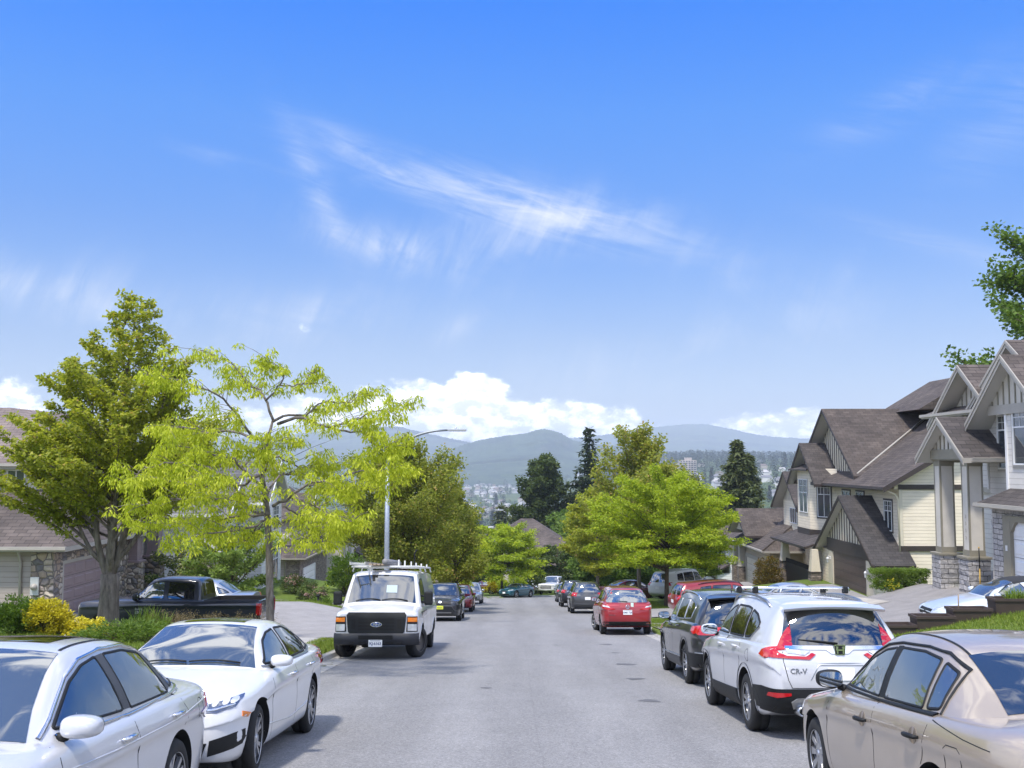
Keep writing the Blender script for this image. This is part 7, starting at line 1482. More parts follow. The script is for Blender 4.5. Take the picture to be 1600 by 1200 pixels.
x, y = 14.5, 84; tree('garden_tree', 'bright green leafy garden tree in front of the white sided house', gz(x, y), 4.6, 2.5, .7, 'egg', L_GREEN, BK_BROWN, 49, nb=26, nsub=7, nleaf=28, leaf=(.22, .16), rc=.42, flat=.6, e0=10, e1=55, r0=.09, tint=.2)
x, y = 12, 100; tree('garden_tree', 'mid-green tree filling the gap under the lime umbrella tree', gz(x, y), 6.0, 3.2, 1., 'egg', L_GREEN, BK_BROWN, 50, nb=28, nsub=7, nleaf=26, leaf=(.26, .19), rc=.5, flat=.6, e0=10, e1=55, r0=.12)
x, y = -12.2, 44.5; tree('garden_tree', 'light green maple with tiered branches behind the black pickup, against the white house', gz(x, y), 3.5, 1.75, .4, 'round', L_GREEN, BK_BROWN, 51, nb=26, nsub=7, nleaf=26, leaf=(.12, .09), rc=.26, flat=.45, e0=20, e1=60, r0=.07, tint=.5)
x, y = -15.2, 47.; tree('garden_tree', 'pale-flowered bushy small tree by the stone pillar', gz(x, y), 3.3, 1.5, .3, 'round', leafmat('flowering_leaf', (.06, .10, .02), (.16, .20, .05), (.45, .42, .22), .35, (.62, .55, .42)), BK_BROWN, 52, nb=20, nsub=6, nleaf=24, leaf=(.12, .09), rc=.28, flat=.6, e0=20, e1=60, r0=.06)
# -- the tall trees behind the roofs
def conifer(name, label, loc, H, Rb, seed, mat=L_CONE, tiers=34, dens=1., droop=.35, group=None, cat='tree', e=-8, lf=(.55, .22), ragged=.25, cb=.08):
    rg = random.Random(seed); root = empty(name, loc, 0, label, cat, group); tb = MB(); lv = Leaves(seed); tb.tube([(0, 0, -1), (0, 0, H*.5), (0, 0, H)], [H*.016, H*.009, .02], 8, 0); C = []
    for i in range(tiers):
        t = cb+(1-cb)*(i+.5)/tiers; z = H*t; rr = Rb*(1-t)**.85*rg.uniform(1-ragged, 1+ragged)+.12; nbr = max(4, int(9*(1-t*.55)))
        for j in range(nbr):
            az = 6.283*j/nbr+rg.uniform(-.4, .4)+i*.9; ln = rr*rg.uniform(.65, 1.15); el = R(e+rg.uniform(-10, 10)+32*t); d = Vector((math.cos(az)*math.cos(el), math.sin(az)*math.cos(el), math.sin(el))); tip = Vector((0, 0, z))+d*ln-Vector((0, 0, droop*ln*.25)); tb.tube([(0, 0, z), Vector((0, 0, z)).lerp(tip, .5)+Vector((0, 0, .06*ln)), tip], [.045*(1-t)+.012, .03*(1-t)+.01, .006], 4, 0, cap=False)
            k = max(2, int(ln*2.4*dens))
            for q in range(k): f = (q+.6)/k; C.append((Vector((0, 0, z)).lerp(tip, f)+Vector((rg.uniform(-.12, .12)*ln*.5, rg.uniform(-.12, .12)*ln*.5, 0)))[:])
    lv.cluster(C, int(9*dens+2), lf[0]*.62, .32, lf[0], lf[1], .6, .5, None, (0, 1.)); tb.build('trunk', BK_BROWN, root, uv=False); lv.build('crown', mat, root); return root
p = at(921, 720, 178); conifer('spruce', 'dark spruce with layered boughs rising behind the olive street tree', (p.x, p.y, -21.5), 29.3, 7.2, 3, tiers=30, dens=.8, lf=(.9, .42))
p = at(1152, 720, 150); conifer('cedar', 'grey-green cedar with a ragged double top behind the white sided house', (p.x, p.y, -17), 21.8, 6.4, 8, L_CEDAR, 40, 1.5, .3, e=18, lf=(.8, .40), ragged=.35); conifer('cedar', 'second leader of grey-green cedar beside the ragged one', (p.x+1.9, p.y+1.5, -17), 19.8, 5.6, 9, L_CEDAR, 34, 1.4, .3, e=18, lf=(.8, .40), ragged=.35)
p = at(783, 720, 300); conifer('spruce', 'bronze-tinted young spruce standing beyond the roofs under the town', (p.x, p.y, -36), 25., 5.0, 12, L_CEDAR, 26, .7, .2, lf=(1.5, .75))
p = at(850, 720, 182); tree('cottonwood', 'tall dark cottonwood with a billowing crown beyond the half-timbered house', (p.x, p.y, -21.5), 24.8, 3.6, 9.5, 'egg', L_DARK, BK_BROWN, 61, nb=46, nsub=7, nleaf=30, leaf=(.52, .38), rc=.95, flat=.8, e0=30, e1=70, r0=.5, lobes=.45, sub_len=.5)
p = at(812, 720, 192); tree('cottonwood', 'paler sprawling cottonwood limbs leaning beside the tall dark one', (p.x+1.6, p.y, -22), 15.5, 3.8, 4.5, 'egg', L_CEDAR, BK_BROWN, 62, nb=26, nsub=6, nleaf=26, leaf=(.5, .38), rc=.9, flat=.8, e0=20, e1=60, r0=.35, lobes=.3)
for i, (px, Y, zb, H, Rc, mt, lb) in enumerate([(880, 170, -20, 13.5, 5.2, L_GREEN, 'mid-green tree rising between cottonwood and spruce'), (912, 150, -17, 10.5, 4.4, L_GREEN, 'rounded green tree in front of the dark spruce'), (945, 165, -19, 13.5, 5., L_MAPLE, 'olive tree crowding the foot of the dark spruce'), (826, 165, -19, 8.5, 4., L_GREEN, 'low green tree peeping over the half-timbered house roof'), (1005, 150, -18, 9, 4.4, L_GREEN, 'green tree behind the tall ragged street tree'), (1085, 135, -16, 8.5, 4., L_MAPLE, 'olive tree behind the lime umbrella tree and the cedar'), (735, 190, -22, 12.5, 5., L_DARK, 'dark green tree beyond the second lamp post'), (765, 215, -24.5, 11, 5., L_GREEN, 'green tree under the far town, beside the bronze spruce'), (560, 150, -18, 10, 5.2, L_DARK, 'dark tree glimpsed through the airy tree crown'), (470, 140, -16, 9.5, 5, L_DARK, 'dark tree over the stone-fronted house roof'), (690, 160, -18.5, 10, 5, L_DARK, 'dark green tree closing the gap behind the bronze street trees'), (1215, 160, -18, 10.5, 5, L_DARK, 'dark tree above the tan house roof')]):
    p = at(px, 720, Y); tree('tree', lb, (p.x, p.y, zb), H, Rc, 2.2, 'egg', mt, BK_BROWN, 70+i, nb=26, nsub=6, nleaf=24, leaf=(.55, .42), rc=.95, flat=.75, e0=15, e1=62, r0=.28, lobes=.3)
tree('maple', 'big-leaved maple rising above the gables of the pale grey house', (34.9, 61, -5.2), 23.4, 6.0, 6.0, 'egg', L_GREEN, BK_BROWN, 91, nb=88, nsub=10, nleaf=30, leaf=(.27, .22), rc=.66, flat=.7, e0=15, e1=62, r0=.42, lobes=.35, tint=-.12)
p = at(4, 720, 75); tree('tree', 'dark treetop peeping over the sun-bleached roof', (p.x, p.y, -8), 12.6, 2.6, 4, 'egg', L_CEDAR, BK_BROWN, 92, nb=24, nsub=6, nleaf=26, leaf=(.30, .2), rc=.5, flat=.7, e0=20, e1=60, r0=.2)
# -- shrubs
def shrub(name, label, loc, rx, ry, h, mat, seed, n=60, nleaf=36, leaf=(.08, .05), rc=.14, box=False, group=None, cat='shrub', up=.35, flowers=None, tint=0., stick=.0):
    rg = random.Random(seed); root = empty(name, loc, 0, label, cat, group); lv = Leaves(seed); tb = MB(); C = []
    for i in range(n):
        if box: p = Vector((rg.uniform(-rx, rx), rg.uniform(-ry, ry), rg.uniform(.05, h))); e = rg.random(); p.z = h*rg.uniform(.86, 1) if e < .4 else p.z; p.y = -ry*rg.uniform(.85, 1) if .4 <= e < .75 else p.y
        else:
            a = rg.uniform(0, 6.283); c = rg.uniform(-.15, 1)**1; s = math.sqrt(max(0, 1-c*c)); q = rg.uniform(.72, 1.04) if rg.random() < .8 else rg.uniform(.3, .8); p = Vector((rx*s*math.cos(a)*q, ry*s*math.sin(a)*q, max(.04, h*(.36+.64*c)*q if c > 0 else h*(.36+.5*c))))
        C.append(p[:])
        if i % 3 == 0: tb.tube([(p.x*.1, p.y*.1, -.05), (p.x*.6, p.y*.6, p.z*.6), p], [.014, .009, .004], 4, 0, cap=False)
    lv.cluster(C, nleaf, rc, .85, leaf[0], leaf[1], up, 0, (0, 0, h*.3), (tint, 1.)); tb.build('stems', BK_BROWN, root, uv=False); lv.build('foliage', mat, root)
    if flowers:
        fl = Leaves(seed+1); fl.cluster([c for c in C if c[2] > h*.45][::2], 22, .13, .8, .075, .06, .3); fl.build('blossom', flowers, root)
    return root
def sh_at(px, py, Y): p = at(px, py, Y); return (p.x, p.y, zt(p.x, p.y)-.03)
x = at(12, 990, 25).x; shrub('shrub', 'tall dense green shrub beside the golden bush, below the tan siding', gz(x, 25.6), .68, .8, .90, L_GREEN, 1, 150, 44, (.08, .045), .15, tint=-.15)
x = at(74, 970, 25.4).x; shrub('shrub', 'round golden and green variegated bush before the stone corner', gz(x, 25.4), .50, .5, .92, L_YEL, 2, 110, 40, (.07, .045), .13, tint=-.05)
x = at(122, 980, 25.6).x; shrub('shrub', 'low bright golden bush spreading between the round bush and the juniper', gz(x, 25.6), .95, .7, .42, L_YEL, 3, 110, 40, (.07, .045), .11, tint=.12)
x = at(205, 985, 25.).x; shrub('juniper', 'low flat green juniper beside the golden bush', gz(x, 25.), 1.35, .9, .45, L_GREEN, 4, 150, 40, (.10, .03), .13, tint=.08)
x = at(150, 950, 31.).x
GRS = leafmat('brown_seed_grass', (.10, .075, .04), (.20, .155, .085), (.30, .25, .14), .3); GGR = leafmat('fresh_grass_blade', (.09, .15, .02), (.17, .26, .035), (.30, .38, .08), .4)
def tuft(name, label, loc, rx, ry, h, n, mat, seed, w=.012, lean=.25, group=None, cat='grass', kind=None, plume=None):
    r = np.random.RandomState(seed); o = bpy.data.objects; P = np.stack([r.uniform(-rx, rx, n), r.uniform(-ry, ry, n), np.zeros(n)], 1); hh = h*r.uniform(.45, 1.1, n); d = np.stack([r.randn(n)*lean, r.randn(n)*lean, np.ones(n)], 1)*hh[:, None]; a = r.uniform(0, 6.28, n); s = np.stack([np.cos(a), np.sin(a), a*0], 1)*w/2
    lv = Leaves(seed); bend = np.stack([r.randn(n)*lean*.5, r.randn(n)*lean*.5, -np.abs(r.randn(n))*.05], 1)*hh[:, None]
    lv.V.append(np.stack([P-s, P+s, P+d*.6+s*.7, P+d*.6-s*.7], 1)); lv.V.append(np.stack([P+d*.6-s*.7, P+d*.6+s*.7, P+d+bend+s*.12, P+d+bend-s*.12], 1)); t = np.clip(r.normal(.5, .25, n), 0, 1); lv.T += [t, t]
    root = empty(name, loc, 0, label, cat, group); lv.build('blades', mat, root)
    if plume:
        fl = Leaves(seed+9); fl.cluster((P+d*.9+bend*.6)[::2], 9, .05, 2.2, .05, .016, .2); fl.build('plumes', plume, root)
    return root
for i, (px, Y) in enumerate(((262, 28.4), (305, 28.2), (350, 28.4), (395, 28.6))):
    x = at(px, 960, Y).x; tuft('ornamental_grass', 'brown seeded ornamental grass clumps in front of the black pickup', gz(x, Y), .55, .35, .62, 260, GRS, 200+i, .012, .22, 'brown grasses before the black pickup', 'ornamental grass', plume=GRS)
for i, (px, Y, h_) in enumerate(((225, 28.2, .75), (243, 28.0, .62))):
    x = at(px, 960, Y).x; tuft('tall_plant', 'spiky bright green stems between juniper and brown grasses', gz(x, Y), .28, .2, h_, 150, GGR, 220+i, .03, .18, 'spiky green stems by the juniper', 'plant')
for i, (px, Y, lb) in enumerate(((458, 62, 'pink rhododendron against the stone garage pier'), (488, 58, 'pink rhododendron nearer the drive, beside the dark post'))):
    x = at(px, 925, Y).x; shrub('rhododendron', lb, gz(x, Y), .75, .7, 1.15, L_DARK, 8+i, 60, 30, (.13, .05), .2, flowers=leafmat('pink_blossom', (.45, .22, .24), (.62, .38, .40), (.75, .58, .58), .3))
x = at(524, 925, 60).x; shrub('shrub', 'large mid-green bush beside the white garage door', gz(x, 64.5), 1.25, 1.1, 2.6, L_GREEN, 11, 130, 34, (.13, .09), .3, tint=-.05)
x = at(543, 920, 66).x; shrub('shrub', 'yellow-green bush behind the large mid-green one', gz(x, 66), 1.2, 1., 1.9, L_LIME, 12, 80, 30, (.13, .09), .3)
x = at(502, 935, 56).x; shrub('shrub', 'small round green bush at the drive edge under the pink flowers', gz(x, 56), .5, .5, .6, L_GREEN, 13, 40, 30, (.09, .06), .16)
x = 15.05; shrub('hedge', 'clipped bright green box hedge between grey driveway and the beige wall', (x, 40.75, zt(x, 40.4)-.02), 1.05, .38, .70, L_GREEN, 14, 420, 40, (.05, .035), .12, True, cat='hedge', tint=.28)
p = at(1391, 920, 40.3); shrub('flowers', 'yellow daisies and white blooms beside the clipped hedge', (p.x, p.y, zt(p.x, p.y)), .38, .3, .42, L_GREEN, 15, 24, 22, (.08, .05), .12, flowers=L_YEL, cat='flowers')
# the bronze clipped conifer in front of the tan house
p = at(1201, 905, 74); rt = shrub('clipped_conifer', 'bronze and green domed conifer in front of the tan house wall', (p.x, 74, zt(p.x, 74)-.1), .95, .95, 2.75, L_ORNG, 16, 170, 36, (.14, .06), .26, up=.2, cat='conifer')
for i, px in enumerate((729, 744, 752, 762)): p = at(px, 915, 126); shrub('cone_shrub', 'dark green cone-shaped shrub by the mauve stuccoed house', (p.x, p.y, zt(p.x, p.y)), .75, .75, 2.5, L_DARK, 17+i, 50, 26, (.24, .12), .36, group='cone shrubs by the mauve house', cat='shrub')
p = at(800, 922, 110); shrub('shrub', 'yellow-green round bush behind the teal coupe and the lime tree', (p.x, p.y, zt(p.x, p.y)), 1.5, 1.1, 2.0, L_LIME, 25, 80, 28, (.2, .13), .36)
p = at(775, 922, 112); shrub('shrub', 'dull yellow bush beside the maroon saloon', (p.x, p.y, zt(p.x, p.y)), 1.2, 1., 1.8, L_YEL, 26, 70, 28, (.2, .13), .34, tint=-.3)
p = at(836, 925, 111); shrub('shrub', 'dark rounded bush hiding the nose of the white saloon', (p.x, p.y, zt(p.x, p.y)), 1.2, 1., 1.9, L_DARK, 27, 70, 28, (.2, .13), .34)
# -- lawn blades where the grass is close enough to show them
def lawn(name, boxes, n, h, seed, mat):
    r = np.random.RandomState(seed); Q = []
    for x0, x1, y0, y1, wt in boxes:
        k = int(n*wt); xx = r.uniform(x0, x1, k); yy = r.uniform(y0, y1, k); Q.append(np.stack([xx, yy, [zt(a, b)-.01 for a, b in zip(xx, yy)]], 1))
    P = np.concatenate(Q); k = len(P); hh = h*r.uniform(.4, 1.2, k)*(.7+.5*np.array([vnoise(a*1.3, b*1.1, 2)+.5 for a, b in P[:, :2]])); a = r.uniform(0, 6.28, k); s = np.stack([np.cos(a), np.sin(a), a*0], 1)*.010; d = np.stack([r.randn(k)*.4, r.randn(k)*.4, np.ones(k)], 1)*hh[:, None]
    lv = Leaves(seed); lv.V.append(np.stack([P-s, P+s, P+d+s*.1, P+d-s*.1], 1)); lv.T.append(np.clip(r.normal(.5, .25, k), 0, 1)); o = lv.build(name, mat, None); tag(o, 'short green lawn grass', 'grass', kind='stuff'); return o
LGR = leafmat('lawn_blade', (.09, .14, .018), (.15, .22, .026), (.27, .31, .06), .3)
lawn('grass', [(-5.45, -4.5, 5, 32, 1.3), (-13, -6.9, 19, 31.5, 1.2), (6.2, 16, 13, 23.6, 2.6), (4.95, 6.6, 36.4, 43, .6), (-5.4, -4.5, 41, 47, .4), (-12, -7, 43, 47.5, .4), (4.95, 8.5, 57, 66, .5)], 26000, .085, 5, LGR)

# leaves and grit blown into the gutters
lt = Leaves(88); rr = np.random.RandomState(88); P_ = []
for o0, sg, k in ((XL, 1, 500), (XR, -1, 420)):
    yy = 4+60*rr.rand(k)**1.3; xx = o0+sg*np.abs(rr.randn(k))*.16+sg*.03; P_.append(np.stack([xx, yy, [zroad(b)+.012 for b in yy]], 1))
P_ = np.concatenate(P_); a_r = rr.uniform(0, 6.28, len(P_)); d_ = np.stack([np.cos(a_r), np.sin(a_r), -SLOPE*np.sin(a_r)], 1)*.05; s_r = np.stack([-np.sin(a_r), np.cos(a_r), -SLOPE*np.cos(a_r)], 1)*.016; lt.V.append(np.stack([P_-d_, P_+s_r+[0, 0, .006], P_+d_, P_-s_r+[0, 0, .004]], 1)); lt.T.append(rr.rand(len(P_)))
tag(lt.build('leaf_litter', leafmat('dry_leaf', (.10, .07, .03), (.20, .15, .06), (.16, .20, .05), .1), None), 'dry leaves lying in the gutters along both kerbs', 'leaves', kind='stuff')
# ------------------------------------------------------------------ lamp posts, planters and other small things; the far town
GALV = pm('galvanised_steel', (.36, .40, .44, 1), .45, .55, var=.10, vs=5)
def lamp_post(label, X, Y, hp, arm, rise, r0=.105, sign=None):
    z = zt(X, Y); root = empty('street_lamp', (X, Y, z-.02), 0, label, 'street lamp'); mb = MB(); mb.tube([(0, 0, -.1), (0, 0, .02), (0, 0, hp*.5), (0, 0, hp)], [r0, r0, r0*.82, r0*.66], 16); mb.box(-.17, .17, -.17, .17, 0, .05); mb.build('pole', GALV, root, uv=False)
    mb = MB(); P = [(arm*(1-math.cos(a)), 0, hp+rise*math.sin(a)) for a in np.linspace(0, R(78), 14)]; P.append((arm*1.02, 0, hp+rise*1.005)); mb.tube([(0, 0, hp-.05)]+P, [r0*.64]+[r0*.62*(1-.45*i/14) for i in range(15)], 10); mb.build('arm', pm('lamp_arm_steel', (.22, .24, .25, 1), .45, .6), root, uv=False)
    hx, hz_ = P[-1][0], P[-1][2]; mb = MB(); mb.bbox(hx-.05, hx+.72, -.15, .15, hz_-.055, hz_+.045, .03); mb.lathe([(0, .10), (.04, .09), (.045, .0)], 10, 'z', (hx+.28, 0, hz_+.04)); hd = mb.build('lamp_head', pm('lamp_head_grey', (.42, .44, .45, 1), .4, .3), root, uv=False)
    mb = MB(); mb.box(hx+.18, hx+.66, -.11, .11, hz_-.062, hz_-.05); mb.build('lens', CLEARL, hd, uv=False)
    if sign: mb = MB(); mb.box(-.16, .16, -r0-.03, -r0-.01, sign, sign+.46); mb.build('sign_plate', PLATEW, root, uv=False)
    return root
lamp_post('tall grey lamp post with a curved arm over the street, right behind the white van', -5.22, 42, 6.15, 2.45, 1.52, .125)
lamp_post('second lamp post with a small white plate, further down by the bend', -4.15, 95., 6.6, 2.3, 1.35, .11, 2.2)
# planters stepping down the edge of the lawn
PLM = pm('planter_brown', (.060, .042, .034, 1), .6, var=.15, bump=.2, bs=60); SOIL = pm('dry_soil', (.10, .062, .045, 1), .95, var=.3, vs=20, bump=.6, bs=50)
for i, (x, y, dz, lb) in enumerate(((8.32, 22.9, .02, 'lowest brown planter box, half hidden by the champagne saloon'), (9.20, 22.95, .06, 'brown planter box one step above the lowest'), (10.05, 23.05, .08, 'empty brown planter box with a cane stuck in the soil'), (11.0, 23.1, .14, 'brown planter box with a tuft of fresh green leaves'), (11.95, 23.15, .16, 'topmost brown planter box, past the one with green leaves'))):
    z = zt(x, y)+dz-.16; root = empty('planter', (x, y, z), 0, lb, 'planter', 'planters on the lawn edge'); mb = MB(); w, d, hh = .42, .22, .36; a = .035
    o = [(-w+a, -d+a, -.15), (w-a, -d+a, -.15), (w-a, d-a, -.15), (-w+a, d-a, -.15)]; t = [(-w, -d, hh), (w, -d, hh), (w, d, hh), (-w, d, hh)]; ti = [(-w+.03, -d+.03, hh), (w-.03, -d+.03, hh), (w-.03, d-.03, hh), (-w+.03, d-.03, hh)]; b_ = [(p[0], p[1], hh-.06) for p in ti]
    V_ = o+t+ti+b_; F_ = [(3, 2, 1, 0)]+[(k, (k+1) % 4, 4+(k+1) % 4, 4+k) for k in range(4)]+[(4+k, 4+(k+1) % 4, 8+(k+1) % 4, 8+k) for k in range(4)]+[(8+k, 8+(k+1) % 4, 12+(k+1) % 4, 12+k) for k in range(4)]
    mb.add(V_, F_); mb.build('box', PLM, root, uv=False, recalc=False); r_ = MB()
    for q in ((-w-.02, w+.02, -d-.02, -d+.012), (-w-.02, w+.02, d-.012, d+.02)): r_.box(q[0], q[1], q[2], q[3], hh-.045, hh+.012)
    for q in ((-w-.02, -w+.012), (w-.012, w+.02)): r_.box(q[0], q[1], -d+.012, d-.012, hh-.045, hh+.012)
    r_.build('rim', PLM, root, uv=False); s_ = MB(); s_.grid([[(-w+.03+(2*w-.06)*p, -d+.03+(2*d-.06)*q, hh-.055+.015*vnoise_(p*9+i, q*7, i)) for p in np.linspace(0, 1, 9)] for q in np.linspace(0, 1, 5)]); s_.build('soil', SOIL, root, uv=False)
    if i == 2: c_ = MB(); c_.tube([(-.24, -.05, hh-.1), (-.235, -.05, hh+.30)], .014, 6); c_.build('cane', pm('cane', (.30, .22, .14, 1), .7), root, uv=False)
tuft('leafy_plant', 'fresh green leaves sprouting in the planter near the top of the row', (11.1, 23.1, zt(11., 23.1)+.14+.18), .2, .12, .26, 150, GGR, 301, .02, .5, None, 'plant')
# long-handled tool leaning on the stone pedestal
mb = MB(); mb.tube([(0, 0, .75), (.02, .06, 1.42)], .018, 8, 1); mb.tube([(-.03, -.05, .08), (0, 0, .75)], .020, 8, 0); mb.bbox(-.07, .03, -.07, -.03, -.0, .16, .01, 0); mb.tube([(.02, .06, 1.42), (.022, .066, 1.47)], .024, 8, 0)
tag(mb.build('scraper', [pm('yellow_handle', (.62, .38, .06, 1), .5), BLACKP], None, uv=False, loc=(15.66, 34.94, zt(15.66, 34.94)+.02)), 'black and yellow long-handled scraper leaning on the stone pedestal', 'tool')
# wire fence between the grey and the beige house
FEN = pm('wire_fence_grey', (.30, .31, .31, 1), .5, .5); root = empty('wire_fence', (16.5, 42.3, zt(16.5, 42.0)), 0, 'grey wire fence between the clipped hedge and the beige house wall', 'fence')
for i in range(4): mb = MB(); mb.tube([(i*1.5, 0, -.5), (i*1.5, 0, 1.55)], .03, 8); mb.build('post', FEN, root, uv=False)
mb = MB(); mb.tube([(0, 0, 1.5), (4.5, 0, 1.5)], .022, 8); mb.build('top_rail', FEN, root, uv=False); mb = MB()
for i in range(60): x = i*.075; mb.tube([(x, .01, .05), (min(4.5, x+.0), .01, 1.5)], .004, 3)
for k in range(18): mb.tube([(0, .012, .08+k*.08), (4.5, .012, .08+k*.08)], .004, 3)
mb.build('mesh', FEN, root, uv=False)
# path light by the flowers across the street, and pale stones round the bed
p = at(497, 938, 55.5); mb = MB(); mb.tube([(0, 0, -.1), (0, 0, .62)], .05, 10); mb.lathe([(0, .78), (.10, .72), (.11, .64), (.05, .62)], 12, 'z'); tag(mb.build('path_light', BLACKP, None, uv=False, loc=(p.x, p.y, zt(p.x, p.y))), 'short black path light under the pink rhododendron', 'path light')
# ---- the town in the valley
FARW = [pm('far_wall_white', (.62, .61, .58, 1), .8), pm('far_wall_tan', (.42, .37, .31, 1), .8), pm('far_wall_grey', (.40, .40, .41, 1), .8)]; FARR = [pm('far_roof_grey', (.16, .16, .17, 1), .9), pm('far_roof_brown', (.15, .115, .10, 1), .9), pm('far_roof_pale', (.36, .35, .34, 1), .9)]
rg = random.Random(77)
def far_house(w, d, h, rh, wm, rm):
    mb = MB(); mb.box(-w/2, w/2, -d/2, d/2, -4, h); b = mb.build('walls', wm, None, uv=False); mb = MB(); o = .5; P = [(-w/2-o, -d/2-o, h), (w/2+o, -d/2-o, h), (w/2+o, d/2+o, h), (-w/2-o, d/2+o, h), (-w/2+d*.2, 0, h+rh), (w/2-d*.2, 0, h+rh)]
    mb.add(P, [(0, 1, 5, 4), (2, 3, 4, 5), (1, 2, 5), (3, 0, 4), (3, 2, 1, 0)]); r = mb.build('roof', rm, None, uv=False); return b, r
KINDS = [('white', 0, 0), ('tan', 1, 1), ('grey', 2, 0), ('white', 0, 2)]; PROT = []
for nm, a, b in KINDS:
    e = empty('far_house', (0, 0, 0), 0, f'tiny {nm} house of the valley town, seen between treetops' if not (nm == 'white' and b == 2) else 'tiny white house with a pale roof in the valley town', 'house', f'{nm} valley houses' if b != 2 else 'pale-roofed valley houses')
    for q in far_house(15, 11, 5.5, 3.2, FARW[a], FARR[b]): q.parent = e
    PROT.append(e)
used = [0]*4; spots = []
for i in range(900):
    f = rg.uniform(-.155, .30) if rg.random() < .5 else rg.uniform(-.09, .045); y = rg.uniform(1500, 4200) if f < .11 else rg.uniform(900, 2600); x = f*y
    if len(spots) >= 230: break
    px = 805+1600*x/y; 
    if 905 < px < 1000: continue
    spots.append((x, y))
for i, (x, y) in enumerate(spots):
    k = rg.choice((0, 0, 1, 2, 3)); o = PROT[k] if not used[k] else copy_tree(PROT[k]); used[k] = 1; o.location = (x, y, zvalley(x, y)+.3); o.rotation_euler = (0, 0, rg.uniform(-.5, .5)+(1.57 if rg.random() < .3 else 0)); s = rg.uniform(.8, 1.35); o.scale = (s, s, s)
for px, Y, w, h, lb in ((800, 1500, 52, 7, 'long low white commercial building in the valley town'), (822, 1530, 20, 13, 'white block standing on the far commercial roofs'), (765, 1150, 34, 7, 'pale school-like building with a low roof in the valley')):
    x = (px-805)/1600*Y; e = empty('far_building', (x, Y, zvalley(x, Y)), 0, lb, 'building'); mb = MB(); mb.box(-w/2, w/2, -12, 12, -4, h); mb.build('walls', FARW[0], e, uv=False); mb = MB(); mb.box(-w/2-.6, w/2+.6, -12.6, 12.6, h, h+.7); mb.build('roof', FARR[2], e, uv=False); mb = MB()
    for k in range(int(w/5)): mb.box(-w/2+2+k*5, -w/2+4.4+k*5, -12.1, -12, h*.45, h*.75)
    mb.build('windows', WGLASS, e, uv=False)
x = (1073-805)/1600*1600; zb = 1.89-(757-720)/1600*1600; e = empty('tower_block', (x, 1600, zb), 0, 'pale twelve-storey apartment tower on the wooded rise', 'apartment tower'); mb = MB(); mb.box(-13, 13, -8, 8, -20, 38); mb.box(-4, 6, -6, 6, 38, 42); mb.build('walls', pm('tower_wall', (.42, .36, .32, 1), .8), e, uv=False); mb = MB()
for k in range(12):
    for q in range(6): mb.box(-12+q*4.2, -9.4+q*4.2, -8.15, -8, 1.2+k*3.1, 2.9+k*3.1)
mb.build('windows', WGLASS, e, uv=False); mb = MB()
for k in range(12):
    for x0 in (-13.2, 3.2): mb.box(x0, x0+9.8, -9.3, -8, .5+k*3.1, .85+k*3.1)
mb.build('balconies', FARW[0], e, uv=False)
LF1 = leafmat('far_conifer', (.012, .026, .014), (.026, .044, .022), (.06, .08, .035), .15); LF2 = leafmat('far_broadleaf', (.035, .06, .018), (.07, .11, .03), (.14, .18, .055), .3)
r = np.random.RandomState(5)
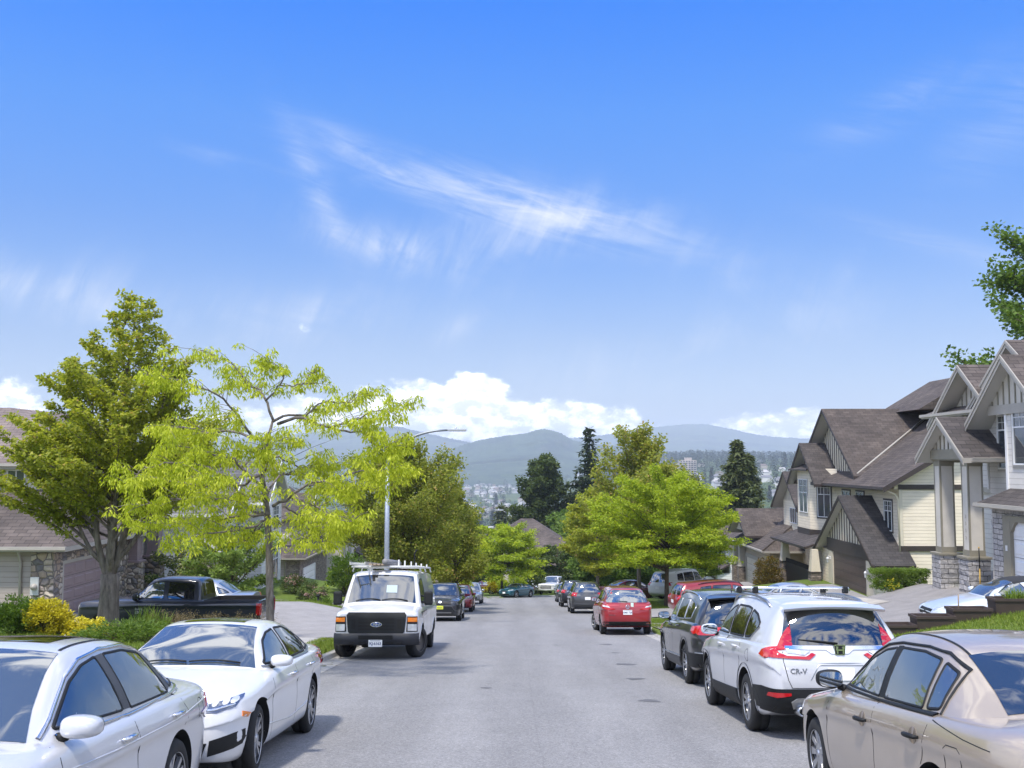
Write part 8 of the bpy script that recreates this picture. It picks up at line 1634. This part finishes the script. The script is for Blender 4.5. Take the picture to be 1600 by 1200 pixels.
def far_wood(name, label, pts, hs, conif, mat, seed, per=9):
    lv = Leaves(seed); pts = np.asarray(pts); hs = np.asarray(hs)
    if conif:
        for f, rad in ((.12, .24), (.28, .21), (.45, .17), (.62, .12), (.78, .08), (.92, .045)):
            for a, b in ((0, 14), (14, 19), (19, 60)):
                m = (hs >= a) & (hs < b)
                if m.any(): c = pts[m].copy(); c[:, 2] += hs[m]*f; hh = hs[m].mean(); lv.cluster(c, per, rad*hh, .8, hh*.16, hh*.10, .6, .6)
    else:
        for f, rad in ((.35, .36), (.62, .36), (.85, .22)):
            for a, b in ((0, 9), (9, 13), (13, 60)):
                m = (hs >= a) & (hs < b)
                if m.any(): c = pts[m].copy(); c[:, 2] += hs[m]*f; hh = hs[m].mean(); lv.cluster(c, per*2, rad*hh, .8, hh*.17, hh*.14, .5, 0)
    o = lv.build(name, mat, None); tag(o, label, 'wood', kind='stuff'); return o
def scatter(n, y0, y1, f0, f1, pw=1.):
    Y = y0+(y1-y0)*r.rand(n)**pw; X = Y*r.uniform(f0, f1, n); return np.stack([X, Y, [zvalley(a, b)-.5 for a, b in zip(X, Y)]], 1)
p1 = scatter(900, 420, 3400, -.34, .36, 1.2); far_wood('valley_wood', 'wooded ground of the valley, round-headed trees', p1, r.uniform(6, 16, len(p1)), False, LF2, 1, 10)
p2 = scatter(800, 1200, 4200, -.34, .36, 1.); far_wood('valley_conifers', 'scattered dark conifers of the valley', p2, r.uniform(12, 26, len(p2)), True, LF1, 2, 9)
p3 = scatter(1500, 1900, 3350, .085, .40, .8); far_wood('ridge_wood', 'dark wood along the rise beyond the tower', p3, r.uniform(13, 25, len(p3)), True, LF1, 3, 8)
p4 = scatter(500, 170, 420, -.34, .36, 1.); p4 = p4[[abs((805+1600*a/b)-800) > 0 for a, b in p4[:, :2]]]; far_wood('slope_wood', 'broad-leaved wood on the slope below the street', p4, r.uniform(5, 9, len(p4)), False, L_DARK, 4, 16)
cf = conifer('far_conifer', 'single dark conifer standing above the roofs of the valley town', (0, 0, 0), 24, 4.6, 31, LF1, 16, .35, .2, 'lone conifers of the valley town', lf=(2.0, 1.3))
fst = True
for px, Y in [(775, 1900), (752, 1250), (770, 1180), (690, 900), (700, 1000), (730, 1500), (1020, 1000), (1036, 1250), (1052, 1320), (1070, 1230), (1088, 1280), (1110, 1500), (1184, 1250), (1200, 1150), (1215, 1050), (1165, 1600), (1235, 1300), (888, 1400), (640, 1000), (660, 1250), (600, 900), (540, 1000), (1250, 1600), (865, 2000), (700, 1800), (1140, 2100), (1225, 2000)]:
    x = (px-805)/1600*Y; o = cf if fst else copy_tree(cf); fst = False; o.location = (x, Y, zvalley(x, Y)-.5); s = rg.uniform(.75, 1.25)*(1.25 if Y > 1500 else 1); o.scale = (s, s, s); o.rotation_euler.z = rg.uniform(0, 6)
